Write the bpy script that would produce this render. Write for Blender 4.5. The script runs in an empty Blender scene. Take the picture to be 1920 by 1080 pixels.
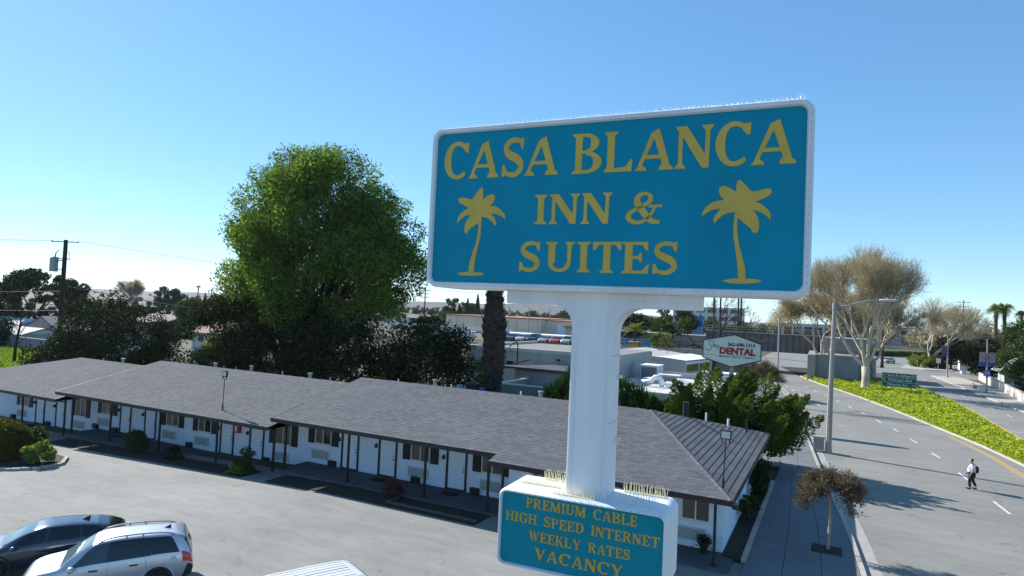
import bpy, bmesh, math, random
import numpy as np
from mathutils import Vector, Matrix

# ------------------------------------------------------------------ camera, sky, sun, exposure
SC = bpy.context.scene
COL = SC.collection
PITCH, ROLL, YAW, CAMZ = math.radians(1.96), 0.045, math.radians(26.6), 9.4
_f = Vector((-math.sin(YAW)*math.cos(PITCH), math.cos(YAW)*math.cos(PITCH), math.sin(PITCH)))
_r0 = Vector((math.cos(YAW), math.sin(YAW), 0)); _u0 = _r0.cross(_f)
_r = _r0*math.cos(ROLL) + _u0*math.sin(ROLL); _u = _u0*math.cos(ROLL) - _r0*math.sin(ROLL)
cam_d = bpy.data.cameras.new('camera'); cam = bpy.data.objects.new('camera', cam_d); COL.objects.link(cam)
cam_d.sensor_width = 36; cam_d.lens = 22.5; cam_d.clip_start = 0.1; cam_d.clip_end = 9000
cam.matrix_world = Matrix(((_r.x, _u.x, -_f.x, 0), (_r.y, _u.y, -_f.y, 0), (_r.z, _u.z, -_f.z, CAMZ), (0, 0, 0, 1)))
SC.camera = cam
SUN_EL, SUN_OFF = math.radians(32), math.radians(15)     # light travels along +X, turned SUN_OFF towards -Y
sun_dir = Vector((-math.cos(SUN_OFF)*math.cos(SUN_EL), math.sin(SUN_OFF)*math.cos(SUN_EL), math.sin(SUN_EL)))
world = bpy.data.worlds.new('World'); SC.world = world; world.use_nodes = True
wn = world.node_tree; bg = wn.nodes['Background']
sky = wn.nodes.new('ShaderNodeTexSky'); sky.sky_type = 'NISHITA'; sky.sun_disc = False
sky.sun_elevation = SUN_EL; sky.sun_rotation = math.atan2(sun_dir.x, sun_dir.y)
sky.air_density = 0.75; sky.dust_density = 0.05; sky.ozone_density = 4.0; sky.altitude = 60
hs = wn.nodes.new('ShaderNodeHueSaturation'); hs.inputs['Saturation'].default_value = 1.35; hs.inputs['Value'].default_value = 1.4
tn = wn.nodes.new('ShaderNodeVectorMath'); tn.operation = 'MULTIPLY'; tn.inputs[1].default_value = (0.90, 1.03, 1.06)   # camera white balance
gm = wn.nodes.new('ShaderNodeGamma'); gm.inputs[1].default_value = 0.6
wn.links.new(sky.outputs[0], gm.inputs[0]); wn.links.new(gm.outputs[0], hs.inputs['Color']); wn.links.new(hs.outputs[0], tn.inputs[0]); wn.links.new(tn.outputs[0], bg.inputs[0]); bg.inputs[1].default_value = 0.14
sun_l = bpy.data.lights.new('sun', 'SUN'); sun_l.energy = 4.6; sun_l.angle = math.radians(0.5); sun_l.color = (1.0, 0.96, 0.90)
sun_o = bpy.data.objects.new('sun', sun_l); COL.objects.link(sun_o)
sun_o.rotation_euler = sun_dir.to_track_quat('Z', 'Y').to_euler(); sun_o.location = (-60, 40, 60)
vs = SC.view_settings; vs.view_transform = 'Standard'; vs.look = 'None'; vs.exposure = 0.88; vs.gamma = 1; vs.use_curve_mapping = False
SC.cycles.max_bounces = 6; SC.cycles.transparent_max_bounces = 8

# ------------------------------------------------------------------ helpers
def srgb(r, g, b):
    return tuple(((c/255)/12.92 if c/255 <= 0.04045 else ((c/255+0.055)/1.055)**2.4) for c in (r, g, b))

def mat(name, col, rough=0.7, metal=0.0, var=0.0, scale=3.0, bump=0.0, bscale=40.0, col2=None, spec=0.4, island=0.0, coat=0.0, stain=0.0, stretch=None, alpha=1.0):
    m = bpy.data.materials.new(name); m.use_nodes = True
    nt = m.node_tree; N = nt.nodes; L = nt.links; b = N['Principled BSDF']
    b.inputs['Roughness'].default_value = rough; b.inputs['Metallic'].default_value = metal
    b.inputs['Specular IOR Level'].default_value = spec
    b.inputs['Coat Weight'].default_value = coat
    c = tuple(col)
    out = None
    geo = N.new('ShaderNodeNewGeometry'); vec = geo.outputs['Position']
    if stretch:
        mp = N.new('ShaderNodeMapping'); mp.inputs['Scale'].default_value = stretch
        L.new(vec, mp.inputs['Vector']); vec = mp.outputs['Vector']
    if var > 0 or col2 is not None:
        nz = N.new('ShaderNodeTexNoise'); nz.inputs['Scale'].default_value = scale; nz.inputs['Detail'].default_value = 6
        nz.inputs['Roughness'].default_value = 0.65
        L.new(vec, nz.inputs['Vector'])
        rp = N.new('ShaderNodeValToRGB'); rp.color_ramp.elements[0].position = 0.3; rp.color_ramp.elements[1].position = 0.7
        c2 = col2 if col2 is not None else tuple(min(1, x*(1+var)) for x in c)
        c1 = c if col2 is not None else tuple(x*(1-var) for x in c)
        rp.color_ramp.elements[0].color = (*c1, 1); rp.color_ramp.elements[1].color = (*c2, 1)
        L.new(nz.outputs[0], rp.inputs[0]); out = rp.outputs[0]
    if stain > 0:
        n2 = N.new('ShaderNodeTexNoise'); n2.inputs['Scale'].default_value = 0.35; n2.inputs['Detail'].default_value = 8; n2.inputs['Roughness'].default_value = 0.7
        L.new(vec, n2.inputs['Vector'])
        r2 = N.new('ShaderNodeMapRange'); r2.inputs[1].default_value = 0.38; r2.inputs[2].default_value = 0.66
        r2.inputs[3].default_value = 1-stain; r2.inputs[4].default_value = 1+stain*0.35
        L.new(n2.outputs[0], r2.inputs[0])
        mx = N.new('ShaderNodeVectorMath'); mx.operation = 'SCALE'
        if out is not None: L.new(out, mx.inputs[0])
        else: mx.inputs[0].default_value = c
        L.new(r2.outputs[0], mx.inputs['Scale']); out = mx.outputs[0]
    if island > 0:
        r3 = N.new('ShaderNodeMapRange'); r3.inputs[3].default_value = 1-island; r3.inputs[4].default_value = 1+island
        L.new(geo.outputs['Random Per Island'], r3.inputs[0])
        mx = N.new('ShaderNodeVectorMath'); mx.operation = 'SCALE'
        if out is not None: L.new(out, mx.inputs[0])
        else: mx.inputs[0].default_value = c
        L.new(r3.outputs[0], mx.inputs['Scale']); out = mx.outputs[0]
    if out is None: b.inputs['Base Color'].default_value = (*c, 1)
    else: L.new(out, b.inputs['Base Color'])
    if bump > 0:
        n3 = N.new('ShaderNodeTexNoise'); n3.inputs['Scale'].default_value = bscale; n3.inputs['Detail'].default_value = 4
        L.new(vec, n3.inputs['Vector'])
        bp = N.new('ShaderNodeBump'); bp.inputs['Strength'].default_value = bump; bp.inputs['Distance'].default_value = 0.02
        L.new(n3.outputs[0], bp.inputs['Height']); L.new(bp.outputs[0], b.inputs['Normal'])
    return m

def paving_mat(name, col, crack=0.5, patch=0.18, cscale=0.22):
    m = mat(name, col, 0.92, var=0.07, scale=9, bump=0.3, bscale=60); nt = m.node_tree; N = nt.nodes; L = nt.links; b = N['Principled BSDF']
    src = b.inputs['Base Color'].links[0].from_socket; geo = N.new('ShaderNodeNewGeometry'); vec = geo.outputs['Position']
    def noise(sc, det=6, rough=0.65, mp=None):
        n = N.new('ShaderNodeTexNoise'); n.inputs['Scale'].default_value = sc; n.inputs['Detail'].default_value = det; n.inputs['Roughness'].default_value = rough
        if mp:
            q = N.new('ShaderNodeMapping'); q.inputs['Scale'].default_value = mp; q.inputs['Rotation'].default_value = (0,0,0.45); L.new(vec, q.inputs[0]); L.new(q.outputs[0], n.inputs['Vector'])
        else: L.new(vec, n.inputs['Vector'])
        return n
    def rng_(sock, a, b_, c, d):
        r = N.new('ShaderNodeMapRange'); r.inputs[1].default_value = a; r.inputs[2].default_value = b_; r.inputs[3].default_value = c; r.inputs[4].default_value = d; L.new(sock, r.inputs[0]); return r.outputs[0]
    def mul(a, b_):
        x = N.new('ShaderNodeMath'); x.operation = 'MULTIPLY'; L.new(a, x.inputs[0]); L.new(b_, x.inputs[1]); return x.outputs[0]
    f = rng_(noise(0.16).outputs[0], 0.35, 0.65, 1-patch, 1+patch*0.5)                       # broad worn areas
    f = mul(f, rng_(noise(0.9, 8, 0.7, (0.35,1.6,1)).outputs[0], 0.38, 0.62, 1-patch*0.8, 1+patch*0.35))   # dragged wear along the drive lanes
    f = mul(f, rng_(noise(1.7, 3, 0.5).outputs[0], 0.66, 0.76, 1.0, 0.66))                   # oil spots
    ds_ = noise(0.8, 4, 0.6); vm = N.new('ShaderNodeVectorMath'); vm.operation = 'MULTIPLY_ADD'; vm.inputs[1].default_value = (2.2,2.2,2.2)
    L.new(ds_.outputs[1], vm.inputs[0]); L.new(vec, vm.inputs[2])
    vo = N.new('ShaderNodeTexVoronoi'); vo.feature = 'DISTANCE_TO_EDGE'; vo.inputs['Scale'].default_value = cscale; L.new(vm.outputs[0], vo.inputs['Vector'])
    cr = rng_(vo.outputs['Distance'], 0.0, 0.008, 1-crack, 1.0)
    gate = rng_(noise(0.12, 2).outputs[0], 0.45, 0.55, 0.0, 1.0)                             # cracks only in places
    mx_ = N.new('ShaderNodeMix'); mx_.data_type = 'FLOAT'; L.new(gate, mx_.inputs[0]); mx_.inputs[2].default_value = 1.0; L.new(cr, mx_.inputs[3])
    f = mul(f, mx_.outputs[0])
    sc = N.new('ShaderNodeVectorMath'); sc.operation = 'SCALE'; L.new(src, sc.inputs[0]); L.new(f, sc.inputs['Scale']); L.new(sc.outputs[0], b.inputs['Base Color'])
    return m

def leafmat(name, c1, c2, trans=0.35, c3=None):
    m = bpy.data.materials.new(name); m.use_nodes = True
    nt = m.node_tree; N = nt.nodes; L = nt.links
    N.remove(N['Principled BSDF']); outn = N['Material Output']
    geo = N.new('ShaderNodeNewGeometry'); rp = N.new('ShaderNodeValToRGB')
    rp.color_ramp.elements[0].color = (*c1, 1); rp.color_ramp.elements[1].color = (*c2, 1)
    if c3 is not None:
        e = rp.color_ramp.elements.new(0.9); e.color = (*c2, 1); rp.color_ramp.elements[2].color = (*c3, 1)
    L.new(geo.outputs['Random Per Island'], rp.inputs[0])
    d = N.new('ShaderNodeBsdfDiffuse'); t = N.new('ShaderNodeBsdfTranslucent'); g = N.new('ShaderNodeBsdfGlossy'); g.inputs['Roughness'].default_value = 0.45
    tb = N.new('ShaderNodeVectorMath'); tb.operation = 'MULTIPLY'; tb.inputs[1].default_value = (1.25, 1.35, 0.6)
    L.new(rp.outputs[0], d.inputs[0]); L.new(rp.outputs[0], tb.inputs[0]); L.new(tb.outputs[0], t.inputs[0])
    g.inputs[0].default_value = (0.5, 0.5, 0.5, 1)
    m1 = N.new('ShaderNodeMixShader'); m1.inputs[0].default_value = trans
    L.new(d.outputs[0], m1.inputs[1]); L.new(t.outputs[0], m1.inputs[2])
    m2 = N.new('ShaderNodeMixShader'); m2.inputs[0].default_value = 0.02
    L.new(m1.outputs[0], m2.inputs[1]); L.new(g.outputs[0], m2.inputs[2])
    L.new(m2.outputs[0], outn.inputs[0])
    return m

class MB:
    """collects polygons, becomes ONE mesh object"""
    def __init__(s): s.v = []; s.f = []
    def add(s, vs, fs):
        o = len(s.v); s.v += [tuple(p) for p in vs]; s.f += [tuple(i+o for i in f) for f in fs]; return s
    def box(s, x0, x1, y0, y1, z0, z1):
        return s.add([(x0,y0,z0),(x1,y0,z0),(x1,y1,z0),(x0,y1,z0),(x0,y0,z1),(x1,y0,z1),(x1,y1,z1),(x0,y1,z1)],
                     [(0,3,2,1),(4,5,6,7),(0,1,5,4),(1,2,6,5),(2,3,7,6),(3,0,4,7)])
    def quad(s, a, b, c, d): return s.add([a,b,c,d], [(0,1,2,3)])
    def prism(s, pts, vec):
        n = len(pts); vec = Vector(vec); top = [tuple(Vector(p)+vec) for p in pts]
        return s.add(list(pts)+top, [tuple(range(n))[::-1], tuple(range(n,2*n))]+[(i,(i+1)%n,n+(i+1)%n,n+i) for i in range(n)])
    def tube(s, path, rad, n=8, cap=True):
        P = [Vector(p) for p in path]; k = len(P)
        if not hasattr(rad, '__len__'): rad = [rad]*k
        ref = None; vs = []
        for i in range(k):
            d = (P[min(i+1,k-1)]-P[max(i-1,0)])
            d = d.normalized() if d.length > 1e-9 else Vector((0,0,1))
            if ref is None: ref = Vector((1,0,0)) if abs(d.x) < 0.9 else Vector((0,1,0))
            a = (ref - d*ref.dot(d)).normalized(); b = d.cross(a); ref = a
            for j in range(n):
                t = 2*math.pi*j/n; vs.append(P[i]+(a*math.cos(t)+b*math.sin(t))*rad[i])
        fs = [(i*n+j, i*n+(j+1)%n, (i+1)*n+(j+1)%n, (i+1)*n+j) for i in range(k-1) for j in range(n)]
        if cap: fs += [tuple(range(n))[::-1], tuple(range((k-1)*n, k*n))]
        return s.add(vs, fs)
    def cyl(s, p0, p1, r0, r1=None, n=12): return s.tube([p0, p1], [r0, r0 if r1 is None else r1], n)
    def grid(s, fn, nu, nv):
        vs = [fn(i/nu, j/nv) for i in range(nu+1) for j in range(nv+1)]
        return s.add(vs, [(i*(nv+1)+j,(i+1)*(nv+1)+j,(i+1)*(nv+1)+j+1,i*(nv+1)+j+1) for i in range(nu) for j in range(nv)])
    def mesh(s, name, m=None, smooth=False):
        me = bpy.data.meshes.new(name); me.from_pydata(s.v, [], s.f)
        if m is not None: me.materials.append(m)
        if smooth: me.polygons.foreach_set('use_smooth', [True]*len(me.polygons))
        me.update(); return me

def link(o): COL.objects.link(o); return o
def tag(o, label=None, cat=None, group=None, kind=None):
    if label: o['label'] = label
    if cat: o['category'] = cat
    if group: o['group'] = group
    if kind: o['kind'] = kind
    return o
def thing(name, label, cat, loc=(0,0,0), rz=0.0, group=None):
    o = link(bpy.data.objects.new(name, None)); o.location = loc; o.rotation_euler = (0,0,rz); o.empty_display_size = 0.3
    return tag(o, label, cat, group)
def part(name, mb, m, parent, world=False, smooth=False, bevel=0, kind=None, loc=None, label=None):
    me = mb if isinstance(mb, bpy.types.Mesh) else mb.mesh(name, m, smooth)
    o = link(bpy.data.objects.new(name, me)); o.parent = parent
    if world: o.location = -parent.location
    if loc is not None: o.location = loc
    if bevel:
        md = o.modifiers.new('bevel', 'BEVEL'); md.width = bevel; md.segments = 2; md.limit_method = 'ANGLE'
    if kind: o['kind'] = kind
    if label: o['label'] = label
    return o
def struct(name, mb, m, smooth=False):
    me = mb if isinstance(mb, bpy.types.Mesh) else mb.mesh(name, m, smooth)
    o = link(bpy.data.objects.new(name, me)); o['kind'] = 'structure'; return o
def solo(name, mb, m, label, cat, group=None, smooth=False, loc=(0,0,0), bevel=0, kind=None):
    me = mb if isinstance(mb, bpy.types.Mesh) else mb.mesh(name, m, smooth)
    o = link(bpy.data.objects.new(name, me)); o.location = loc; tag(o, label, cat, group, kind)
    if bevel:
        md = o.modifiers.new('bevel', 'BEVEL'); md.width = bevel; md.segments = 2; md.limit_method = 'ANGLE'
    return o
def copy_tree(o, parent=None):
    c = o.copy(); COL.objects.link(c); c.parent = parent
    for ch in list(o.children): copy_tree(ch, c)
    return c

def np_mesh(name, V, F, m):
    """V (n,3) floats, F (k,4) or (k,3) ints"""
    me = bpy.data.meshes.new(name); k = F.shape[1]
    me.vertices.add(len(V)); me.vertices.foreach_set('co', np.ascontiguousarray(V, np.float32).ravel())
    me.loops.add(F.size); me.loops.foreach_set('vertex_index', np.ascontiguousarray(F, np.int32).ravel())
    me.polygons.add(len(F)); me.polygons.foreach_set('loop_start', np.arange(0, F.size, k, dtype=np.int32))
    me.update(calc_edges=True); me.validate()
    me.materials.append(m); return me
def leaves(name, C, size, rng, m, aspect=0.55, flat=0.0, up=None, hor=0.0):
    """one small diamond leaf for every centre"""
    n = len(C); A = rng.normal(size=(n,3)); A[:,2] *= 1-hor; A /= np.linalg.norm(A, axis=1)[:,None]
    if up is not None: A = A*(1-up[1]) + np.array(up[0])*up[1]; A /= np.linalg.norm(A, axis=1)[:,None]
    B = rng.normal(size=(n,3))
    if flat: B[:,2] *= (1-flat)
    B -= A*(A*B).sum(1)[:,None]; B /= np.linalg.norm(B, axis=1)[:,None]+1e-9
    s = np.asarray(size)*rng.uniform(0.6, 1.4, n) if np.ndim(size) == 0 else size
    a = A*s[:,None]*0.5; b = B*(s*aspect)[:,None]*0.5
    V = np.stack([C-a, C+b, C+a, C-b], 1).reshape(-1,3)
    return np_mesh(name, V, np.arange(4*n).reshape(n,4), m)
def clump_points(rng, clumps, n, shell=0.55):
    cl = np.array(clumps); w = cl[:,3]**2; idx = rng.choice(len(cl), n, p=w/w.sum())
    d = rng.normal(size=(n,3)); d /= np.linalg.norm(d, axis=1)[:,None]
    r = cl[idx,3]*(shell+(1-shell)*rng.random(n)**0.7)
    P = cl[idx,:3] + d*r[:,None]*np.array([1,1,0.75]) + rng.normal(size=(n,3))*0.12*cl[idx,3][:,None]
    return P
def ellipsoid_clumps(rng, c, r, n, r0, r1, inner=0.5, low=-1.0):
    out = []
    while len(out) < n:
        d = rng.normal(size=3); d /= np.linalg.norm(d)
        if d[2] < low: continue
        q = inner+(1-inner)*rng.random()**0.6
        out.append((c[0]+d[0]*r[0]*q, c[1]+d[1]*r[1]*q, c[2]+d[2]*r[2]*q, rng.uniform(r0, r1)))
    return out
def limbs(mb, base, fork, targets, r, rng, n=6):
    b = Vector(base); k = Vector(fork)
    mb.tube([b-Vector((0,0,0.3)), b+(k-b)*0.03+Vector((0,0,0.1)), b+(k-b)*0.5, k], [r*1.5, r*1.1, r*0.9, r*0.8], 10)
    for t in targets:
        t = Vector(t[:3]); m1 = k.lerp(t, 0.35)+Vector((rng.normal()*0.3, rng.normal()*0.3, (t-k).length*0.12)); m2 = k.lerp(t, 0.7)+Vector((rng.normal()*0.3, rng.normal()*0.3, (t-k).length*0.08))
        rr = r*rng.uniform(0.3, 0.5)
        mb.tube([k-Vector((0,0,0.2)), m1, m2, t], [rr, rr*0.7, rr*0.4, rr*0.15], n)
def make_tree(name, label, cat, base, fork, clumps, nleaf, size, lm, bm_, seed, tr=0.3, nl=14, group=None, shell=0.55, aspect=0.55, flat=0.0):
    rng = np.random.default_rng(seed)
    t = thing(name, label, cat, base, 0, group)
    mb = MB(); pick = [clumps[i] for i in rng.permutation(len(clumps))[:nl]]
    limbs(mb, base, fork, pick, tr, rng)
    part('trunk', mb, bm_, t, world=True, smooth=True)
    P = clump_points(rng, clumps, nleaf, shell)
    part('crown', leaves('crown', P, size, rng, lm, aspect, flat), lm, t, world=True)
    return t
def gz(x):     # the plot falls away to the left
    return -1.15*min(1.0, max(0.0, (-22-x)/38.0))
# ------------------------------------------------------------------ materials
M = dict(
 lot=paving_mat('lot_asphalt', (0.245,0.242,0.222), 0.20, 0.17, 0.16),
 road=paving_mat('road_asphalt', (0.232,0.228,0.203), 0.28, 0.14, 0.12),
 walk=mat('sidewalk_concrete', (0.165,0.175,0.185), 0.9, var=0.10, scale=6, bump=0.3, bscale=50, stain=0.14, island=0.05),
 gutter=mat('gutter_concrete', (0.36,0.34,0.31), 0.9, var=0.08, scale=4, bump=0.2, stain=0.12),
 kerb=mat('kerb_concrete', (0.42,0.39,0.34), 0.9, var=0.10, scale=4, bump=0.2, stain=0.15),
 ground=mat('ground_soil', (0.10,0.09,0.06), 0.95, col2=(0.05,0.07,0.03), scale=0.03, bump=0.3, bscale=8),
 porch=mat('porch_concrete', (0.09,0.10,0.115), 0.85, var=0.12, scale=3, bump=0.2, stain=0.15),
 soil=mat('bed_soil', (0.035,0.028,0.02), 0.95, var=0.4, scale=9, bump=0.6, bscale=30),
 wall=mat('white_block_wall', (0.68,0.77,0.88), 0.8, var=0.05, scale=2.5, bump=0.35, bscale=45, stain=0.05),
 trim=mat('dark_trim', (0.020,0.018,0.018), 0.6, var=0.2, scale=6),
 roof=mat('roof_underlay', (0.07,0.07,0.073), 0.95, var=0.2, scale=5),
 shingle=mat('asphalt_shingle', (0.134,0.137,0.143), 0.95, var=0.06, scale=0.5, island=0.14, stain=0.07, bump=0.4, bscale=120, spec=0.15),
 door=mat('white_door', (0.68,0.75,0.84), 0.5, var=0.03, scale=3),
 frame=mat('white_frame', (0.7,0.7,0.7), 0.5),
 glass=mat('dark_glass', (0.035,0.035,0.03), 0.12, spec=0.6, var=0.3, scale=1.5),
 curtain=mat('curtained_glass', (0.10,0.085,0.06), 0.3, var=0.25, scale=4, stretch=(6,6,0.3), spec=0.5),
 shutter=mat('dark_shutter', (0.016,0.015,0.017), 0.6),
 ac=mat('ac_enamel', (0.55,0.57,0.57), 0.5, var=0.06, scale=6),
 acdark=mat('ac_slot', (0.16,0.17,0.18), 0.7),
 metal=mat('grey_metal', (0.34,0.34,0.35), 0.5, metal=0.4, var=0.1),
 black=mat('black_metal', (0.012,0.012,0.013), 0.5),
 white=mat('white_paint', (0.80,0.81,0.82), 0.5, var=0.03, scale=2, stain=0.04),
 signwhite=mat('sign_white_enamel', (0.78,0.79,0.81), 0.45, var=0.035, scale=4, stain=0.12, bump=0.05, bscale=7, stretch=(3,3,0.35)),
 teal=mat('sign_teal', (0.001,0.262,0.395), 0.5, var=0.07, scale=1.2, bump=0.05, bscale=60, spec=0.15, stain=0.09, stretch=(1,1,0.5)),
 teal2=mat('lower_sign_teal', (0.001,0.235,0.30), 0.5, var=0.07, scale=1.5, bump=0.05, bscale=60, spec=0.15, stain=0.09),
 gold=mat('sign_gold', (0.64,0.43,0.075), 0.5, var=0.09, scale=5, stain=0.08),
 gold2=mat('sign_orange_gold', (0.58,0.34,0.03), 0.55, var=0.15, scale=25),
 spike=mat('yellowed_spike', (0.78,0.72,0.46), 0.5),
 spikew=mat('clear_spike', (0.75,0.76,0.75), 0.3),
 bark=mat('dark_bark', (0.025,0.02,0.016), 0.95, var=0.3, scale=6, bump=0.6, bscale=15),
 sycbark=mat('pale_sycamore_bark', (0.58,0.50,0.40), 0.9, col2=(0.34,0.28,0.21), scale=1.5, bump=0.3, bscale=6),
 palebark=mat('pale_smooth_bark', (0.40,0.30,0.22), 0.85, var=0.2, scale=5),
 palmbark=mat('palm_boots', (0.055,0.036,0.028), 0.95, var=0.45, scale=4, island=0.45),
 wood=mat('creosoted_pole', (0.035,0.026,0.02), 0.9, var=0.25, scale=6),
 conc=mat('pole_concrete', (0.30,0.28,0.26), 0.85, var=0.08, scale=6),
 wire=mat('cable', (0.02,0.02,0.022), 0.6),
 line_w=mat('road_paint_white', (0.62,0.61,0.58), 0.8, var=0.15, scale=6),
 line_y=mat('road_paint_yellow', (0.62,0.36,0.04), 0.8, var=0.12, scale=6),
 red=mat('red_enamel', (0.55,0.02,0.015), 0.4),
 tyre=mat('tyre_rubber', (0.012,0.012,0.012), 0.85),
 rim=mat('alloy_rim', (0.5,0.5,0.52), 0.3, metal=0.9),
 plastic=mat('black_trim_plastic', (0.018,0.018,0.02), 0.6),
 terrace=mat('terrace_paving', (0.22,0.21,0.19), 0.9, var=0.12, scale=0.4),
 stucco=mat('grey_stucco', (0.40,0.41,0.40), 0.9, var=0.06, scale=0.9, bump=0.2, bscale=25, stain=0.10),
 green_sign=mat('sign_green', (0.0,0.10,0.075), 0.4),
 hill=mat('far_hill', (0.05,0.06,0.05), 0.95, col2=(0.13,0.12,0.11), scale=0.03),
)
LM = dict(
 bright=leafmat('leaf_bright', (0.03,0.06,0.010), (0.19,0.29,0.055), 0.42),
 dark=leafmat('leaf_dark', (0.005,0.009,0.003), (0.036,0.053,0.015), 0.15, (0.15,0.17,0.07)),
 mid=leafmat('leaf_mid', (0.03,0.05,0.014), (0.075,0.11,0.03), 0.3),
 ground=leafmat('leaf_groundcover', (0.17,0.22,0.015), (0.50,0.56,0.055), 0.4, (0.60,0.62,0.14)),
 grass=leafmat('leaf_grass', (0.13,0.20,0.02), (0.24,0.32,0.05), 0.35),
 juniper=leafmat('leaf_juniper', (0.02,0.04,0.008), (0.20,0.26,0.04), 0.25),
 yucca=leafmat('leaf_yucca', (0.03,0.06,0.012), (0.10,0.16,0.03), 0.2),
 twig=leafmat('leaf_dry_tan', (0.26,0.19,0.115), (0.48,0.37,0.25), 0.35),
 twigb=leafmat('leaf_dry_brown', (0.08,0.06,0.045), (0.20,0.15,0.115), 0.2),
 greytwig=leafmat('leaf_grey_twig', (0.22,0.175,0.135), (0.42,0.35,0.28), 0.3),
 hedge=leafmat('leaf_hedge', (0.045,0.045,0.012), (0.17,0.135,0.03), 0.25),
 lime=leafmat('leaf_lime', (0.11,0.16,0.03), (0.22,0.26,0.06), 0.35),
 hazy=leafmat('leaf_far', (0.035,0.05,0.03), (0.07,0.09,0.05), 0.2),
 redleaf=leafmat('leaf_red', (0.06,0.02,0.02), (0.14,0.05,0.05), 0.2),
 dead=leafmat('leaf_dead_frond', (0.10,0.075,0.045), (0.22,0.17,0.11), 0.2),
)

# ------------------------------------------------------------------ the setting: ground, lot, street
XB = [-4000, -1200, -400, -60, -22, 1.5, 400, 1200, 4000]; YB = [-300, 0, 25, 60, 130, 300, 900, 2000, 5000]
g = MB()
for i in range(len(XB)-1):
    for j in range(len(YB)-1):
        g.quad(*[(x, y, gz(x)-0.06) for x, y in ((XB[i],YB[j]),(XB[i+1],YB[j]),(XB[i+1],YB[j+1]),(XB[i],YB[j+1]))])
struct('ground', g, M['ground'])
def strip(xs, y0, y1, dz):
    m = MB()
    for a, b in zip(xs[:-1], xs[1:]): m.quad((a,y0,gz(a)+dz),(b,y0,gz(b)+dz),(b,y1,gz(b)+dz),(a,y1,gz(a)+dz))
    return m
struct('parking_lot', strip([-75,-60,-50,-40,-30,-22,-2.75], -20, 27.0, 0.0), M['lot'])

def poly_interp(pts, y):
    for (x0,y0),(x1,y1) in zip(pts[:-1], pts[1:]):
        if y <= y1: return x0+(x1-x0)*(y-y0)/(y1-y0)
    return pts[-1][0]
CURB = [(2.2,-40),(1.9,10),(1.42,27.7),(1.05,33),(0.55,38),(-0.1,43.5),(-1.35,57),(-2.4,68),(-4.2,84),(-6.4,100),(-9.3,120),(-14,150),(-24,200),(-40,260)]
MEDL = [(16.5,-40),(15.8,20),(13.9,45),(12.4,57),(11.1,64.6),(9.25,72.6),(6.75,83.5),(3.5,95.8),(0.7,105),(-1.4,111),(-4.3,122),(-8,140),(-18,190),(-32,260)]
MEDR = [(17.2,-40),(16.6,20),(15.6,45),(15.0,60),(14.7,75),(14.6,90),(14.2,100),(13.2,113),(12.3,122),(11.4,140),(10.8,160),(10.4,180)]
RGT  = [(28,-40),(25,40),(22.4,70),(20.6,94),(19.6,115),(18.7,139),(17.2,165),(17.2,190)]
def band(a, b, ys, z, off0=0.0, off1=0.0):
    m = MB()
    for y0, y1 in zip(ys[:-1], ys[1:]):
        m.quad((poly_interp(a,y0)+off0,y0,z),(poly_interp(b,y0)+off1,y0,z),(poly_interp(b,y1)+off1,y1,z),(poly_interp(a,y1)+off0,y1,z))
    return m
def kerbline(a, ys, w0, w1, z0, z1):
    m = MB()
    for y0, y1 in zip(ys[:-1], ys[1:]):
        xa, xb = poly_interp(a,y0), poly_interp(a,y1)
        P = [(xa+w0,y0,z0),(xa+w1,y0,z0),(xb+w1,y1,z0),(xb+w0,y1,z0),(xa+w0,y0,z1),(xa+w1,y0,z1),(xb+w1,y1,z1),(xb+w0,y1,z1)]
        m.add(P, [(0,3,2,1),(4,5,6,7),(0,1,5,4),(1,2,6,5),(2,3,7,6),(3,0,4,7)])
    return m
YS = list(range(-40, 261, 4))
struct('road', band(CURB, MEDL, YS, 0.0, 0.0, 0.0), M['road'])
struct('cross_road', MB().quad((-16,148,-0.02),(70,152,-0.02),(70,232,-0.02),(-16,232,-0.02)).quad((11.5,140,-0.012),(18.6,140,-0.012),(17.3,172,-0.012),(11,172,-0.012)), M['road'])
struct('far_carriageway', band(MEDR, RGT, [y for y in YS if y <= 180], 0.0, 0.0, 0.0), M['road'])
struct('gutter', band(CURB, CURB, [y for y in YS if y <= 100], 0.006, 0.0, 0.62), M['gutter'])
sw = struct('sidewalk', band([(-2.75,-40),(-2.75,260)], CURB, [y for y in YS if y <= 150], -0.005, 0, -0.02), M['soil'])
slab_cache = {}
rs = random.Random(5)
for y in np.arange(-6, 60, 1.5):
    xr = poly_interp(CURB, y+0.75)-0.20; xl = -2.74 if y < 45 else -4.0
    n = 3; w = (xr-xl)/n
    for i in range(n):
        x0 = xl+i*w; x1 = x0+w
        if abs(0.05-(x0+x1)/2) < 0.01: pass
        b = MB(); e = 0.010; h = 0.12+rs.uniform(-0.004,0.004)
        sk = lambda yy: poly_interp(CURB, yy)-poly_interp(CURB, y+0.75)
        k0 = sk(y)*(i/n); k1 = sk(y+1.5)*(i/n); q0 = sk(y)*((i+1)/n); q1 = sk(y+1.5)*((i+1)/n)
        P = [(x0+k0+e,y+e),(x1+q0-e,y+e),(x1+q1-e,y+1.5-e),(x0+k1+e,y+1.5-e)]
        b.prism([(px,py,0.0) for px,py in P], (0,0,h))
        part('paving_slab', b, M['walk'], sw)
part('far_paving', band([(-6.5,60),(-14,100),(-20,150)], CURB, list(range(60,101,4)), 0.12, 0, -0.18), M['walk'], sw)
part('kerb', kerbline(CURB, [y for y in YS if y <= 140], -0.19, 0.0, -0.05, 0.14), M['kerb'], sw)
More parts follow.
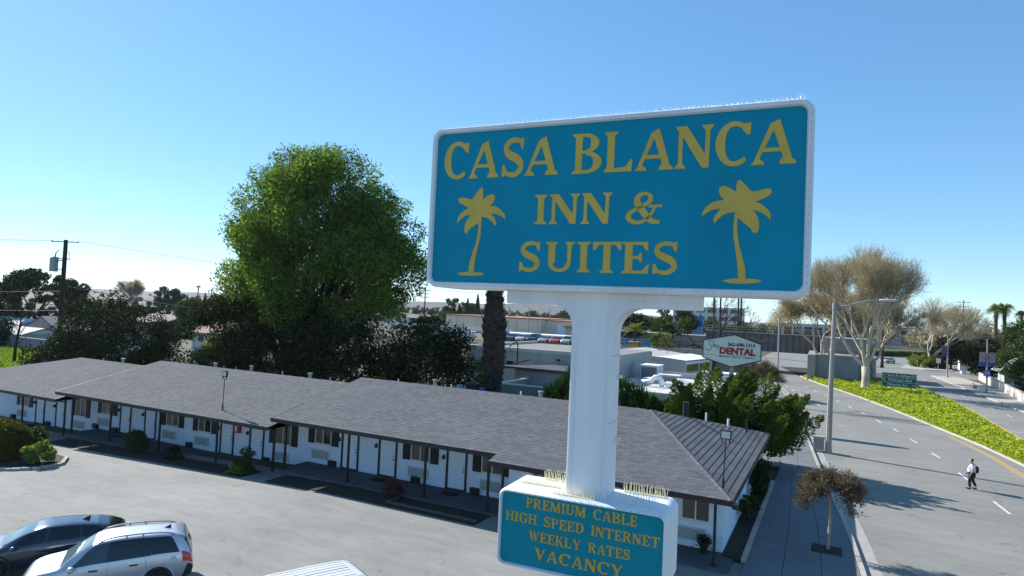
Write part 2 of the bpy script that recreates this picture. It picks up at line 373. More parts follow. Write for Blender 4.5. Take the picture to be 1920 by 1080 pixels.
# narrow planter beside the end wall and the tree well
struct('planter_bed', MB().prism([(-3.62,26.75,0.0),(-2.76,26.6,0.0),(-2.80,40.5,0.0),(-3.62,40.5,0.0)], (0,0,0.16)), M['soil'])
solo('planter_edging', MB().box(-2.90,-2.72,26.6,40.5,0.02,0.22), M['kerb'], 'low concrete edging of the planter beside the motel end wall', 'edging')
struct('tree_well', MB().box(-0.52,0.62,29.35,30.42,0.10,0.131), M['soil'])
solo('drain_cover', MB().box(-3.70,-3.42,25.6,26.3,0.0,0.012), M['black'], 'small dark drain cover on the ground by the motel corner post', 'drain cover')
# median
struct('median', band(MEDL, MEDR, [y for y in YS if y <= 124], 0.10, 0.1, -0.1), M['soil'])
solo('median_kerb', kerbline(MEDL, [y for y in YS if y <= 124], 0.0, 0.22, -0.05, 0.14), M['kerb'], 'pale concrete kerb along the near side of the green median', 'kerb')
solo('median_kerb', kerbline(MEDR, [y for y in YS if y <= 124], -0.22, 0.0, -0.05, 0.14), M['kerb'], 'pale concrete kerb along the far side of the green median', 'kerb')
rng = np.random.default_rng(3)
def strip_points(n, a, b, y0, y1, oa, ob, rng, power=1.0):
    y = y0+(y1-y0)*rng.random(n)**power; t = rng.random(n)
    xa = np.interp(y, [p[1] for p in a], [p[0] for p in a])+oa; xb = np.interp(y, [p[1] for p in b], [p[0] for p in b])+ob
    x = xa+(xb-xa)*t; edge = np.minimum(t, 1-t)*(xb-xa)
    return x, y, edge
n = 95000
x, y, e = strip_points(n, MEDL, MEDR, 40, 123, 0.15, -0.1, rng, 1.3)
hb = np.clip(e/0.7, 0, 1)**0.6*(0.32+0.13*np.sin(x*2.1+y*0.7)+0.08*np.sin(y*1.9+x)+rng.normal(size=n)*0.06)
zz = 0.14+hb*np.sqrt(rng.random(n))
o = link(bpy.data.objects.new('median_groundcover', leaves('median_groundcover', np.stack([x,y,zz],1), 0.29, rng, LM['ground'], 0.6, 0.6, None, 0.55)))
tag(o, 'bright green leafy ground cover filling the road median', 'ground cover', kind='stuff')
# painted lines
def dash(cx, cy, dx, dy, w, L):
    d = Vector((dx,dy,0)).normalized(); nrm = Vector((-d.y,d.x,0))*w/2; a = Vector((cx,cy,0.008))-d*L/2; b = a+d*L
    return MB().quad(a-nrm, b-nrm, b+nrm, a+nrm)
D = [((8.27,44.2),(8.52,41.7)),((7.75,51.5),(7.93,49.3)),((7.05,58.2),(7.33,56.3)),((6.22,64.1),(6.53,62.2)),((5.36,69.5),(5.66,67.7)),((4.3,74.6),(4.61,72.7)),((3.13,79.9),(3.5,77.9)),((1.97,84.7),(2.3,82.7)),((0.79,89.7),(1.12,87.9)),((-0.6,95),(-0.2,93.2)),((-2.0,100.3),(-1.5,98.5)),((-3.3,105.5),(-2.9,104)),((8.9,37),(9.05,34.6)),((9.2,29.6),(9.3,27.2)),((-1.3,84),(-0.9,82)),((-2.4,89),(-2.0,87)),((-3.6,94),(-3.2,92)),((-4.8,99),(-4.4,97)),((-6,104),(-5.6,102))]
rd = bpy.data.objects['road']
for p, q in D: part('lane_dash', dash((p[0]+q[0])/2, (p[1]+q[1])/2, p[0]-q[0], p[1]-q[1], 0.13, math.dist(p,q)), M['line_w'], rd)
ylin = [(13.1,20),(12.2,40),(11.4,52.4),(10.86,59.2),(9.84,65.6),(8.86,70.0)]
for off in (0.0, 0.26): part('yellow_line', band(ylin, ylin, list(range(20,71,3)), 0.008, off, off+0.11), M['line_y'], rd)
fr = bpy.data.objects['far_carriageway']
part('yellow_line', band(MEDR, MEDR, list(range(20,124,4)), 0.008, 0.45, 0.60), M['line_y'], fr)
for yy in range(48, 150, 7): part('lane_dash', dash((poly_interp(MEDR,yy)+poly_interp(RGT,yy))/2+0.4, yy, (poly_interp(MEDR,yy+2)-poly_interp(MEDR,yy)), 2.0, 0.12, 2.2), M['line_w'], fr)
for yy in (70,76,82,88): part('stop_tick', dash(poly_interp(MEDR,yy)+1.3, yy, 1, 0.1, 0.12, 1.2), M['line_w'], fr)
# far sidewalk with low wall, right
rs_ = struct('far_sidewalk', band(RGT, RGT, [y for y in YS if 36 <= y <= 152], 0.13, 0.12, 5.0), mat('far_walk_concrete', (0.42,0.38,0.32), 0.9, var=0.08, scale=0.8))
part('kerb', kerbline(RGT, [y for y in YS if 36 <= y <= 152], 0.0, 0.18, -0.05, 0.15), M['kerb'], rs_)
LW = [(22.2,85),(22.9,105),(24.5,130),(25.6,151),(21.6,153)]
lw = thing('low_street_wall', 'low cream concrete wall along the far sidewalk', 'wall', (23,105,0))
m = MB(); yw = [85,90,95,100,105,110,115,120,125,130,135,140,145,151]
part('wall', kerbline(LW, yw, 0, 0.3, 0.0, 1.35), mat('cream_wall', (0.62,0.57,0.47), 0.85, var=0.06, scale=0.6), lw, world=True)
part('cap', kerbline(LW, yw, -0.05, 0.35, 1.35, 1.45), M['kerb'], lw, world=True)
# raised terrace behind and hills
T = MB()
tv = [(-82,96,-1.2),(-12.5,96,-0.1),(-15.5,101,3.3),(-79,101,3.3),(-82,340,-1.2),(-30,340,-0.1),(-34,335,3.3),(-79,335,3.3)]
T.add(tv, [(0,1,2,3),(1,5,6,2),(5,4,7,6),(4,0,3,7),(3,2,6,7)])
struct('terrace', T, mat('embankment_earth', (0.17,0.135,0.09), 0.95, col2=(0.10,0.10,0.05), scale=0.25, bump=0.3, bscale=3))
hm = MB(); rg = random.Random(8)
def ridge(x0, x1, y, h, d, seed):
    r_ = random.Random(seed); n_ = 70; tops = []; ph = [r_.uniform(0,6) for _ in range(5)]
    for i in range(n_+1):
        t = i/n_; tops.append(h*(0.72+0.16*math.sin(5*t+ph[0])+0.09*math.sin(13*t+ph[1])+0.05*math.sin(37*t+ph[2])+0.03*math.sin(71*t+ph[3]))*min(1,6*t+0.2)*min(1,6*(1-t)+0.05))
    m_ = MB()
    for i in range(n_):
        xa, xb = x0+(x1-x0)*i/n_, x0+(x1-x0)*(i+1)/n_
        m_.quad((xa,y-d,-2),(xb,y-d,-2),(xb,y-d*0.3,tops[i+1]*0.6),(xa,y-d*0.3,tops[i]*0.6)); m_.quad((xa,y-d*0.3,tops[i]*0.6),(xb,y-d*0.3,tops[i+1]*0.6),(xb,y,tops[i+1]),(xa,y,tops[i])); m_.quad((xa,y,tops[i]),(xb,y,tops[i+1]),(xb,y+d,-2),(xa,y+d,-2))
    return m_
struct('hills', ridge(-3300,-500,1150,22,260,4), M['hill'], True)
struct('hills', ridge(-3900,-300,1900,36,400,9), M['hill'], True)
# bright grass plot beyond the motel
struct('meadow', MB().quad((-150,44,gz(-150)-0.02),(-78,44,gz(-90)-0.02),(-95,64,gz(-90)-0.02),(-165,64,gz(-150)-0.02)), mat('meadow_turf', (0.10,0.15,0.02), 0.95, col2=(0.19,0.25,0.04), scale=0.25, bump=0.5, bscale=2))
rng = np.random.default_rng(11); n = 26000
x = rng.uniform(-135,-80,n); y = rng.uniform(45,63,n)
z = -1.1+0.12*np.sin(x*0.9)*np.sin(y*1.1)+rng.random(n)*0.22
o = link(bpy.data.objects.new('grass', leaves('grass', np.stack([x,y,z],1), 0.5, rng, LM['grass'], 0.35, 0.0)))
tag(o, 'bright green grass on the open plot behind the motel', 'grass', kind='stuff')
# ------------------------------------------------------------------ the motel
motel = thing('motel_building', 'long low white motel with grey shingle roofs stepping down to the left', 'building', (-28, 33, 0))
ML = Vector((-28, 33, 0))
RY, SL = 32.9, 0.222
SEC = [  # x0, x1 (wall), roof x0, x1, base z, ridge z, eave y, wall y
 dict(x0=-63.0, x1=-47.5, r0=-64.2, r1=-46.97, b=-1.10, rz=3.62, ey=25.4, wy=28.4),
 dict(x0=-47.5, x1=-27.5, r0=-46.95, r1=-27.07, b=-0.55, rz=4.15, ey=25.4, wy=28.4),
 dict(x0=-27.5, x1=-13.3, r0=-27.05, r1=-13.2, b=0.0, rz=4.58, ey=25.6, wy=28.4),
 dict(x0=-13.3, x1=-3.65, r0=-13.2, r1=-3.1, b=0.0, rz=4.58, ey=24.85, wy=27.1)]
def rz_at(s, y): return s['rz']-SL*abs(y-RY)
rsh = random.Random(21)
def shingle_field(mb, O, e, s, nrm, left, right, length, expo=0.17, tw=0.33, t=0.013, jit=0.6):
    O, e, s, nrm = Vector(O), Vector(e).normalized(), Vector(s).normalized(), Vector(nrm).normalized()
    k = 0
    while k*expo < length:
        b0 = k*expo-0.03*(k == 0); b1 = min(length, (k+1)*expo+0.01); a = left(b0); A1 = right(b0); a -= rsh.uniform(0, tw)
        while a < A1:
            w = tw*rsh.uniform(0.94, 1.06); x0 = max(a, left(b0)); x1 = min(a+w-0.006, A1)
            if x1-x0 > 0.03:
                tt = t*(1+jit*rsh.uniform(-0.5, 0.6)); j = jit*rsh.uniform(-0.012, 0.012)
                lo0 = O+e*x0+s*(b0+j); lo1 = O+e*x1+s*(b0+j)
                u0 = O+e*max(x0, left(b1))+s*b1; u1 = O+e*min(x1, right(b1))+s*b1
                if (u1-u0).dot(e) <= 0: u1 = u0
                mb.add([lo0+nrm*tt, lo1+nrm*tt, u1+nrm*0.003, u0+nrm*0.003, lo0, lo1], [(0,1,2,3),(4,5,1,0),(4,0,3),(5,2,1)])
            a += w
        k += 1
for i, s in enumerate(SEC):
    ez = rz_at(s, s['ey']); by = 2*RY-s['ey']
    if i == 3: by = 40.95
    bz = s['rz']-(s['rz']-ez) if i != 3 else ez
    apexR = s['r1'] if i != 3 else -8.2
    apexL = s['r0'] if i != 0 else -57.6
    # roof body
    top = [(s['r0'],s['ey'],ez),(s['r1'],s['ey'],ez),(apexR,RY,s['rz']),(apexL,RY,s['rz']),(s['r1'],by,bz),(s['r0'],by,bz)]
    rb = MB(); d = 0.14
    low = [(x,y,z-d) for x,y,z in top]
    rb.add(top+low, [(0,1,2,3),(3,2,4,5),(1,4,2),(0,3,5),(7,6,9,8),(9,11,10,8),(7,8,10),(6,11,9),(0,6,7,1),(4,10,11,5),(1,7,10,4),(5,11,6,0)])
    ro = part('roof', rb, M['roof'], motel, world=True)
    sh = MB(); L = math.hypot(RY-s['ey'], s['rz']-ez); sv = Vector((0, RY-s['ey'], s['rz']-ez)); nv = Vector((0, -(s['rz']-ez), RY-s['ey']))
    if i == 3:
        lf = lambda b: 0.0; rf = lambda b, w=s['r1']-s['r0'], L=L: w-(w-(-8.2-SEC[3]['r0']))*b/L
    elif i == 0:
        lf = lambda b, L=L: (6.6)*b/L; rf = lambda b, w=s['r1']-s['r0']: w
    else:
        lf = lambda b: 0.0; rf = lambda b, w=s['r1']-s['r0']: w
    shingle_field(sh, (s['r0'],s['ey'],ez+0.004), (1,0,0), sv, nv, lf, rf, L-0.02)
    part('shingles', sh, M['shingle'], ro, kind='stuff')
    if i == 3:   # hip end towards the street
        sh = MB(); W = by-s['ey']; L2 = math.hypot(s['r1']-apexR, s['rz']-ez)
        sv = Vector((apexR-s['r1'], 0, s['rz']-ez)); nv = Vector((s['rz']-ez, 0, s['r1']-apexR))
        shingle_field(sh, (s['r1'],s['ey'],ez+0.004), (0,1,0), sv, nv, lambda b: (RY-s['ey'])*b/L2, lambda b: W-(by-RY)*b/L2, L2-0.02, 0.27, 0.95, 0.02, 0.1)
        part('shingles', sh, M['shingle'], ro, kind='stuff')
        hc = MB(); rr = random.Random(4)
        for k in range(26):
            t0, t1 = k/26, (k+1.2)/26; a = Vector((s['r1'],s['ey'],ez)).lerp(Vector((apexR,RY,s['rz'])), t0); b = Vector((s['r1'],s['ey'],ez)).lerp(Vector((apexR,RY,s['rz'])), min(1,t1))
            pr = (b-a).cross(Vector((0,0,1))).normalized()*0.14; u = Vector((0,0,0.035)); d_ = Vector((0,0,-0.02))
            hc.add([a-pr+d_,a+u+Vector((0,0,0.012)),a+pr+d_,b-pr+d_,b+u,b+pr+d_], [(0,1,4,3),(1,2,5,4),(0,2,1)])
        part('hip_cap', hc, M['shingle'], ro)
    rc = MB()
    nn = int((apexR-apexL)/0.3)
    for k in range(nn):
        xa = apexL+k*0.3; q = rsh.uniform(0.02,0.035)
        rc.add([(xa,RY-0.15,s['rz']-0.02),(xa,RY,s['rz']+q+0.015),(xa,RY+0.15,s['rz']-0.02),(xa+0.31,RY-0.15,s['rz']-0.025),(xa+0.31,RY,s['rz']+q),(xa+0.31,RY+0.15,s['rz']-0.025)], [(0,1,4,3),(1,2,5,4),(0,2,1)])
    part('ridge_cap', rc, M['shingle'], ro)
    # fascia boards
    fb = MB(); fb.box(s['r0']-0.02, s['r1']+(0.06 if i == 3 else 0.02), s['ey']-0.05, s['ey']-0.005, ez-0.20, ez-0.015)
    part('fascia', fb, M['trim'], ro)
    if i == 3:
        part('fascia', MB().box(s['r1']+0.005, s['r1']+0.05, s['ey'], by, ez-0.24, ez-0.02), M['trim'], ro)
        part('gutter_end', MB().box(s['r1']+0.06, s['r1']+0.24, s['ey']-0.16, s['ey']+0.12, ez-0.26, ez-0.08), M['trim'], ro)
        part('fascia', MB().box(s['r0']-0.045, s['r0']-0.005, s['ey'], SEC[2]['ey']-0.06, ez-0.22, ez+0.0), M['trim'], ro)
    for xr in ([s['r0']-0.045] if i in (1,2) else [])+([s['r1']+0.005] if i in (0,1) else []):
        m = MB(); m.add([(xr,s['ey']-0.05,ez-0.13),(xr+0.04,s['ey']-0.05,ez-0.13),(xr+0.04,RY,s['rz']-0.13),(xr,RY,s['rz']-0.13),(xr,s['ey']-0.05,ez+0.015),(xr+0.04,s['ey']-0.05,ez+0.015),(xr+0.04,RY,s['rz']+0.02),(xr,RY,s['rz']+0.02)],
              [(0,3,2,1),(4,5,6,7),(0,1,5,4),(1,2,6,5),(2,3,7,6),(3,0,4,7)])
        part('rake_board', m, M['trim'], ro)
    # walls: a closed shell below the roof
    zt = lambda y: rz_at(s, y)-0.15
    yb = by-0.7
    w = MB()
    P = [(s['wy'],s['b']-0.6),(yb,s['b']-0.6),(yb,min(zt(yb), bz-0.15)),(RY,s['rz']-0.16 if i in (1,2) else ez-0.15),(s['wy'],zt(s['wy']) if i in (1,2) else ez-0.15)]
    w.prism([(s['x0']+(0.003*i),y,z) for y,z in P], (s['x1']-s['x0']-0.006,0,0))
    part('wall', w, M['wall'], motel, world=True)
    # porch slab and posts
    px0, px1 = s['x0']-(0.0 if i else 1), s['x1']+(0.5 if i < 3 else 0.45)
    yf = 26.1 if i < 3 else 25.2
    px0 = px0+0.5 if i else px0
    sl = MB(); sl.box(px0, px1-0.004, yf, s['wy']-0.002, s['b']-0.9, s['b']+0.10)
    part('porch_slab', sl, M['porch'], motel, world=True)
post_xy = [(-52.9,26.4,0),(-47.6,26.4,0),(-46.7,26.4,1),(-42.4,26.4,1),(-37.4,26.4,1),(-32.2,26.4,1),(-27.6,26.4,1),(-26.75,26.4,2),(-22.3,26.4,2),(-17.5,26.4,2),(-14.0,26.4,2),(-12.8,25.5,3),(-8.0,25.5,3),(-3.75,25.5,3),(-58,26.4,0)]
for x, y, i in post_xy:
    s = SEC[i]; m = MB().box(x-0.05, x+0.05, y-0.05, y+0.05, s['b']+0.1, rz_at(s,y)-0.15)
    po = part('post', m, M['trim'], motel, world=True)
    part('post_foot', MB().box(x-0.09, x+0.09, y-0.09, y+0.09, s['b']+0.1, s['b']+0.14), M['black'], po)
# window, door, air conditioner prototypes: front faces -Y, origin at bottom centre on the wall face
def window_parts(w=1.22, h=0.9, shut=0.5):
    out = []
    f = MB(); t = 0.05
    f.box(-w/2,w/2,-0.05,0.0,0,t); f.box(-w/2,w/2,-0.05,0.0,h-t,h); f.box(-w/2,-w/2+t,-0.05,0.0,t,h-t); f.box(w/2-t,w/2,-0.05,0,t,h-t); f.box(-0.025,0.025,-0.048,0,t,h-t)
    f.box(-w/2-0.03,w/2+0.03,-0.10,0.0,-0.05,0.0)
    p1 = MB().box(-w/2+t,-0.025,-0.022,-0.004,t,h-t); p2 = MB().box(0.025,w/2-t,-0.03,-0.004,t,h-t)
    me = [f.mesh('window', M['frame']), p1.mesh('window_pane', M['curtain']), p2.mesh('window_pane', M['glass'])]
    sh = None
    if shut:
        b = MB(); b.box(-shut/2,shut/2,-0.04,0,-0.02,h+0.02)
        for k in range(9): z = 0.05+k*(h-0.1)/9; b.box(-shut/2+0.05,shut/2-0.05,-0.052,-0.041,z,z+0.055)
        sh = b.mesh('shutter', M['shutter'])
    return me, sh
WMESH, SHMESH = window_parts(); WMESH2, _ = window_parts(1.15, 0.86, 0)
WTALL, SHTALL = window_parts(1.25, 1.3, 0.5)
def put_window(x, wy, z, me=WMESH, sh=SHMESH, w=1.22):
    wo = part('window', me[0], None, motel, loc=Vector((x,wy,z))-ML)
    part('window_pane', me[1], None, wo); part('window_pane', me[2], None, wo)
    if sh:
        part('shutter', sh, None, wo, loc=(-w/2-0.27,0,0)); part('shutter', sh, None, wo, loc=(w/2+0.27,0,0))
f = MB(); f.box(-0.63,-0.50,-0.06,0,0,2.0); f.box(0.50,0.60,-0.06,0,0,2.0); f.box(-0.50,0.50,-0.06,0,1.92,2.0); f.box(-0.63,0.60,-0.10,0,-0.04,0.05)
DFRAME = f.mesh('door', M['trim'])
f = MB(); f.box(-0.50,0.50,-0.03,0.0,0.05,1.92)
for z0,z1 in ((0.2,0.85),(1.0,1.75)):
    for x0,x1 in ((-0.38,-0.05),(0.05,0.38)): f.box(x0,x1,-0.038,-0.031,z0,z1)
DLEAF = f.mesh('door_leaf', M['door'])
DKNOB = MB().cyl((0.40,-0.03,0.95),(0.40,-0.09,0.95),0.035,n=8).box(0.37,0.43,-0.04,-0.03,1.08,1.16).mesh('door_handle', M['black'])
PLIGHT = MB().box(-0.06,0.06,-0.03,0,0,0.24).box(-0.05,0.05,-0.13,-0.03,0.02,0.2).mesh('porch_light', M['black'])
def put_door(x, wy, b):
    d = part('door', DFRAME, None, motel, loc=Vector((x,wy,b+0.13))-ML)
    lf = part('door_leaf', DLEAF, None, d); part('door_handle', DKNOB, None, d); part('porch_light', PLIGHT, None, motel, loc=Vector((x-0.80,wy,b+1.55))-ML)
f = MB(); f.box(-0.66,0.66,-0.07,0,0,0.53)
ACB = f.mesh('air_conditioner', M['ac'])
f = MB()
for k in range(9): f.box(-0.60,0.60,-0.078,-0.071,0.045+k*0.05,0.045+k*0.05+0.022)
ACG = f.mesh('grille', M['acdark'])
def put_ac(x, wy, b):
    a = part('air_conditioner', ACB, None, motel, loc=Vector((x,wy,b+0.38))-ML); part('grille', ACG, None, a)
VENT = MB().box(-0.24,0.24,-0.20,0,0,0.32).box(-0.20,0.20,-0.21,-0.2,0.04,0.28).mesh('meter_box', M['shutter'])
def put_vent(x, wy, b): part('meter_box', VENT, None, motel, loc=Vector((x,wy,b+0.10))-ML)
for x, i in ((-25.85,2),(-19.15,2),(-46.0,1),(-38.95,1),(-35.8,1),(-56.6,0)): put_window(x, SEC[i]['wy'], SEC[i]['b']+1.23)
put_window(-28.95, 28.4, 0.80, WTALL, SHTALL, 1.25); put_window(-49.2, 28.4, 0.16, WTALL, SHTALL, 1.25)
put_window(-14.85, 28.4, 1.23); put_window(-4.75, 27.1, 1.18, WMESH2, None); put_window(-11.6, 27.1, 1.18, WMESH2, None)
for x, i in ((-23.85,2),(-21.25,2),(-16.9,2),(-43.9,1),(-41.2,1),(-33.7,1),(-31.1,1),(-54.4,0),(-51.7,0),(-9.4,3),(-7.2,3)): put_door(x, SEC[i]['wy'], SEC[i]['b'])
for x, i in ((-26.0,2),(-19.25,2),(-14.85,2),(-46.4,1),(-39.2,1),(-36.0,1),(-29.1,1),(-49.3,0),(-56.9,0),(-4.95,3),(-11.6,3)): put_ac(x, SEC[i]['wy'], SEC[i]['b'])
for x, i in ((-25.05,2),(-19.35,2),(-15.75,2),(-47.2,1),(-44.9,1),(-37.1,1),(-30.2,1),(-53.2,0),(-58,0),(-5.9,3)): put_vent(x, SEC[i]['wy'], SEC[i]['b'])
ex = part('extinguisher_cabinet', MB().box(-0.25,0.25,-0.14,0,0,0.5), M['red'], motel, loc=Vector((-32.75,28.4,1.02))-ML, bevel=0.01)
part('cabinet_window', MB().box(-0.17,0.02,-0.147,-0.141,0.1,0.42), M['frame'], ex)
# floodlights on thin masts
def flood(x, y, z0, h, lean):
    m = MB(); m.tube([(0,0,0),(0.0,0,0.35)], 0.045, 8); m.tube([(0,0,0.3),(lean,0,h)], 0.022, 8)
    o = part('floodlight_mast', m, M['black'], motel, loc=Vector((x,y,z0))-ML)
    hd = MB(); c = Vector((lean,0,h)); hd.box(lean-0.2,lean+0.2,-0.05,0.05,h+0.12,h+0.46); hd.box(lean-0.16,lean-0.12,-0.03,0.03,h-0.02,h+0.14); hd.box(lean+0.12,lean+0.16,-0.03,0.03,h-0.02,h+0.14)
    part('lamp_head', hd, M['black'], o)
    part('lamp_lens', MB().box(lean-0.16,lean+0.16,-0.062,-0.052,h+0.16,h+0.42), mat('frosted_lens', (0.5,0.55,0.55), 0.25), o)
flood(-32.0, 26.5, rz_at(SEC[1],26.5), 1.85, 0.03); flood(-3.55, 25.9, rz_at(SEC[3],25.9)-0.05, 1.72, 0.04)
# vents along the ridges
rv = random.Random(2)
for x, y, i, h, r, mm in ((-55,33.3,0,.3,.06,'metal'),(-52.5,33.4,0,.45,.16,'metal'),(-44,33.6,1,.45,.07,'metal'),(-41.5,33.5,1,.4,.15,'metal'),(-39.3,33.5,1,.35,.05,'metal'),(-37.8,33.6,1,.55,.13,'metal'),(-34.6,33.5,1,.45,.07,'metal'),(-32,33.5,1,.45,.15,'metal'),(-30.2,33.5,1,.4,.06,'metal'),(-24.5,33.4,2,.3,.05,'white'),(-21.8,33.5,2,.5,.13,'metal'),(-20.6,33.5,2,.35,.05,'white'),(-15.9,33.5,2,.4,.06,'white'),(-14.6,33.4,2,.45,.14,'metal'),(-10.3,33.4,3,.7,.2,'metal')):
    z = rz_at(SEC[i], y); h *= 0.72; r *= 0.8; m = MB().cyl((x,y,z-0.1),(x,y,z+h),r,n=10)
    if r > 0.09: m.cyl((x,y,z+h+0.03),(x,y,z+h+0.10),r*1.45,r*1.2,n=10)
    part('roof_vent', m, M[mm], motel, world=True, smooth=False)
def zhip(x): return 4.58-1.79*(x+8.2)/5.1
for x, y, h, r, mm in ((-6.9,35.3,.75,.16,'black'),(-6.0,36.4,.45,.05,'white'),(-5.0,37.6,.42,.06,'white'),(-4.1,38.2,.75,.045,'black')):
    z = zhip(x); part('roof_vent', MB().cyl((x,y,z-0.05),(x,y,z+h),r,n=10), M[mm], motel, world=True)
part('conduit', MB().tube([(-6.7,27.06,2.5),(-6.7,27.06,0.3)],0.02,6), M['metal'], motel, world=True)
# doormats, and porch beds widened to paint in the eave's shade
for x, i in ((-21.3,2),(-43.6,1),(-33.6,1),(-54.3,0),(-16.9,2)):
    s = SEC[i]; solo('doormat', MB().box(-0.42,0.42,-0.28,0.28,0,0.02), mat('doormat_fibre',(0.012,0.010,0.010),0.95), {-21.3:'dark doormat before the door left of the middle window',-43.6:'dark doormat before the door right of the leftmost bushes',-33.6:'dark doormat before the door beside the red cabinet',-54.3:'dark doormat at the far left door of the motel',-16.9:'dark doormat before the last door before the hanging lower sign'}[x], 'doormat', 'motel doormats', loc=(x+0.1,s['wy']-0.75,s['b']+0.102))
for x0, x1, b, nm in ((-26.2,-13.6,0.0,'soil bed and painted eave shade in front of the upper porch'),(-46.2,-28.0,-0.55,'soil bed and painted eave shade in front of the middle porch')):
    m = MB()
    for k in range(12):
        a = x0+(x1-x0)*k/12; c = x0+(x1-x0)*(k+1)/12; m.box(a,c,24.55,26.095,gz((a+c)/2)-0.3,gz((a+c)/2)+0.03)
    struct('bed_and_eave_shade', m, M['soil'])  # dark soil runs past the real bed to colour in the eave's shade
ed = MB().box(-18.6,-13.7,24.9,24.98,-0.1,0.12).box(-18.66,-18.58,24.9,26.05,-0.1,0.12)
solo('bed_edging', ed, mat('weathered_timber',(0.10,0.09,0.08),0.9,var=0.3,scale=6), 'weathered timber edging of the bed below the upper porch', 'edging')
# ------------------------------------------------------------------ lettering
def arc(cx, cy, rx, ry, a0, a1, w0, w1, n=14, wy=None):
    """stroke along an ellipse; width runs w0 (at ends) .. w1 (mid)"""
    L, R = [], []
    for i in range(n+1):
        t = i/n; a = math.radians(a0+(a1-a0)*t); k = math.sin(math.pi*t); w = w0+(w1-w0)*k
        wyv = (wy if wy is not None else w0*0.6)
        c, s = math.cos(a), math.sin(a)
        L.append((cx+rx*c, cy+ry*s)); R.append((cx+(rx-w)*c, cy+(ry-wyv)*s))
    return ('strip', L, R)
def curve(pts, ws, n=26):
    """smooth stroke through points with a width at each"""
    P = [Vector((*p, 0)) for p in pts]; out = []
    k = len(P)
    def cr(i, t):
        p0, p1, p2, p3 = P[max(i-1,0)], P[i], P[min(i+1,k-1)], P[min(i+2,k-1)]
        return 0.5*((2*p1)+(-p0+p2)*t+(2*p0-5*p1+4*p2-p3)*t*t+(-p0+3*p1-3*p2+p3)*t**3)
    pts2, w2 = [], []
    m = n//(k-1)
    for i in range(k-1):
        for j in range(m): t = j/m; pts2.append(cr(i,t)); w2.append(ws[i]+(ws[i+1]-ws[i])*t)
    pts2.append(P[-1]); w2.append(ws[-1])
    L, R = [], []
    for i, p in enumerate(pts2):
        d = (pts2[min(i+1,len(pts2)-1)]-pts2[max(i-1,0)]).normalized(); q = Vector((-d.y,d.x,0))*w2[i]/2
        L.append((p.x+q.x,p.y+q.y)); R.append((p.x-q.x,p.y-q.y))
    return ('strip', L, R)
def stem(xc, w, s, y0=0.0, y1=1.0):
    h = 0.12; t = 0.04
    return ('poly', [(xc-s,y0),(xc+s,y0),(xc+s,y0+t),(xc+w/2,y0+h),(xc+w/2,y1-h),(xc+s,y1-t),(xc+s,y1),(xc-s,y1),(xc-s,y1-t),(xc-w/2,y1-h),(xc-w/2,y0+h),(xc-s,y0+t)])
def P_(*p): return ('poly', list(p))
G = {}
G['A'] = [P_((0.0,0),(0.31,0),(0.29,0.07),(0.21,0.11),(0.20,0.16),(0.585,0.95),(0.40,0.86),(0.09,0.14),(0.08,0.10)), P_((0.62,0),(1.0,0),(0.98,0.07),(0.91,0.12),(0.62,1.0),(0.41,0.90),(0.42,0.82),(0.50,0.74),(0.71,0.16),(0.64,0.07)), P_((0.22,0.28),(0.74,0.28),(0.70,0.37),(0.26,0.37))]
G['C'] = [arc(0.53,0.5,0.53,0.51,55,312,0.10,0.27,22,0.115), P_((0.74,0.93),(0.99,0.97),(0.97,0.70),(0.88,0.69),(0.70,0.86))]
G['S'] = [curve([(0.93,0.80),(0.72,0.93),(0.38,0.93),(0.15,0.78),(0.26,0.60),(0.72,0.43),(0.86,0.24),(0.62,0.065),(0.27,0.07),(0.06,0.22)],[0.08,0.12,0.14,0.2,0.23,0.24,0.22,0.14,0.12,0.08],36), P_((0.82,0.98),(0.96,0.98),(0.94,0.70),(0.86,0.70),(0.76,0.88)), P_((0.0,0.0),(0.12,0.02),(0.24,0.12),(0.10,0.32),(0.0,0.32))]
G['B'] = [P_((0.0,0),(0.5,0),(0.5,0.07),(0.34,0.10),(0.34,0.90),(0.5,0.93),(0.5,1.0),(0.0,1.0),(0.0,0.96),(0.11,0.90),(0.11,0.10),(0.0,0.04)), arc(0.44,0.755,0.46,0.245,-90,90,0.14,0.28,14,0.085), arc(0.46,0.275,0.54,0.275,-90,90,0.14,0.28,14,0.09), P_((0.30,0.50),(0.52,0.50),(0.52,0.57),(0.30,0.57))]
G['L'] = [P_((0.0,0),(0.36,0),(0.36,0.9),(0.47,0.96),(0.47,1.0),(0.0,1.0),(0.0,0.96),(0.10,0.9),(0.10,0.11),(0.0,0.04)), P_((0.34,0),(0.97,0),(1.0,0.30),(0.93,0.29),(0.76,0.12),(0.34,0.095))]
G['N'] = [P_((0.0,0),(0.28,0),(0.28,0.04),(0.20,0.12),(0.20,0.80),(0.09,0.88),(0.09,0.12),(0.0,0.04)), P_((0.02,1.0),(0.31,1.0),(0.83,0.26),(0.83,0.0),(0.72,0.0),(0.14,0.84),(0.02,0.96)), P_((0.70,0.96),(0.70,1.0),(1.0,1.0),(1.0,0.96),(0.91,0.88),(0.89,0.0),(0.78,0.0),(0.79,0.88))]
G['I'] = [stem(0.5,0.5,0.5)]
G['U'] = [P_((0.0,1.0),(0.0,0.96),(0.10,0.88),(0.10,0.30),(0.33,0.30),(0.33,0.88),(0.41,0.96),(0.41,1.0)), arc(0.485,0.31,0.385,0.31,180,360,0.17,0.14,16,0.115), P_((0.68,1.0),(0.68,0.96),(0.75,0.88),(0.75,0.30),(0.87,0.30),(0.89,0.88),(1.0,0.96),(1.0,1.0))]
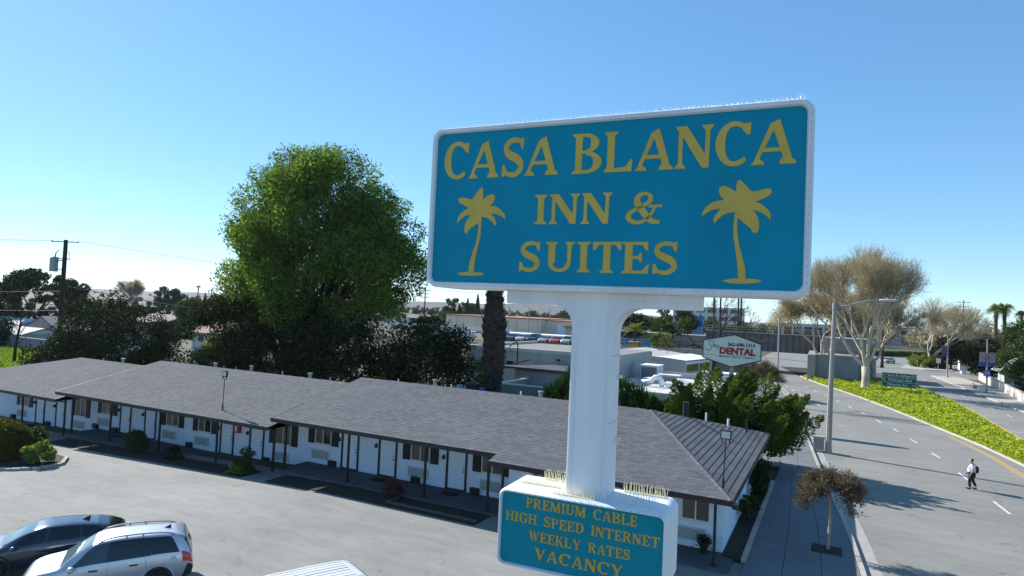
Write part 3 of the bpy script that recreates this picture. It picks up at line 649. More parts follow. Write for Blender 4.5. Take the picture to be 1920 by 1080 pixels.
G['T'] = [stem(0.5,0.25,0.24,0,1.0), P_((0.0,1.0),(0.0,0.74),(0.08,0.74),(0.20,0.90),(0.80,0.90),(0.92,0.74),(1.0,0.74),(1.0,1.0))]
G['E'] = [P_((0.0,0),(0.40,0),(0.40,1.0),(0.0,1.0),(0.0,0.96),(0.12,0.89),(0.12,0.11),(0.0,0.04)), P_((0.38,0),(0.95,0),(1.0,0.30),(0.92,0.29),(0.76,0.10),(0.38,0.095)), P_((0.38,1.0),(0.94,1.0),(0.95,0.72),(0.87,0.73),(0.74,0.90),(0.38,0.905)), P_((0.38,0.46),(0.60,0.46),(0.67,0.36),(0.74,0.36),(0.74,0.66),(0.67,0.66),(0.60,0.56),(0.38,0.55))]
G['&'] = [curve([(0.93,0.05),(0.70,0.09),(0.46,0.40),(0.32,0.64),(0.33,0.85),(0.50,0.94),(0.66,0.85),(0.63,0.68),(0.40,0.52),(0.14,0.36),(0.08,0.20),(0.22,0.06),(0.46,0.07),(0.68,0.28),(0.80,0.55)],[0.10,0.16,0.19,0.19,0.14,0.09,0.12,0.13,0.10,0.13,0.15,0.13,0.10,0.07,0.08],56), P_((0.62,0.50),(0.98,0.50),(0.98,0.58),(0.62,0.58))]
G['P'] = [stem(0.24,0.24,0.24), arc(0.42,0.715,0.56,0.285,-90,90,0.14,0.28,14,0.09), P_((0.3,0.43),(0.46,0.43),(0.46,0.52),(0.3,0.52)), P_((0.3,0.91),(0.46,0.91),(0.46,1.0),(0.3,1.0))]
G['R'] = [stem(0.20,0.22,0.20), arc(0.38,0.735,0.46,0.265,-90,90,0.14,0.26,14,0.09), P_((0.26,0.47),(0.42,0.47),(0.42,0.56),(0.26,0.56)), P_((0.26,0.91),(0.42,0.91),(0.42,1.0),(0.26,1.0)), P_((0.36,0.5),(0.60,0.5),(0.90,0.09),(1.0,0.05),(1.0,0.0),(0.70,0.0))]
G['M'] = [P_((0.0,0),(0.22,0),(0.22,0.04),(0.16,0.11),(0.17,0.85),(0.08,0.88),(0.06,0.11),(0.0,0.04)), P_((0.0,1.0),(0.24,1.0),(0.52,0.30),(0.50,0.02),(0.42,0.02),(0.08,0.90),(0.0,0.96)), P_((0.48,0.02),(0.56,0.02),(0.80,0.70),(0.76,0.98),(0.50,0.26)), P_((0.76,1.0),(1.0,1.0),(1.0,0.96),(0.93,0.89),(0.95,0.11),(1.0,0.04),(1.0,0),(0.68,0),(0.68,0.04),(0.77,0.11),(0.76,0.85))]
G['H'] = [stem(0.20,0.2,0.2), stem(0.80,0.2,0.2), P_((0.28,0.46),(0.72,0.46),(0.72,0.56),(0.28,0.56))]
G['G'] = [arc(0.5,0.5,0.5,0.51,55,318,0.10,0.26,22,0.115), P_((0.70,0.93),(0.92,0.97),(0.90,0.70),(0.82,0.69),(0.66,0.86)), P_((0.56,0.46),(1.0,0.46),(1.0,0.41),(0.92,0.36),(0.92,0.10),(0.72,0.06),(0.72,0.36),(0.56,0.41))]
G['D'] = [stem(0.20,0.22,0.20), arc(0.34,0.5,0.66,0.5,-90,90,0.16,0.26,16,0.10), P_((0.26,0),(0.36,0),(0.36,0.09),(0.26,0.09)), P_((0.26,0.91),(0.36,0.91),(0.36,1.0),(0.26,1.0))]
G['W'] = [P_((0.0,1),(0.28,1),(0.24,0.95),(0.36,0.25),(0.31,0.0),(0.26,0.0),(0.06,0.92)), P_((0.28,0.0),(0.34,0.0),(0.54,0.9),(0.48,1.0)), P_((0.40,1),(0.66,1),(0.61,0.95),(0.70,0.25),(0.68,0.0),(0.62,0.0),(0.45,0.92)), P_((0.64,0.0),(0.70,0.0),(0.93,0.92),(1.0,1.0),(0.78,1.0),(0.85,0.93))]
G['K'] = [stem(0.20,0.2,0.2), P_((0.28,0.40),(0.36,0.40),(0.86,0.94),(0.95,1.0),(0.62,1.0),(0.70,0.92)), P_((0.40,0.54),(0.58,0.62),(0.92,0.09),(1.0,0.05),(1.0,0),(0.70,0))]
G['Y'] = [P_((0.26,0),(0.74,0),(0.70,0.05),(0.61,0.11),(0.61,0.45),(0.40,0.45),(0.40,0.11),(0.30,0.05)), P_((0.0,1),(0.38,1),(0.33,0.94),(0.62,0.45),(0.40,0.40),(0.08,0.93)), P_((0.52,0.40),(0.62,0.43),(0.91,0.93),(1.0,1),(0.70,1),(0.78,0.93))]
G['V'] = [P_((0.0,1),(0.42,1),(0.36,0.94),(0.60,0.28),(0.52,0.0),(0.46,0.0),(0.08,0.93)), P_((0.49,0.0),(0.55,0.0),(0.92,0.93),(1.0,1),(0.68,1),(0.78,0.93))]
def glyph(ch, x0, x1, z0, z1, y, th=0.006):
    """letter as raised strokes in the x/z plane, facing -y"""
    m = MB()
    for k, st in enumerate(G[ch]):
        yy = y-th-0.0006*k
        tr = lambda p: (x0+(x1-x0)*p[0], z0+(z1-z0)*p[1])
        if st[0] == 'poly':
            pts = [tr(p) for p in st[1]]
            m.prism([(a,yy,b) for a,b in pts], (0,y+0.001-yy,0))
        else:
            L = [tr(p) for p in st[1]]; R = [tr(p) for p in st[2]]; n = len(L)
            vs_ = [(a,yy,b) for a,b in L]+[(a,yy,b) for a,b in R]+[(a,y+0.001,b) for a,b in L]+[(a,y+0.001,b) for a,b in R]
            fs = []
            for i in range(n-1):
                fs += [(i,i+1,n+i+1,n+i),(i,2*n+i,2*n+i+1,i+1),(n+i,n+i+1,3*n+i+1,3*n+i)]
            m.add(vs_, fs)
    return m
def text_mesh(body, size, m, bold=0.0, shear=0.0, width=None):
    c = bpy.data.curves.new('text', 'FONT'); c.body = body; c.size = size; c.align_x = 'CENTER'; c.align_y = 'CENTER'; c.extrude = 0.004; c.offset = bold; c.shear = shear; c.resolution_u = 3
    o = bpy.data.objects.new('text', c); COL.objects.link(o); bpy.context.view_layer.update()
    me = bpy.data.meshes.new_from_object(o.evaluated_get(bpy.context.evaluated_depsgraph_get()))
    bpy.data.objects.remove(o); bpy.data.curves.remove(c)
    me.materials.clear(); me.materials.append(m)
    if width:
        n = len(me.vertices); co = np.empty(n*3); me.vertices.foreach_get('co', co); co = co.reshape(-1,3)
        co[:,0] *= width/(co[:,0].max()-co[:,0].min()); me.vertices.foreach_set('co', co.ravel()); me.update()
    return me
# ------------------------------------------------------------------ the pylon sign (local u = right, v = away, z = up)
TH = math.radians(2.6); P0 = Vector((-0.222, 7.265, 0))
UC, VC = -2.355, 0.40
ux = Vector((math.cos(TH), math.sin(TH), 0)); vx = Vector((-math.sin(TH), math.cos(TH), 0))
sign = thing('motel_pylon_sign', 'tall white pylon sign with teal panels and gold lettering', 'sign', P0+ux*UC+vx*VC, TH)
def S(u): return u-UC
def V(v): return v-VC
def rrect(x0, x1, z0, z1, r, n=8):
    out = []
    for cx, cz, a in ((x1-r,z1-r,0),(x0+r,z1-r,90),(x0+r,z0+r,180),(x1-r,z0+r,270)):
        for i in range(n+1): t = math.radians(a+90*i/n); out.append((cx+r*math.cos(t), cz+r*math.sin(t)))
    return out
def cabinet(name, u0, u1, z0, z1, r, depth, rim, lift):
    """rounded box with a soft front rim standing proud round a recessed face"""
    m = MB(); rings = []
    A = rrect(S(u0),S(u1),z0,z1,r); B = rrect(S(u0)+0.02,S(u1)-0.02,z0+0.02,z1-0.02,r-0.02); Cc = rrect(S(u0)+rim-0.012,S(u1)-rim+0.012,z0+rim-0.012,z1-rim+0.012,max(0.03,r-rim+0.012)); D_ = rrect(S(u0)+rim,S(u1)-rim,z0+rim,z1-rim,max(0.03,r-rim))
    back = rrect(S(u0)+0.02,S(u1)-0.02,z0+0.02,z1-0.02,r-0.02)
    for pts, v in ((back,depth),(A,depth-0.025),(A,0.03),(B,-lift*0.3),(Cc,-lift*0.3),(D_,0.02),(D_,0.055)):
        rings.append([(x,V(v),z) for x,z in pts])
    n = len(A); vs_ = [p for r_ in rings for p in r_]; fs = []
    for k in range(len(rings)-1):
        for i in range(n): fs.append((k*n+i,k*n+(i+1)%n,(k+1)*n+(i+1)%n,(k+1)*n+i))
    fs.append(tuple(range(n)))
    m.add(vs_, fs)
    return part(name, m, M['signwhite'], sign)
up = cabinet('upper_cabinet', -4.60, 0.02, 9.655, 11.76, 0.16, 0.74, 0.075, 0.05)
lo = cabinet('lower_cabinet', -3.40, -1.34, 6.28, 7.215, 0.11, 0.75, 0.045, 0.04)
fu = part('upper_face', MB().prism([(x,V(0.03),z) for x,z in rrect(S(-4.53),S(-0.05),9.725,11.69,0.09)], (0,0.02,0)), M['teal'], sign)
fl = part('lower_face', MB().prism([(x,V(0.03),z) for x,z in rrect(S(-3.36),S(-1.38),6.32,7.175,0.07)], (0,0.02,0)), M['teal2'], sign)
UPPER = [('C',-4.412,-4.047,11.57,11.078),('A',-4.047,-3.613,11.56,11.077),('S',-3.567,-3.264,11.567,11.077),('A',-3.262,-2.811,11.562,11.077),('B',-2.635,-2.266,11.557,11.071),('L',-2.234,-1.896,11.553,11.073),('A',-1.865,-1.427,11.557,11.072),('N',-1.412,-0.993,11.556,11.074),('C',-0.972,-0.601,11.567,11.077),('A',-0.602,-0.147,11.564,11.076),
 ('I',-3.095,-2.934,10.833,10.47),('N',-2.904,-2.517,10.834,10.468),('N',-2.496,-2.118,10.834,10.464),('&',-1.952,-1.524,10.832,10.456),
 ('S',-3.271,-2.990,10.255,9.884),('U',-2.927,-2.552,10.25,9.882),('I',-2.522,-2.358,10.249,9.885),('T',-2.327,-1.986,10.249,9.883),('E',-1.979,-1.655,10.248,9.881),('S',-1.615,-1.336,10.25,9.877)]
for ch, a, b, zt_, zb in UPPER:
    part('letter' if ch != '&' else 'ampersand', glyph(ch, S(a), S(b), zb, zt_, V(0.03)), M['gold'], fu)
PALM_L = [(-3.843,10.965),(-3.821,10.921),(-3.815,10.799),(-3.75,10.854),(-3.672,10.863),(-3.643,10.822),(-3.666,10.759),(-3.714,10.708),(-3.648,10.709),(-3.568,10.671),(-3.503,10.607),(-3.489,10.539),(-3.548,10.579),(-3.619,10.606),(-3.698,10.618),(-3.641,10.56),(-3.614,10.496),(-3.622,10.451),(-3.669,10.504),(-3.734,10.554),(-3.807,10.573),(-3.827,10.573),(-3.827,10.456),(-3.833,10.313),(-3.865,10.171),(-3.896,9.999),(-3.902,9.864),(-3.793,9.858),(-3.748,9.842),(-3.791,9.823),(-3.95,9.813),(-4.097,9.821),(-4.143,9.841),(-4.099,9.856),(-3.982,9.867),(-3.968,9.999),(-3.934,10.113),(-3.886,10.256),(-3.866,10.399),(-3.866,10.497),(-3.936,10.457),(-3.998,10.412),(-4.02,10.369),(-4.044,10.361),(-4.065,10.387),(-4.063,10.473),(-4.03,10.545),(-3.976,10.602),(-4.057,10.596),(-4.128,10.554),(-4.178,10.497),(-4.176,10.555),(-4.14,10.619),(-4.077,10.665),(-4.017,10.692),(-4.097,10.735),(-4.156,10.765),(-4.178,10.802),(-4.16,10.831),(-4.102,10.833),(-4.02,10.812),(-3.974,10.801),(-3.926,10.874)]
PALM_R = [(-0.731,10.909),(-0.705,10.926),(-0.678,10.9),(-0.631,10.849),(-0.58,10.792),(-0.525,10.794),(-0.437,10.818),(-0.392,10.813),(-0.376,10.78),(-0.394,10.748),(-0.459,10.712),(-0.535,10.679),(-0.483,10.654),(-0.424,10.608),(-0.384,10.552),(-0.386,10.479),(-0.422,10.521),(-0.48,10.561),(-0.571,10.597),(-0.531,10.555),(-0.501,10.478),(-0.494,10.396),(-0.512,10.348),(-0.537,10.337),(-0.564,10.355),(-0.578,10.39),(-0.644,10.446),(-0.705,10.503),(-0.718,10.496),(-0.718,10.426),(-0.713,10.343),(-0.689,10.203),(-0.653,10.079),(-0.623,9.968),(-0.613,9.851),(-0.497,9.844),(-0.448,9.823),(-0.496,9.806),(-0.65,9.791),(-0.795,9.799),(-0.855,9.818),(-0.809,9.837),(-0.691,9.85),(-0.697,9.953),(-0.714,10.078),(-0.735,10.203),(-0.752,10.315),(-0.757,10.413),(-0.753,10.497),(-0.743,10.573),(-0.819,10.561),(-0.878,10.534),(-0.93,10.485),(-0.956,10.446),(-0.968,10.486),(-0.952,10.542),(-0.894,10.612),(-0.968,10.606),(-1.028,10.579),(-1.088,10.534),(-1.092,10.567),(-1.051,10.637),(-0.984,10.685),(-0.904,10.704),(-0.857,10.703),(-0.898,10.746),(-0.921,10.803),(-0.915,10.846),(-0.882,10.863),(-0.828,10.85),(-0.774,10.819),(-0.738,10.793),(-0.738,10.86)]
for pp in (PALM_L, PALM_R):
    part('palm_emblem', MB().prism([(S(a),V(0.024),b) for a,b in pp], (0,0.007,0)), M['gold'], fu)
def text_line(words, z0, z1, mm, par, gap=0.10):
    wd = {'I':0.45,'M':1.25,'W':1.3,'&':1.1,'L':0.85,'E':0.85,'S':0.8,'P':0.85}
    for word, a, b in words:
        tot = sum(wd.get(c,1.0) for c in word)+gap*(len(word)-1); sc = (b-a)/tot; x = a
        for c in word:
            w = wd.get(c,1.0)*sc; part('letter', glyph(c, S(x), S(x+w), z0, z1, V(0.03), 0.004), mm, par); x += w+gap*sc
text_line([('PREMIUM',-3.040,-2.285),('CABLE',-2.195,-1.680)], 7.018, 7.138, M['gold2'], fl)
text_line([('HIGH',-3.300,-2.892),('SPEED',-2.800,-2.300),('INTERNET',-2.214,-1.420)], 6.827, 6.945, M['gold2'], fl)
text_line([('WEEKLY',-2.985,-2.330),('RATES',-2.238,-1.748)], 6.632, 6.748, M['gold2'], fl)
text_line([('VACANCY',-2.905,-1.822)], 6.418, 6.556, M['gold2'], fl)
# pole, curved T bracket
PU0, PU1, PV0, PV1 = -2.612, -2.098, 0.20, 0.62
part('pole', MB().box(S(PU0),S(PU1),V(PV0),V(PV1),-0.3,9.30), M['signwhite'], sign, bevel=0.025)
def bracket_outline(inset, z_top):
    l, r, b = -3.50+inset, -1.11-inset, 9.485+inset
    pl, pr = PU0+0.004+inset*0.9, PU1-0.004-inset*0.9; R_ = 0.26
    pts = [(l,z_top),(l,b)]
    for i in range(11): t = math.radians(90-90*i/10); pts.append((pl-R_+R_*math.cos(t)+0.0, b-R_+R_*math.sin(t)))
    pts.append((pl,8.9)); pts.append((pr,8.9))
    for i in range(11): t = math.radians(180-90*i/10); pts.append((pr+R_*1.25+R_*1.25*math.cos(t), b-R_*1.25+R_*1.25*math.sin(t)))
    pts += [(r,b),(r,z_top)]
    return pts
br = part('bracket', MB().prism([(S(a),V(PV0-0.004),b) for a,b in bracket_outline(0.0,9.66)], (0,PV1-PV0+0.008,0)), M['signwhite'], sign, bevel=0.012)
# thin raised beads framing the bracket and pole face
bd = MB(); o_ = bracket_outline(0.07,9.64)
half = o_[:13]; half2 = o_[14:]
for seg in (half+[(PU0+0.07,7.25)], [(PU1-0.07,7.25)]+half2):
    bd.tube([(S(a),V(PV0-0.004),b) for a,b in seg], 0.007, 6)
part('bead', bd, M['signwhite'], sign)
for z in (8.62,7.85): part('hinge', MB().box(S(PU1)-0.004,S(PU1)+0.05,V(0.5),V(0.58),z,z+0.035), M['frame'], sign)
for z in (8.9,8.1): part('seam', MB().box(S(PU0)+0.02,S(PU1)+0.002,V(PV0)+0.01,V(PV1)+0.002,z,z+0.006), M['metal'], sign)
# bird spikes
def spikes(u0, u1, v, z, h, n, jitter=0.02, tilt=0.3):
    r_ = random.Random(int(u0*100)+n); m = MB(); m.box(S(u0),S(u1),V(v)-0.02,V(v)+0.02,z,z+0.014)
    for i in range(n):
        u = u0+(u1-u0)*(i+0.5)/n
        for k in (-1,1):
            a = Vector((S(u)+r_.uniform(-.006,.006),V(v)+k*0.012,z+0.01)); b = a+Vector((r_.uniform(-jitter,jitter),k*tilt*h,h*r_.uniform(0.85,1.1)))
            m.tube([a,b],[0.0045,0.0015],4,False)
    return m
part('bird_spikes', spikes(-3.05,-2.63,0.66,7.21,0.115,17), M['spike'], sign)
part('bird_spikes', spikes(-3.25,-2.72,0.36,7.21,0.10,16), M['spike'], sign)
part('bird_spikes', spikes(-2.72,-2.20,0.10,7.21,0.11,16), M['spike'], sign)
part('bird_spikes', spikes(-2.00,-1.46,0.66,7.21,0.115,19), M['spike'], sign)
part('bird_spikes', spikes(-2.05,-1.50,0.22,7.21,0.12,22), M['spikew'], sign)
for a, b, mm in ((-4.45,-3.0,'spikew'),(-3.0,-2.75,'spike'),(-2.68,-2.35,'spike'),(-2.33,-1.65,'spikew'),(-1.6,-0.95,'spikew'),(-0.9,-0.2,'spikew')):
    part('bird_spikes', spikes(a,b,0.25,11.755,0.085,int((b-a)*36)), M[mm], sign)
    part('bird_spikes', spikes(a,b,0.50,11.755,0.085,int((b-a)*30)), M[mm], sign)
part('bird_spikes', spikes(-0.16,-0.08,0.2,11.755,0.09,4), M['spikew'], sign)
# little lamp modules round the upper rim
lm_ = MB(); lw_ = MB()
for i in range(47):
    u = -4.42+i*0.0915
    for k in range(4): lw_.box(S(u)+k*0.011,S(u)+k*0.011+0.008,V(-0.021),V(-0.013),11.722,11.732)
    for k in range(2): lm_.box(S(u)+k*0.03,S(u)+k*0.03+0.008,V(-0.019),V(-0.013),9.690,9.697)
for i in range(21):
    z = 9.80+i*0.089
    for k in range(3): lw_.box(S(-4.566),S(-4.557),V(-0.021),V(-0.013),z+k*0.014,z+k*0.014+0.009)
    lm_.box(S(-0.019),S(-0.011),V(-0.019),V(-0.013),z,z+0.012)
part('lamp_modules', lw_, M['white'], sign, kind='stuff'); part('rivets', lm_, M['metal'], sign, kind='stuff')
for z_, y_ in ((6.31,7.185),): 
    rv_ = MB()
    for i in range(24): rv_.box(S(-3.33)+i*0.083,S(-3.33)+i*0.083+0.01,V(-0.017),V(-0.011),7.190,7.198)
    part('rivets', rv_, M['metal'], sign, kind='stuff')
part('base_plinth', MB().box(S(-2.9),S(-1.8),V(-0.1),V(0.95),0.0,0.35), M['kerb'], sign, bevel=0.03)
part('base_collar', MB().box(S(-2.62),S(-2.09),V(0.18),V(0.64),0.35,0.6), M['signwhite'], sign)
# ------------------------------------------------------------------ cars
def lerp_station(ST, x):
    xs = [s[0] for s in ST]
    i = max(0, min(len(ST)-2, next((k for k in range(len(ST)-1) if x <= xs[k+1]), len(ST)-2)))
    a, b = ST[i], ST[i+1]; t = (x-a[0])/(b[0]-a[0])
    p, q = ST[max(0,i-1)], ST[min(len(ST)-1,i+2)]
    out = []
    for k in range(1,7):
        m0 = (b[k]-p[k])/(b[0]-p[0])*(b[0]-a[0]); m1 = (q[k]-a[k])/(q[0]-a[0])*(b[0]-a[0])
        if (b[k]-a[k])*(a[k]-p[k]) <= 0: m0 = 0
        if (q[k]-b[k])*(b[k]-a[k]) <= 0: m1 = 0
        t2, t3 = t*t, t*t*t
        out.append((2*t3-3*t2+1)*a[k]+(t3-2*t2+t)*m0+(-2*t3+3*t2)*b[k]+(t3-t2)*m1)
    return out
def ring(st):
    zl, zb, zt, wl, wb, wt = st; h = zt-zb
    return [(0,zl),(wl*0.85,zl),(wl*0.98,zl+0.06),(wl+(wb*1.015-wl)*0.6,zl+0.45*(zb-zl)),(wb*1.015,zl+0.78*(zb-zl)),(wb,zb),(wb+(wt-wb)*0.38,zb+0.42*h),(wb+(wt-wb)*0.78,zb+0.80*h),(wt,zb+0.93*h),(wt*0.82,zb+0.985*h),(wt*0.45,zt-0.002),(0,zt)]
def surf(ST, x, t):
    r = ring(lerp_station(ST, x)); k = min(len(r)-2, int(t)); f = t-k
    return r[k][0]+(r[k+1][0]-r[k][0])*f, r[k][1]+(r[k+1][1]-r[k][1])*f
def body_mesh(ST, n=56):
    x0, x1 = ST[0][0], ST[-1][0]; m = MB(); R = None; vs_ = []; k = None
    for i in range(n+1):
        x = x0+(x1-x0)*(0.5-0.5*math.cos(math.pi*i/n)*1.0) if False else x0+(x1-x0)*i/n
        r = ring(lerp_station(ST, x)); full = [(x,y,z) for y,z in r]+[(x,-y,z) for y,z in r[-2:0:-1]]; k = len(full); vs_ += full
    fs = [(i*k+j,(i+1)*k+j,(i+1)*k+(j+1)%k,i*k+(j+1)%k) for i in range(n) for j in range(k)]+[tuple(range(k)), tuple(range(n*k,(n+1)*k))[::-1]]
    return m.add(vs_, fs)
def patch(ST, xa0, xa1, xb0, xb1, t0, t1, side, off=0.006, nu=10, nv=6):
    """piece of the body skin: x runs xa0..xa1 at t0 and xb0..xb1 at t1"""
    m = MB(); g_ = []
    def f(u, v):
        t = t0+(t1-t0)*v; x = (xa0+(xb0-xa0)*v)+((xa1+(xb1-xa1)*v)-(xa0+(xb0-xa0)*v))*u
        y, z = surf(ST, x, t); e = 0.02
        ya, za = surf(ST, x, max(0,t-e)); yb_, zb_ = surf(ST, x, min(10.999,t+e)); ty, tz = yb_-ya, zb_-za; l = math.hypot(ty,tz)+1e-9
        y2, z2 = surf(ST, min(ST[-1][0],x+0.03), t); y3, z3 = surf(ST, max(ST[0][0],x-0.03), t)
        nrm = Vector((0.06, y2-y3, z2-z3)).cross(Vector((0, ty, tz))).normalized()
        if nrm.y*1.0+nrm.z*1.0 < 0: nrm = -nrm
        p = Vector((x,y,z))+nrm*off
        return (p.x, p.y*side, p.z)
    return m.grid(f, nu, nv)
def topband(ST, x0, x1, t0=8.2, off=0.006, n=8):
    """windscreen / hatch glass: across the top from side to side"""
    m = MB()
    def f(u, v):
        x = x0+(x1-x0)*u; s = v*2-1; t = 11-(11-t0)*abs(s); y, z = surf(ST, x, min(t,10.999))
        y2, z2 = surf(ST, min(ST[-1][0],x+0.03), min(t,10.999)); y3, z3 = surf(ST, max(ST[0][0],x-0.03), min(t,10.999))
        nrm = Vector((-(z2-z3), 0, 0.06)).normalized()
        return (x+nrm.x*off, math.copysign(y,s) if abs(s) > 1e-6 else 0.0, z+nrm.z*off)
    return m.grid(f, n, 12)
CARM = {}
def carpaint(name, col, rough=0.3, metal=0.5): 
    m = mat(name, col, rough, metal=metal, spec=0.5, coat=0.8); m.node_tree.nodes['Principled BSDF'].inputs['Coat Roughness'].default_value = 0.06; return m
GL = mat('car_glass', (0.008,0.010,0.013), 0.06, spec=0.7); GLT = mat('windscreen_glass', (0.10,0.15,0.17), 0.08, spec=0.7)
TAIL = mat('tail_light', (0.45,0.015,0.01), 0.2, spec=0.6, coat=0.5); HEAD = mat('headlight', (0.7,0.72,0.74), 0.15)
def wheel_meshes(r):
    t = MB(); n = 22
    prof = [(-0.11,r*0.66),(-0.11,r*0.93),(-0.07,r),(0.07,r),(0.11,r*0.93),(0.11,r*0.66)]
    vs_ = [(rr*math.cos(2*math.pi*i/n), y, rr*math.sin(2*math.pi*i/n)) for i in range(n) for y, rr in prof]; k = len(prof)
    t.add(vs_, [(i*k+j,((i+1)%n)*k+j,((i+1)%n)*k+j+1,i*k+j+1) for i in range(n) for j in range(k-1)])
    h = MB(); h.cyl((0,-0.075,0),(0,0.075,0),r*0.67,n=n)
    for i in range(5):
        a = 2*math.pi*i/5; d = Vector((math.cos(a),0,math.sin(a))); q = Vector((-d.z,0,d.x))*0.03
        for sgn in (-1,1):
            y = 0.085*sgn; h.add([Vector((0,y,0))-q*1.3,Vector((0,y,0))+q*1.3,d*r*0.62+Vector((0,y,0))+q,d*r*0.62+Vector((0,y,0))-q], [(0,1,2,3)])
    return t.mesh('tyre', M['tyre'], True), h.mesh('rim', M['rim'])
def make_car(name, label, cat, loc, heading, ST, paint, wheels, opts, group=None):
    rz = math.atan2(heading[1], heading[0]); c = thing(name, label, cat, loc, rz, group)
    b = part('body', body_mesh(ST), paint, c, smooth=True)
    for w in opts.get('side', []):
        for s in (1,-1): part('side_window', patch(ST, *w[:6], s), w[6] if len(w) > 6 else GL, c, smooth=True)
    if 'screen' in opts: part('windscreen', topband(ST, *opts['screen']), opts.get('screenmat', GLT), c, smooth=True)
    if 'rear' in opts: part('rear_window', topband(ST, *opts['rear']), GL, c, smooth=True)
    for w in opts.get('tail', []):
        for s in (1,-1): part('tail_light', patch(ST, *w, s, 0.012), TAIL, c, smooth=True)
    for w in opts.get('cladding', []):
        for s in (1,-1): part('cladding', patch(ST, *w, s, 0.012), M['plastic'], c, smooth=True)
    tm, rm = wheel_meshes(opts.get('r', 0.35))
    for x in wheels:
        wl = lerp_station(ST, x)[4]
        for s in (1,-1):
            am = MB(); r = opts.get('r',0.35)*1.18; y = s*(wl+0.012)
            am.add([(x+r*math.cos(math.pi*i/16),y,opts.get('r',0.35)+r*math.sin(math.pi*i/16)) for i in range(17)]+[(x+r,y,0.24),(x-r,y,0.24)][::-1][:0]+[(x-r,y,0.22),(x+r,y,0.22)], [tuple(range(19))])
            ar = part('wheel_arch', am, M['black'], c)
            lip = MB(); lip.tube([(x+(r+0.03)*math.cos(math.pi*i/16),s*(wl+0.012),opts.get('r',0.35)+(r+0.03)*math.sin(math.pi*i/16)) for i in range(17)], 0.035, 6)
            part('arch_lip', lip, opts.get('lip', M['plastic']), ar)
            wo = part('wheel', MB().cyl((0,-0.05,0),(0,0.05,0),0.06,n=10), M['rim'], c, loc=(x, s*(wl-0.075), opts.get('r',0.35)))
            part('tyre', tm, None, wo); part('rim', rm, None, wo)
    return c
ST_SUV = [(-2.33,.46,.66,.70,.66,.74,.60),(-2.29,.38,.90,.98,.80,.86,.72),(-2.20,.32,1.02,1.22,.85,.88,.70),(-2.08,.30,1.05,1.50,.87,.90,.66),(-1.95,.28,1.07,1.63,.88,.91,.64),(-1.6,.25,1.07,1.69,.89,.92,.64),(-.8,.25,1.04,1.72,.90,.925,.65),(0,.25,1.0,1.70,.90,.925,.66),(.45,.25,.99,1.60,.90,.925,.66),(.9,.25,.98,1.34,.90,.92,.68),(1.22,.25,.97,1.11,.89,.91,.74),(1.36,.26,.96,1.04,.89,.91,.74),(1.9,.28,.88,.96,.87,.88,.65),(2.2,.35,.75,.82,.80,.80,.55),(2.33,.42,.58,.62,.62,.62,.40)]
suv = make_car('silver_suv', 'silver compact SUV parked nose towards the camera with roof rails', 'car', (-20.4,13.05,0), (-0.60,-0.80), ST_SUV, carpaint('silver_paint', (0.50,0.53,0.58), 0.34, 0.55), (-1.33,1.42),
   dict(r=0.36, side=[(-1.12,0.12,-0.98,0.0,5.30,7.75),(0.12,1.08,0.0,0.44,5.30,7.75,mat('clear_side_glass',(0.035,0.06,0.065),0.05,spec=0.7)),(-1.92,-1.12,-1.62,-0.98,5.35,7.65)], screen=(0.50,1.30,7.9), rear=(-2.27,-2.04,7.0), tail=[(-2.30,-2.02,-2.22,-1.97,3.9,5.5)], cladding=[(-2.32,-2.02,-2.31,-2.16,2.0,3.6),(-0.9,1.0,-0.9,1.0,2.0,2.7),(2.0,2.32,2.1,2.32,2.0,3.2)], lip=carpaint('arch_silver',(0.42,0.45,0.50),0.35,0.5)))
for s in (1,-1):
    rl = MB(); pts = []
    for i in range(15):
        x = -1.75+2.1*i/14; y, z = surf(ST_SUV, x, 8.4); pts.append((x, y*s*0.99, z+0.075*math.sin(math.pi*min(1,max(0,i/14)))**0.35))
    rl.tube(pts, 0.024, 6)
    for i in (0,6,9,14): rl.cyl((pts[i][0],pts[i][1],pts[i][2]-0.09),pts[i],0.028,0.02,8)
    part('roof_rail', rl, M['metal'], suv, smooth=True)
    mi = MB(); y, z = surf(ST_SUV, 0.95, 5.0); mi.grid(lambda u,v,y=y,z=z,s=s: (0.98+0.11*math.cos(math.pi*(v-0.5))*math.cos(2*math.pi*u)*0.9, s*(y+0.15+0.13*math.sin(math.pi*(v-0.5))), z+0.06+0.095*math.cos(math.pi*(v-0.5))*math.sin(2*math.pi*u)), 14, 8)
    mo = part('wing_mirror', mi, bpy.data.materials['silver_paint'], suv, smooth=True)
    part('mirror_arm', MB().box(0.95,1.02,s*y-0.02 if s > 0 else s*y-0.06,s*y+0.06 if s > 0 else s*y+0.02,z-0.02,z+0.04), M['plastic'], mo)
    for x in (-0.45,0.62):
        y, z = surf(ST_SUV, x-0.2, 4.35); part('door_handle', MB().box(x-0.32,x-0.08,s*(y+0.004)-0.02,s*(y+0.004)+0.025,z-0.02,z+0.02), M['plastic'], suv, bevel=0.008)
    for x0, x1, k in ((-1.03,-0.95,0),(0.03,0.06,1)):
        pts = [(x0+(x1-x0)*t/8, *[q for q in surf(ST_SUV, x0+(x1-x0)*t/8, 2.2+3.0*t/8)]) for t in range(9)]
        part('door_seam', MB().tube([(a,s*(b+0.001),c) for a,b,c in pts], 0.005, 4), M['plastic'], suv)
part('fuel_flap', MB().cyl((-1.75,surf(ST_SUV,-1.75,4.5)[0]-0.01,surf(ST_SUV,-1.75,4.5)[1]),(-1.75,surf(ST_SUV,-1.75,4.5)[0]+0.006,surf(ST_SUV,-1.75,4.5)[1]),0.085,n=18), bpy.data.materials['silver_paint'], suv)
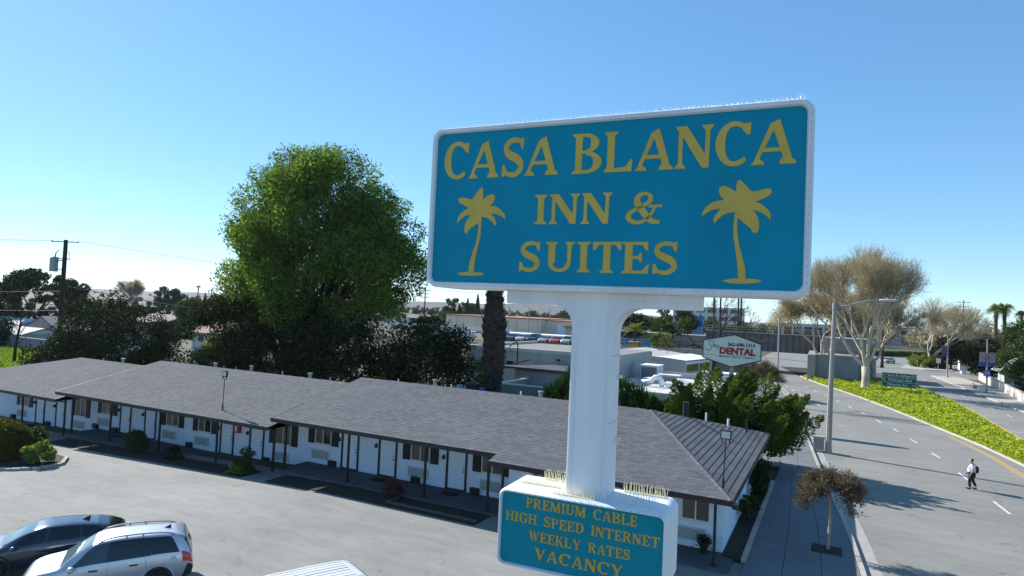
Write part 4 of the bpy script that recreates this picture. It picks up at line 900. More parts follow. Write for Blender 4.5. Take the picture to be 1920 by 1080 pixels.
part('roof_fin', MB().add([(-1.62,-0.02,1.69),(-1.40,-0.015,1.70),(-1.62,0.0,1.80),(-1.62,0.02,1.69),(-1.40,0.015,1.70)], [(0,1,2),(3,2,4),(0,2,3),(1,4,2)]), M['plastic'], suv)
part('rear_wiper', MB().tube([(-2.22,0.05,1.25),(-2.17,-0.25,1.34)],0.014,5), M['plastic'], suv)
part('roof_spoiler', patch(ST_SUV,-2.05,-1.88,-2.05,-1.88,8.0,10.99,1,0.02).add(*(lambda p: (p.v,p.f))(patch(ST_SUV,-2.05,-1.88,-2.05,-1.88,8.0,10.99,-1,0.02))), bpy.data.materials['silver_paint'], suv, smooth=True)
ST_SED = [(-2.25,.46,.70,.74,.66,.70,.55),(-2.2,.36,.92,1.0,.78,.82,.66),(-2.0,.30,1.0,1.14,.84,.86,.66),(-1.6,.25,1.02,1.30,.86,.885,.62),(-1.1,.22,1.0,1.40,.87,.895,.58),(-.4,.22,.97,1.45,.88,.90,.58),(.2,.22,.95,1.43,.88,.90,.60),(.7,.22,.93,1.28,.88,.895,.62),(1.1,.22,.91,1.07,.88,.89,.66),(1.35,.24,.90,.97,.87,.885,.68),(1.9,.26,.82,.88,.85,.86,.6),(2.15,.32,.70,.75,.78,.78,.5),(2.26,.40,.55,.59,.6,.6,.4)]
sed = make_car('dark_hatchback', 'glossy blue-grey car parked beside the silver SUV', 'car', (-23.75,13.0,0), (-0.54,-0.84), ST_SED, carpaint('bluegrey_paint', (0.05,0.06,0.085), 0.2, 0.6), (-1.33,1.38),
   dict(r=0.33, side=[(-1.75,-0.95,-1.35,-0.85,5.35,7.6),(-0.88,0.05,-0.80,-0.05,5.35,7.7),(0.12,1.05,0.03,0.50,5.35,7.7)], screen=(0.42,1.22,8.0), rear=(-2.05,-1.35,8.2), tail=[(-2.2,-2.02,-2.12,-1.95,4.4,5.4)]))
part('roof_fin', MB().add([(-1.10,-0.03,1.39),(-0.82,-0.02,1.42),(-1.12,0.0,1.53),(-1.10,0.03,1.39),(-0.82,0.02,1.42)], [(0,1,2),(3,2,4),(0,2,3),(1,4,2)]), M['plastic'], sed)
for s in (1,-1):
    y, z = surf(ST_SED, 0.9, 5.0); mi = MB().grid(lambda u,v,y=y,z=z,s=s: (0.92+0.09*math.cos(math.pi*(v-0.5))*math.cos(2*math.pi*u), s*(y+0.13+0.12*math.sin(math.pi*(v-0.5))), z+0.06+0.08*math.cos(math.pi*(v-0.5))*math.sin(2*math.pi*u)), 12, 8)
    part('wing_mirror', mi, bpy.data.materials['bluegrey_paint'], sed, smooth=True)
    for x in (-0.5,0.5): y, z = surf(ST_SED, x-0.2, 4.5); part('door_handle', MB().box(x-0.3,x-0.08,s*y-0.02,s*y+0.025,z-0.015,z+0.015), M['metal'], sed, bevel=0.006)
ST_VAN = [(-2.5,.46,.72,.78,.78,.84,.70),(-2.45,.36,1.0,1.25,.88,.92,.76),(-2.36,.32,1.12,1.66,.90,.94,.74),(-2.2,.30,1.14,1.84,.92,.95,.72),(-1.8,.28,1.14,1.90,.93,.96,.73),(-.6,.26,1.12,1.92,.93,.96,.74),(.6,.26,1.08,1.90,.93,.96,.74),(.95,.26,1.06,1.78,.93,.955,.74),(1.5,.26,1.03,1.30,.92,.95,.76),(1.75,.28,1.0,1.10,.92,.94,.78),(2.3,.32,.9,.98,.88,.9,.7),(2.5,.42,.6,.66,.7,.7,.5)]
van = make_car('white_van', 'white van with ribbed roof at the bottom edge beside the hanging sign', 'van', (-12.92,12.80,0), (-0.42,-0.907), ST_VAN, carpaint('white_paint_car', (0.72,0.73,0.74), 0.35, 0.0), (-1.5,1.55),
   dict(r=0.36, side=[(-2.2,-0.9,-2.05,-0.9,5.3,7.5),(-0.8,0.4,-0.8,0.4,5.3,7.5),(0.5,1.5,0.5,0.95,5.3,7.5)], screen=(1.0,1.68,8.0), rear=(-2.44,-2.28,8.3), tail=[(-2.47,-2.36,-2.42,-2.28,4.4,6.6)]))
for k in range(-3,4):
    pts = [(x, k*0.17, surf(ST_VAN, x, 10.9)[1]-abs(k)*0.004+0.004) for x in np.linspace(-1.95,0.6,8)]
    part('roof_rib', MB().tube(pts, 0.009, 5), M['conc'], van, smooth=True)
# small cars, seen from afar
FARST = ST_SED
def far_car(loc, heading, col, label, sc=1.0, group=None, suv_=False):
    ST = ST_SUV if suv_ else ST_SED
    key = 'far_paint_%d_%d_%d' % tuple(int(c*100) for c in col)
    pm = bpy.data.materials.get(key) or carpaint(key, col, 0.3, 0.2)
    c = thing('parked_car', label, 'car', loc, math.atan2(heading[1],heading[0]), group)
    part('body', body_mesh(ST, 24), pm, c, smooth=True)
    for s in (1,-1): part('side_window', patch(ST, -1.6,0.95,-1.3,0.40,5.35,7.7,s,0.01,6,2), GL, c)
    part('windscreen', topband(ST, 0.45,1.22,8.0,0.01,3), GL, c); part('rear_window', topband(ST, -2.15,-1.7,8.2,0.01,3), GL, c)
    for x in (-1.33,1.38):
        for s in (1,-1): part('wheel', MB().cyl((x,s*0.80,0.33),(x,s*0.93,0.33),0.33,n=12), M['tyre'], c)
    return c
far_car((13.3,193,0), (-0.55,-0.83), (0.5,0.5,0.5), 'pale car turning at the far junction beyond the green road sign')
far_car((4.6,171,0), (0.3,-0.95), (0.03,0.05,0.35), 'blue car half hidden behind the big sycamore trunk')

# ------------------------------------------------------------------ person crossing the road
def skin_obj(name, joints, edges, radii, m, parent, sub=2):
    me = bpy.data.meshes.new(name); me.from_pydata(joints, edges, []); me.materials.append(m)
    o = link(bpy.data.objects.new(name, me)); o.parent = parent
    md = o.modifiers.new('skin','SKIN'); md.use_smooth_shade = True
    lay = me.skin_vertices[0] if me.skin_vertices else None
    if lay is None:
        b = bmesh.new(); b.from_mesh(me); b.verts.layers.skin.verify(); b.to_mesh(me); b.free(); lay = me.skin_vertices[0]
    for i, r in enumerate(radii): lay.data[i].radius = r if hasattr(r,'__len__') else (r,r)
    lay.data[0].use_root = True
    sd = o.modifiers.new('sub','SUBSURF'); sd.levels = sub; sd.render_levels = sub
    return o
per = thing('person', 'person in a white shirt and dark trousers with a shoulder bag crossing the road', 'person', (7.7,46.78,0.0), math.radians(172))
SK = mat('skin', (0.42,0.25,0.18), 0.6); SHIRT = mat('shirt_cloth', (0.78,0.76,0.82), 0.9, var=0.06, scale=8); TROU = mat('trouser_cloth', (0.022,0.020,0.025), 0.9); HAIR = mat('hair', (0.09,0.06,0.045), 0.8); BAG = mat('bag_cloth', (0.02,0.028,0.06), 0.8)
# x forward, y left
J = [(0,0,0.98),(0,0,1.2),(0,0,1.42),(0.01,0,1.52),(0.02,0,1.60),(0.03,0,1.70), (0,0.19,1.40),(-0.05,0.27,1.15),(0.06,0.25,0.92),(0.10,0.24,0.84), (0,-0.19,1.40),(0.05,-0.27,1.15),(0.20,-0.22,0.97),(0.25,-0.20,0.90), (0,0.11,0.92),(0.12,0.12,0.52),(0.10,0.12,0.10),(0.24,0.12,0.05), (0,-0.11,0.92),(-0.04,-0.12,0.50),(-0.22,-0.12,0.14),(-0.12,-0.12,0.05)]
E_ = [(0,1),(1,2),(2,3),(3,4),(4,5),(2,6),(6,7),(7,8),(8,9),(2,10),(10,11),(11,12),(12,13),(0,14),(14,15),(15,16),(16,17),(0,18),(18,19),(19,20),(20,21)]
RD = [.15,.16,.13,.06,.075,.085,.065,.05,.04,.035,.065,.05,.04,.035,.10,.07,.045,.035,.10,.07,.045,.035]
skin_obj('body', J, E_, RD, SK, per)
hd = MB().grid(lambda u,v: (0.035+0.100*math.cos(math.pi*(v-0.5))*math.cos(2*math.pi*u), 0.08*math.cos(math.pi*(v-0.5))*math.sin(2*math.pi*u), 1.66+0.125*math.sin(math.pi*(v-0.5))), 16, 10)
hd_o = part('head', hd, SK, per, smooth=True)
part('nose', MB().add([(0.13,-0.015,1.63),(0.13,0.015,1.63),(0.155,0,1.635),(0.128,0,1.68)], [(0,1,2),(0,2,3),(1,3,2)]), SK, hd_o)
for s in (1,-1):
    part('eye', MB().cyl((0.117,s*0.032,1.675),(0.126,s*0.032,1.675),0.012,n=8), M['black'], hd_o); part('ear', MB().box(0.015,0.05,s*0.082-0.008,s*0.082+0.008,1.62,1.68), SK, hd_o, bevel=0.006)
part('mouth', MB().box(0.122,0.128,-0.022,0.022,1.592,1.60), mat('lips',(0.3,0.1,0.09),0.6), hd_o)
part('hair', MB().grid(lambda u,v: (0.020+0.108*math.cos(math.pi*0.5*v)*math.cos(2*math.pi*u)-0.012, 0.090*math.cos(math.pi*0.5*v)*math.sin(2*math.pi*u), 1.675+0.125*math.sin(math.pi*0.5*v)), 16, 6), HAIR, per, smooth=True)
skin_obj('shirt', [(0,0,0.92),(0.01,0,1.12),(0,0,1.36),(0,0,1.47),(0,0.19,1.40),(-0.045,0.26,1.17),(0,-0.19,1.40),(0.045,-0.26,1.17)], [(0,1),(1,2),(2,3),(2,4),(4,5),(2,6),(6,7)], [.24,.27,.19,.08,.10,.09,.10,.09], SHIRT, per)
skin_obj('trousers', [(0,0,0.97),(0,0.11,0.90),(0.12,0.12,0.52),(0.10,0.12,0.10),(0,-0.11,0.90),(-0.04,-0.12,0.50),(-0.20,-0.12,0.16)], [(0,1),(1,2),(2,3),(0,4),(4,5),(5,6)], [.18,.125,.095,.075,.125,.095,.075], TROU, per)
for x, y, t in ((0.11,0.12,0.0),(-0.18,-0.12,0.5)):
    part('shoe', MB().grid(lambda u,v: (x+0.06+0.15*math.cos(math.pi*(v-0.5))*math.cos(2*math.pi*u), y+0.05*math.cos(math.pi*(v-0.5))*math.sin(2*math.pi*u), 0.055+(0.045 if math.sin(math.pi*(v-0.5)) > 0 else 0.05)*math.sin(math.pi*(v-0.5))), 12, 8), M['black'], per, smooth=True)
for s, b_ in ((1,(0.10,0.24,0.84)),(-1,(0.25,-0.20,0.90))):
    hm_ = MB(); b = Vector(b_); hm_.grid(lambda u,v,b=b: (b.x+0.035*math.cos(math.pi*(v-.5))*math.cos(2*math.pi*u), b.y+0.018*math.cos(math.pi*(v-.5))*math.sin(2*math.pi*u), b.z-0.03+0.05*math.sin(math.pi*(v-.5))), 10, 6)
    for k in range(4): q = b+Vector((-0.024+0.016*k,0,-0.06)); hm_.tube([q,q+Vector((0.006,-0.004*s,-0.04)),q+Vector((0.016,-0.012*s,-0.065-0.006*(k in (1,2))))],[0.009,0.008,0.006],5)
    q = b+Vector((0.03,0,-0.02)); hm_.tube([q,q+Vector((0.025,-0.005*s,-0.03)),q+Vector((0.03,-0.01*s,-0.055))],[0.01,0.009,0.007],5)
    part('hand', hm_, SK, per, smooth=True)
bg_ = thing('shoulder_bag', 'dark blue bag slung on the back of the person crossing', 'bag', (7.7,46.78,0.0), math.radians(172))
part('bag_body', MB().grid(lambda u,v: (-0.24+0.10*math.cos(math.pi*(v-.5))*math.cos(2*math.pi*u), 0.06+0.17*math.cos(math.pi*(v-.5))*math.sin(2*math.pi*u), 1.18+0.22*math.sin(math.pi*(v-.5))), 14, 10), BAG, bg_, smooth=True)
part('strap', MB().tube([(-0.2,0.1,1.38),(-0.08,0.15,1.53),(0.10,0.10,1.50),(0.20,0.02,1.25),(0.20,-0.05,1.05)],0.016,5), BAG, bg_, smooth=True)
# ------------------------------------------------------------------ street furniture
lp = thing('street_lamp', 'tall concrete street lamp with curved arm beside the near kerb', 'street lamp', (0.03,52.6,0))
part('pole', MB().tube([(0,0,0),(0,0,0.5),(0.05,0,5),(0.15,0,10.6)],[0.26,0.21,0.17,0.13],8), M['conc'], lp)
part('collar', MB().cyl((0.15,0,10.5),(0.15,0,11.0),0.17,0.13,10).cyl((0.15,0,11.0),(0.16,0,11.9),0.03,0.01,6), M['conc'], lp)
part('arm', MB().tube([(0.15,0,10.75),(0.9,0,10.78),(1.6,0,11.0),(2.3,0,11.22),(3.1,0,11.28)],[0.07,0.06,0.06,0.055,0.05],8), M['metal'], lp, smooth=True)
hd = part('lamp_head', MB().grid(lambda u,v: (3.55+0.58*math.sin(math.pi*(v-.5)), 0.17*math.cos(math.pi*(v-.5))**0.7*math.cos(2*math.pi*u), 11.28+0.10*math.cos(math.pi*(v-.5))**0.7*math.sin(2*math.pi*u)), 12, 10), mat('lamp_alloy',(0.55,0.54,0.56),0.5,metal=0.2), lp, smooth=True)
part('photocell', MB().cyl((3.5,0,11.36),(3.5,0,11.48),0.06,0.05,8), M['metal'], hd)
part('hand_hole', MB().box(-0.08,0.08,-0.235,-0.2,0.6,0.95), M['metal'], lp)
ub = thing('utility_cabinet', 'small pale utility cabinet standing left of the street lamp foot', 'cabinet', (-0.62,52.9,0.12))
part('case', MB().box(-0.36,0.36,-0.3,0.3,0,0.95), mat('cabinet_paint',(0.42,0.37,0.33),0.7,var=0.12,scale=5), ub, bevel=0.02)
part('lid', MB().box(-0.39,0.39,-0.33,0.33,0.952,1.0), M['conc'], ub); part('door', MB().box(-0.3,0.3,-0.312,-0.302,0.1,0.85), M['conc'], ub)
# green road sign
gs = thing('road_direction_sign', 'green road direction sign on two posts in the median', 'sign', (8.85,107,0), math.radians(-2))
pan = part('panel', MB().box(-2.15,2.15,-0.03,0.03,0.85,2.85), M['green_sign'], gs)
bdm = MB(); 
for z0,z1 in ((0.85,0.91),(2.79,2.85),(1.50,1.55),(2.16,2.21)): bdm.box(-2.15,2.15,-0.038,-0.031,z0,z1)
bdm.box(-2.15,-2.09,-0.0375,-0.031,0.91,2.79); bdm.box(2.09,2.15,-0.0375,-0.031,0.91,2.79)
part('border', bdm, M['line_w'], pan)
for x in (-1.6,1.5): part('post', MB().box(x-0.07,x+0.07,0.032,0.14,-0.2,2.8), M['black'], gs)
for txt, z, x, w in (('Santa Fe Springs Rd',2.50,0.25,3.4),('Washington Blvd',1.85,0.1,2.9),('Pickering Ave',1.20,-0.2,2.5)):
    o = part('lettering', text_mesh(txt, 0.46, M['line_w'], 0.012, width=w), None, pan, loc=(x,-0.036,z)); o.rotation_euler = (math.radians(90),0,0)
def arrow(cx, cz, ang):
    pts = [(-0.22,-0.035),(0.02,-0.035),(0.02,-0.13),(0.22,0),(0.02,0.13),(0.02,0.035),(-0.22,0.035)]; c, s = math.cos(ang), math.sin(ang)
    return MB().prism([(cx+a*c-b*s,-0.040,cz+a*s+b*c) for a,b in pts], (0,0.009,0))
for x, z, a in ((-1.82,2.50,math.pi),(-1.85,1.85,math.radians(135)),(1.78,1.20,0)): part('arrow', arrow(x,z,a), M['line_w'], pan)
# dental sign: irregular hexagon on a post
ds = thing('dental_sign', 'cream six-sided dental clinic sign on a post behind the juniper', 'sign', (-8.1,62,0))
HX = [(-2.6,7.4),(0.2,8.03),(2.5,7.28),(2.5,5.82),(0.0,5.08),(-2.6,5.80)]
cxs = 0.0
pnl = part('panel', MB().prism([(a,-0.15,b) for a,b in HX], (0,0.3,0)), mat('sign_cream',(0.66,0.68,0.57),0.5,var=0.03), ds)
em = MB()
for (a,b),(c,d) in zip(HX, HX[1:]+HX[:1]): em.tube([(a,-0.15,b),(c,-0.15,d)],0.045,6)
part('edge_trim', em, M['black'], pnl)
part('post', MB().box(-0.18,0.18,-0.12,0.12,-0.2,5.1), M['conc'], ds); part('post', MB().box(-2.0,-1.8,-0.08,0.08,-0.2,5.95), M['conc'], ds)
part('divider', MB().add([(-2.55,-0.156,6.02),(2.45,-0.156,6.22),(2.45,-0.156,6.245),(-2.55,-0.156,6.045)],[(0,1,2,3)]), M['black'], pnl)
rot90 = (math.radians(90),0,0)
tilt = math.radians(2)
RD_ = mat('sign_red',(0.42,0.012,0.03),0.5); NV = mat('sign_navy',(0.02,0.035,0.07),0.5)
for txt, sz, mm, bold, x, z, w in (('562-698-1314',0.44,NV,0.016,0.80,7.12,2.35),('DENTAL',0.80,RD_,0.045,0.45,6.50,3.15),('IMPLANTS · BRACES · COSMETICS',0.16,NV,0.004,0.45,5.98,3.2)):
    o = part('lettering', text_mesh(txt, sz, mm, bold, width=w), None, pnl, loc=(x,-0.16,z)); o.rotation_euler = (math.radians(90),tilt*0,0)
scr = MB()
def stroke(pts, r): 
    P = [Vector((a,-0.156,b)) for a,b in pts]; out = []
    for i in range(len(P)-1):
        p0,p1,p2,p3 = P[max(0,i-1)],P[i],P[i+1],P[min(len(P)-1,i+2)]
        for j in range(5): t = j/5; out.append(0.5*((2*p1)+(-p0+p2)*t+(2*p0-5*p1+4*p2-p3)*t*t+(-p0+3*p1-3*p2+p3)*t**3))
    out.append(P[-1]); scr.tube(out, r, 5)
stroke([(-1.72,7.32),(-1.85,7.42),(-2.05,7.28),(-2.0,7.05),(-1.85,6.85),(-1.92,6.55),(-2.2,6.48),(-2.38,6.58)],0.024)
stroke([(-1.62,7.38),(-1.66,7.1),(-1.70,6.78)],0.022); stroke([(-1.68,6.90),(-1.48,7.05),(-1.45,6.97),(-1.64,6.90),(-1.46,6.76)],0.02); stroke([(-1.40,7.0),(-1.36,6.82),(-1.24,6.84),(-1.16,7.02),(-1.22,6.72),(-1.34,6.55)],0.02)
part('script_lettering', scr, NV, pnl)
# banner lamps and signs on the far sidewalk
def banner_lamp(x, y, label, cols, hsign):
    t = thing('banner_lamp_post', label, 'lamp post', (x,y,0.1))
    part('pole', MB().tube([(0,0,0),(0,0,0.5),(0,0,8.2)],[0.30,0.14,0.09],8), M['conc'], t)
    part('arm', MB().tube([(0,0,8.0),(-0.8,0,8.25),(-1.4,0,8.2)],0.05,6), M['metal'], t)
    for s in ((-1,1) if hsign else (-1,)):
        b = part('banner', MB().box(s*0.15 if s > 0 else -0.95,0.95 if s > 0 else -0.15,-0.02,0.02,4.15,6.1), mat('banner_cloth',cols[0],0.8,col2=cols[2],scale=2.2), t)
        part('banner_foot', MB().box(s*0.15 if s > 0 else -0.95,0.95 if s > 0 else -0.15,-0.026,-0.021,4.15,4.65), mat('banner_blue',cols[1],0.8), b)
        part('banner_rod', MB().cyl((0,0,6.12),(s*1.0,0,6.12),0.025,n=6).cyl((0,0,4.12),(s*1.0,0,4.12),0.025,n=6), M['metal'], b)
    if hsign:
        h = part('hospital_sign', MB().box(-0.45,0.45,-0.14,-0.11,2.6,3.5), mat('sign_blue',(0.01,0.07,0.35),0.5), t)
        part('lettering', MB().box(-0.25,-0.13,-0.148,-0.141,2.75,3.35).box(0.13,0.25,-0.148,-0.141,2.75,3.35).box(-0.13,0.13,-0.148,-0.141,3.0,3.1), M['line_w'], h)
        part('arrow_plate', MB().prism([(-0.3,-0.14,2.55),(0.3,-0.14,2.55),(0.0,-0.14,2.2)],(0,0.03,0)), bpy.data.materials['sign_blue'], h)
    return t
banner_lamp(20.4,150,'lamp post with one purple banner at the far corner',((0.25,0.08,0.12),(0.04,0.03,0.25),(0.10,0.06,0.18)),False)
banner_lamp(21.0,118,'lamp post with two patriotic banners and a blue hospital sign',((0.32,0.10,0.12),(0.01,0.08,0.42),(0.45,0.36,0.34)),True)
ss = thing('stop_sign', 'red stop sign in the shade across the junction', 'sign', (17.7,172,0))
part('post', MB().cyl((0,0,0),(0,0,2.4),0.04,n=6), M['metal'], ss)
part('plate', MB().prism([(0.42*math.cos(math.radians(22.5+45*i)),-0.05,2.6+0.42*math.sin(math.radians(22.5+45*i))) for i in range(8)],(0,0.02,0)), M['red'], ss)
o = part('lettering', text_mesh('STOP',0.3,M['line_w'],0.006), None, ss, loc=(0,-0.055,2.6)); o.rotation_euler = rot90
sg = thing('notice_sign', 'small white notice board beside the banner lamp at the far corner', 'sign', (19.3,153,0))
part('post', MB().cyl((0,0,0),(0,0,3.2),0.04,n=6), M['metal'], sg); part('plate', MB().box(-0.4,0.4,-0.06,-0.04,2.6,3.6), M['line_w'], sg)
bn = thing('street_bench', 'low grey bench on the far sidewalk by the cream wall', 'bench', (20.9,126,0.13), math.radians(85))
part('seat', MB().box(-0.8,0.8,-0.22,0.22,0.42,0.48), M['conc'], bn)
part('backrest', MB().box(-0.8,0.8,0.20,0.25,0.6,0.95), M['conc'], bn)
for x in (-0.6,0.6): part('leg', MB().box(x-0.05,x+0.05,-0.2,0.24,0,0.42), M['conc'], bn)
# utility pole with transformer, left
def cross_pole(loc, h, arms, label, r=0.17, extra=None, rz=0.0, name='utility_pole', group=None):
    t = thing(name, label, 'utility pole', loc, rz, group)
    part('pole', MB().tube([(0,0,-0.3),(0,0,h)],[r,r*0.7],8), M['wood'], t)
    for z, L in arms:
        a = part('crossarm', MB().box(-L/2,L/2,-0.2,-0.08,z-0.06,z+0.06), M['wood'], t)
        for k in (-0.95,-0.5,0.5,0.95): part('insulator', MB().cyl((k*L/2,-0.14,z+0.06),(k*L/2,-0.14,z+0.26),0.05,0.035,6), M['metal'], a)
    return t
up_ = cross_pole((-96.3,52,-1.1), 17.5, [(17.2,4.2),(14.8,1.8)], 'dark wooden utility pole with grey transformer left of the motel', 0.36, rz=math.radians(20))
tr_ = part('transformer', MB().cyl((-1.6,0,13.0),(-1.6,0,14.9),0.52,n=16).cyl((-1.6,0,14.9),(-1.6,0,15.05),0.56,0.4,16), M['metal'], up_, smooth=False)
part('bushing', MB().tube([(-1.5,0,15.0),(-1.4,0,15.6),(-0.9,0,16.2)],[0.1,0.08,0.04],6), M['conc'], tr_); part('hanger', MB().box(-1.2,-0.2,-0.06,0.06,13.3,13.42).box(-1.2,-0.2,-0.06,0.06,14.5,14.62), M['wood'], tr_)
part('cutout', MB().tube([(0.3,0,15.9),(0.75,0,15.6),(0.7,0,15.2)],0.05,6), M['metal'], up_)
def wire(a, b, sag, label, r=0.02):
    a, b = Vector(a), Vector(b); pts = []
    for i in range(21): t = i/20; p = a.lerp(b,t); p.z -= sag*4*t*(1-t); pts.append(p)
    solo('overhead_wire', MB().tube([p-a for p in pts], r, 4, False), M['wire'], label, 'wire', 'overhead wires', loc=a)
wire((-98.2,51.4,16.3),(-175,20,16.6),0.8,'power wire leading left from the transformer pole top',0.04)
wire((-94.5,52.6,16.3),(-60,150,13.0),1.5,'power wire running back from the transformer pole to the right',0.025)
wire((-96.2,52,10.0),(-39,64,6.0),0.8,'low cable crossing behind the big tree to the right',0.045)
wire((-96.2,52,9.2),(-165,35,8.6),0.8,'low cable leading left below the transformer',0.04)
wire((-96.2,52,6.5),(-180,60,5.8),0.8,'lowest cable in front of the left houses',0.035)
cross_pole((-75,110,0), 13.2, [(12.6,2.6),(11.9,2.2),(11.2,2.0)], 'multi-arm utility pole right of the big tree', 0.17)
cross_pole((35,230,0), 18.3, [(17.7,3.6),(16.4,2.2)], 'far utility pole with crossarms above the brown trees', 0.18)
cross_pole((-152,120,-1), 12.5, [(12.0,2.4)], 'thin far utility pole left behind the round tree', 0.14)
cross_pole((-168,140,-1), 14.0, [(13.4,2.4)], 'thin far utility pole standing left of the round dark tree', 0.14)
def thin_pole(loc, h, label, arm=None, group=None):
    t = thing('light_pole', label, 'light pole', loc, 0, group); part('pole', MB().tube([(0,0,0),(0,0,h)],[0.13,0.09],6), M['metal'], t)
    if arm: part('arm', MB().tube([(0,0,h-0.1),(arm*0.5,0,h+0.25),(arm,0,h+0.2)],0.05,6), M['metal'], t); part('lamp', MB().box(arm-0.35,arm+0.35,-0.15,0.15,h+0.1,h+0.24), M['metal'], t)
    return t
thin_pole((-6.4,95,0), 10.0, 'slim grey lamp pole between the dental sign and the bridge')
for x, a_ in ((-73.5,'leftmost of the pale light poles before the peach store'),(-68.0,'second pale light pole before the peach store'),(-62.9,'third pale light pole before the peach store'),(-57.6,'rightmost of the pale light poles before the peach store')): thin_pole((x,135,3.3), 7.0, a_, group='light poles of the car lot')
thin_pole((-92,118,-1), 11.0, 'grey street lamp with arm left of the dark cypresses', 1.6)
# ------------------------------------------------------------------ trees and plants
R_ = np.random.default_rng
# the big round tree
rg = R_(40); cl = ellipsoid_clumps(rg, (-48.9,52,14.8), (9.6,9.0,10.4), 180, 1.2, 2.6, 0.5, -0.75)
cl += ellipsoid_clumps(rg, (-52.6,51,14.8), (5.2,5.5,6.8), 36, 1.1, 2.0, 0.7, -0.6) + ellipsoid_clumps(rg, (-42.5,52,12.0), (6.0,6,6.5), 40, 1.3, 2.2, 0.7, -0.7)
rgt = R_(41)
bt = thing('broad_shade_tree', 'very large round bright green shade tree behind the motel', 'tree', (-52,52,-1))
mb = MB()
for k in range(7):
    a = 2*math.pi*k/7; b = Vector((-52+0.5*math.cos(a),52+0.5*math.sin(a),-1)); t = Vector((-52+3.2*math.cos(a)+rgt.normal()*0.6,52+2.4*math.sin(a),7.5+rgt.normal()))
    mb.tube([b,b.lerp(t,0.5)+Vector((0,0,0.4)),t],[0.55,0.4,0.32],8)
    for q in [cl[i] for i in rgt.permutation(len(cl)) if (cl[i][0]+52)*math.cos(a)+(cl[i][1]-52)*math.sin(a) > 1.0][:9]:
        q = Vector(q[:3]); m1 = t.lerp(q,0.45)+Vector((rgt.normal()*0.4,rgt.normal()*0.4,0.8)); mb.tube([t-Vector((0,0,0.3)),m1,q],[0.2,0.13,0.04],5)
part('trunk', mb, M['bark'], bt, world=True, smooth=True)
P = clump_points(rg, cl, 170000, 0.6)
part('crown', leaves('crown', P, 0.30, rg, LM['bright'], 0.5, 0.35), LM['bright'], bt, world=True)
# darker trees behind the roof
def round_tree(name, label, cx, cy, cz, rx, ry, rz_, n, size, lm, seed, base=None, tr=0.25, group=None, nc=None, low=-0.9, cat='tree', clr=(0.9,1.7)):
    rg = R_(seed); cl = ellipsoid_clumps(rg, (cx,cy,cz), (rx,ry,rz_), nc or max(14,int(rx*ry*rz_/3)), clr[0], clr[1], 0.6, low)
    bz = gz(cx) if base is None else base
    return make_tree(name, label, cat, (cx,cy,bz), (cx,cy,max(bz+0.4,cz-rz_*0.6)), cl, n, size, lm, M['bark'], seed+1, tr, 12, group)
round_tree('broad_dark_tree', 'broad dark glossy-leaved tree behind the left end of the motel roof', -74,46,3.0,8.5,5.0,5.8,42000,0.28,LM['dark'],50,nc=130)
round_tree('broad_dark_tree', 'lower dark tree at the left foot of the broad dark tree', -83,46,0.6,5.0,4,3.0,14000,0.30,LM['dark'],52,nc=50)
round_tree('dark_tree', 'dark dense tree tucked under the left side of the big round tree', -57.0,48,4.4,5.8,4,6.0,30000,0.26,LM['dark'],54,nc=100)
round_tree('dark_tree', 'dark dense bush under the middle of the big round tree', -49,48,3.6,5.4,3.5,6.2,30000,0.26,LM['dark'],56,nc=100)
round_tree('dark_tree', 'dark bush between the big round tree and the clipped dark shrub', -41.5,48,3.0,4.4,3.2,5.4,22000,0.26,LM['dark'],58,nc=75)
round_tree('clipped_dark_shrub', 'tall dark rounded shrub left of the palm trunk', -33,49.5,3.0,4.2,3.5,5.0,26000,0.24,LM['dark'],60,nc=90,cat='shrub')
round_tree('light_shrub', 'pale leafy shrub squeezed between the dark shrub and the stucco wall', -29.0,53.5,2.6,0.9,0.9,3.0,3500,0.22,LM['lime'],62,nc=16,cat='shrub',clr=(0.4,0.8))
round_tree('bright_shrub', 'bright yellow-green shrub in the gap below the brown-roofed house', -68.5,57,2.2,2.6,1.8,1.9,5000,0.35,LM['lime'],64,nc=20,cat='shrub')
round_tree('bright_shrub', 'bright yellow-green shrub glimpsed under the big tree to its right', -42.5,57,1.8,2.0,1.5,1.9,4000,0.35,LM['lime'],66,nc=16,cat='shrub')
round_tree('spreading_tree', 'dusky spreading tree behind the utility pole at far left', -168,85,7.0,16,8,6.6,26000,0.55,LM['dark'],68,nc=90,base=-1.2,tr=0.4)
round_tree('small_dark_tree', 'small dark tree at the left edge before the houses', -133,60,1.5,3.4,3,2.8,6000,0.4,LM['dark'],70,nc=26,base=-1.2)
round_tree('far_green_tree', 'far green tree right of the round dark tree', -143,110,5.2,6.5,5,3.0,9000,0.5,LM['mid'],72,nc=40,base=-1)
round_tree('far_green_tree', 'far green tree touching the big tree on its left side', -131,108,5.4,5.5,5,3.4,8000,0.5,LM['mid'],74,nc=36,base=-1)
round_tree('far_dark_tree', 'far dark tree standing alone on the left skyline', -226,160,7.4,6.0,5,4.2,7000,0.6,LM['hazy'],76,nc=30,base=-1)
round_tree('far_dark_tree', 'far pale green tree left of the round tree crown', -150,132,3.5,6,5,4.5,6000,0.6,LM['mid'],78,nc=30,base=-1)
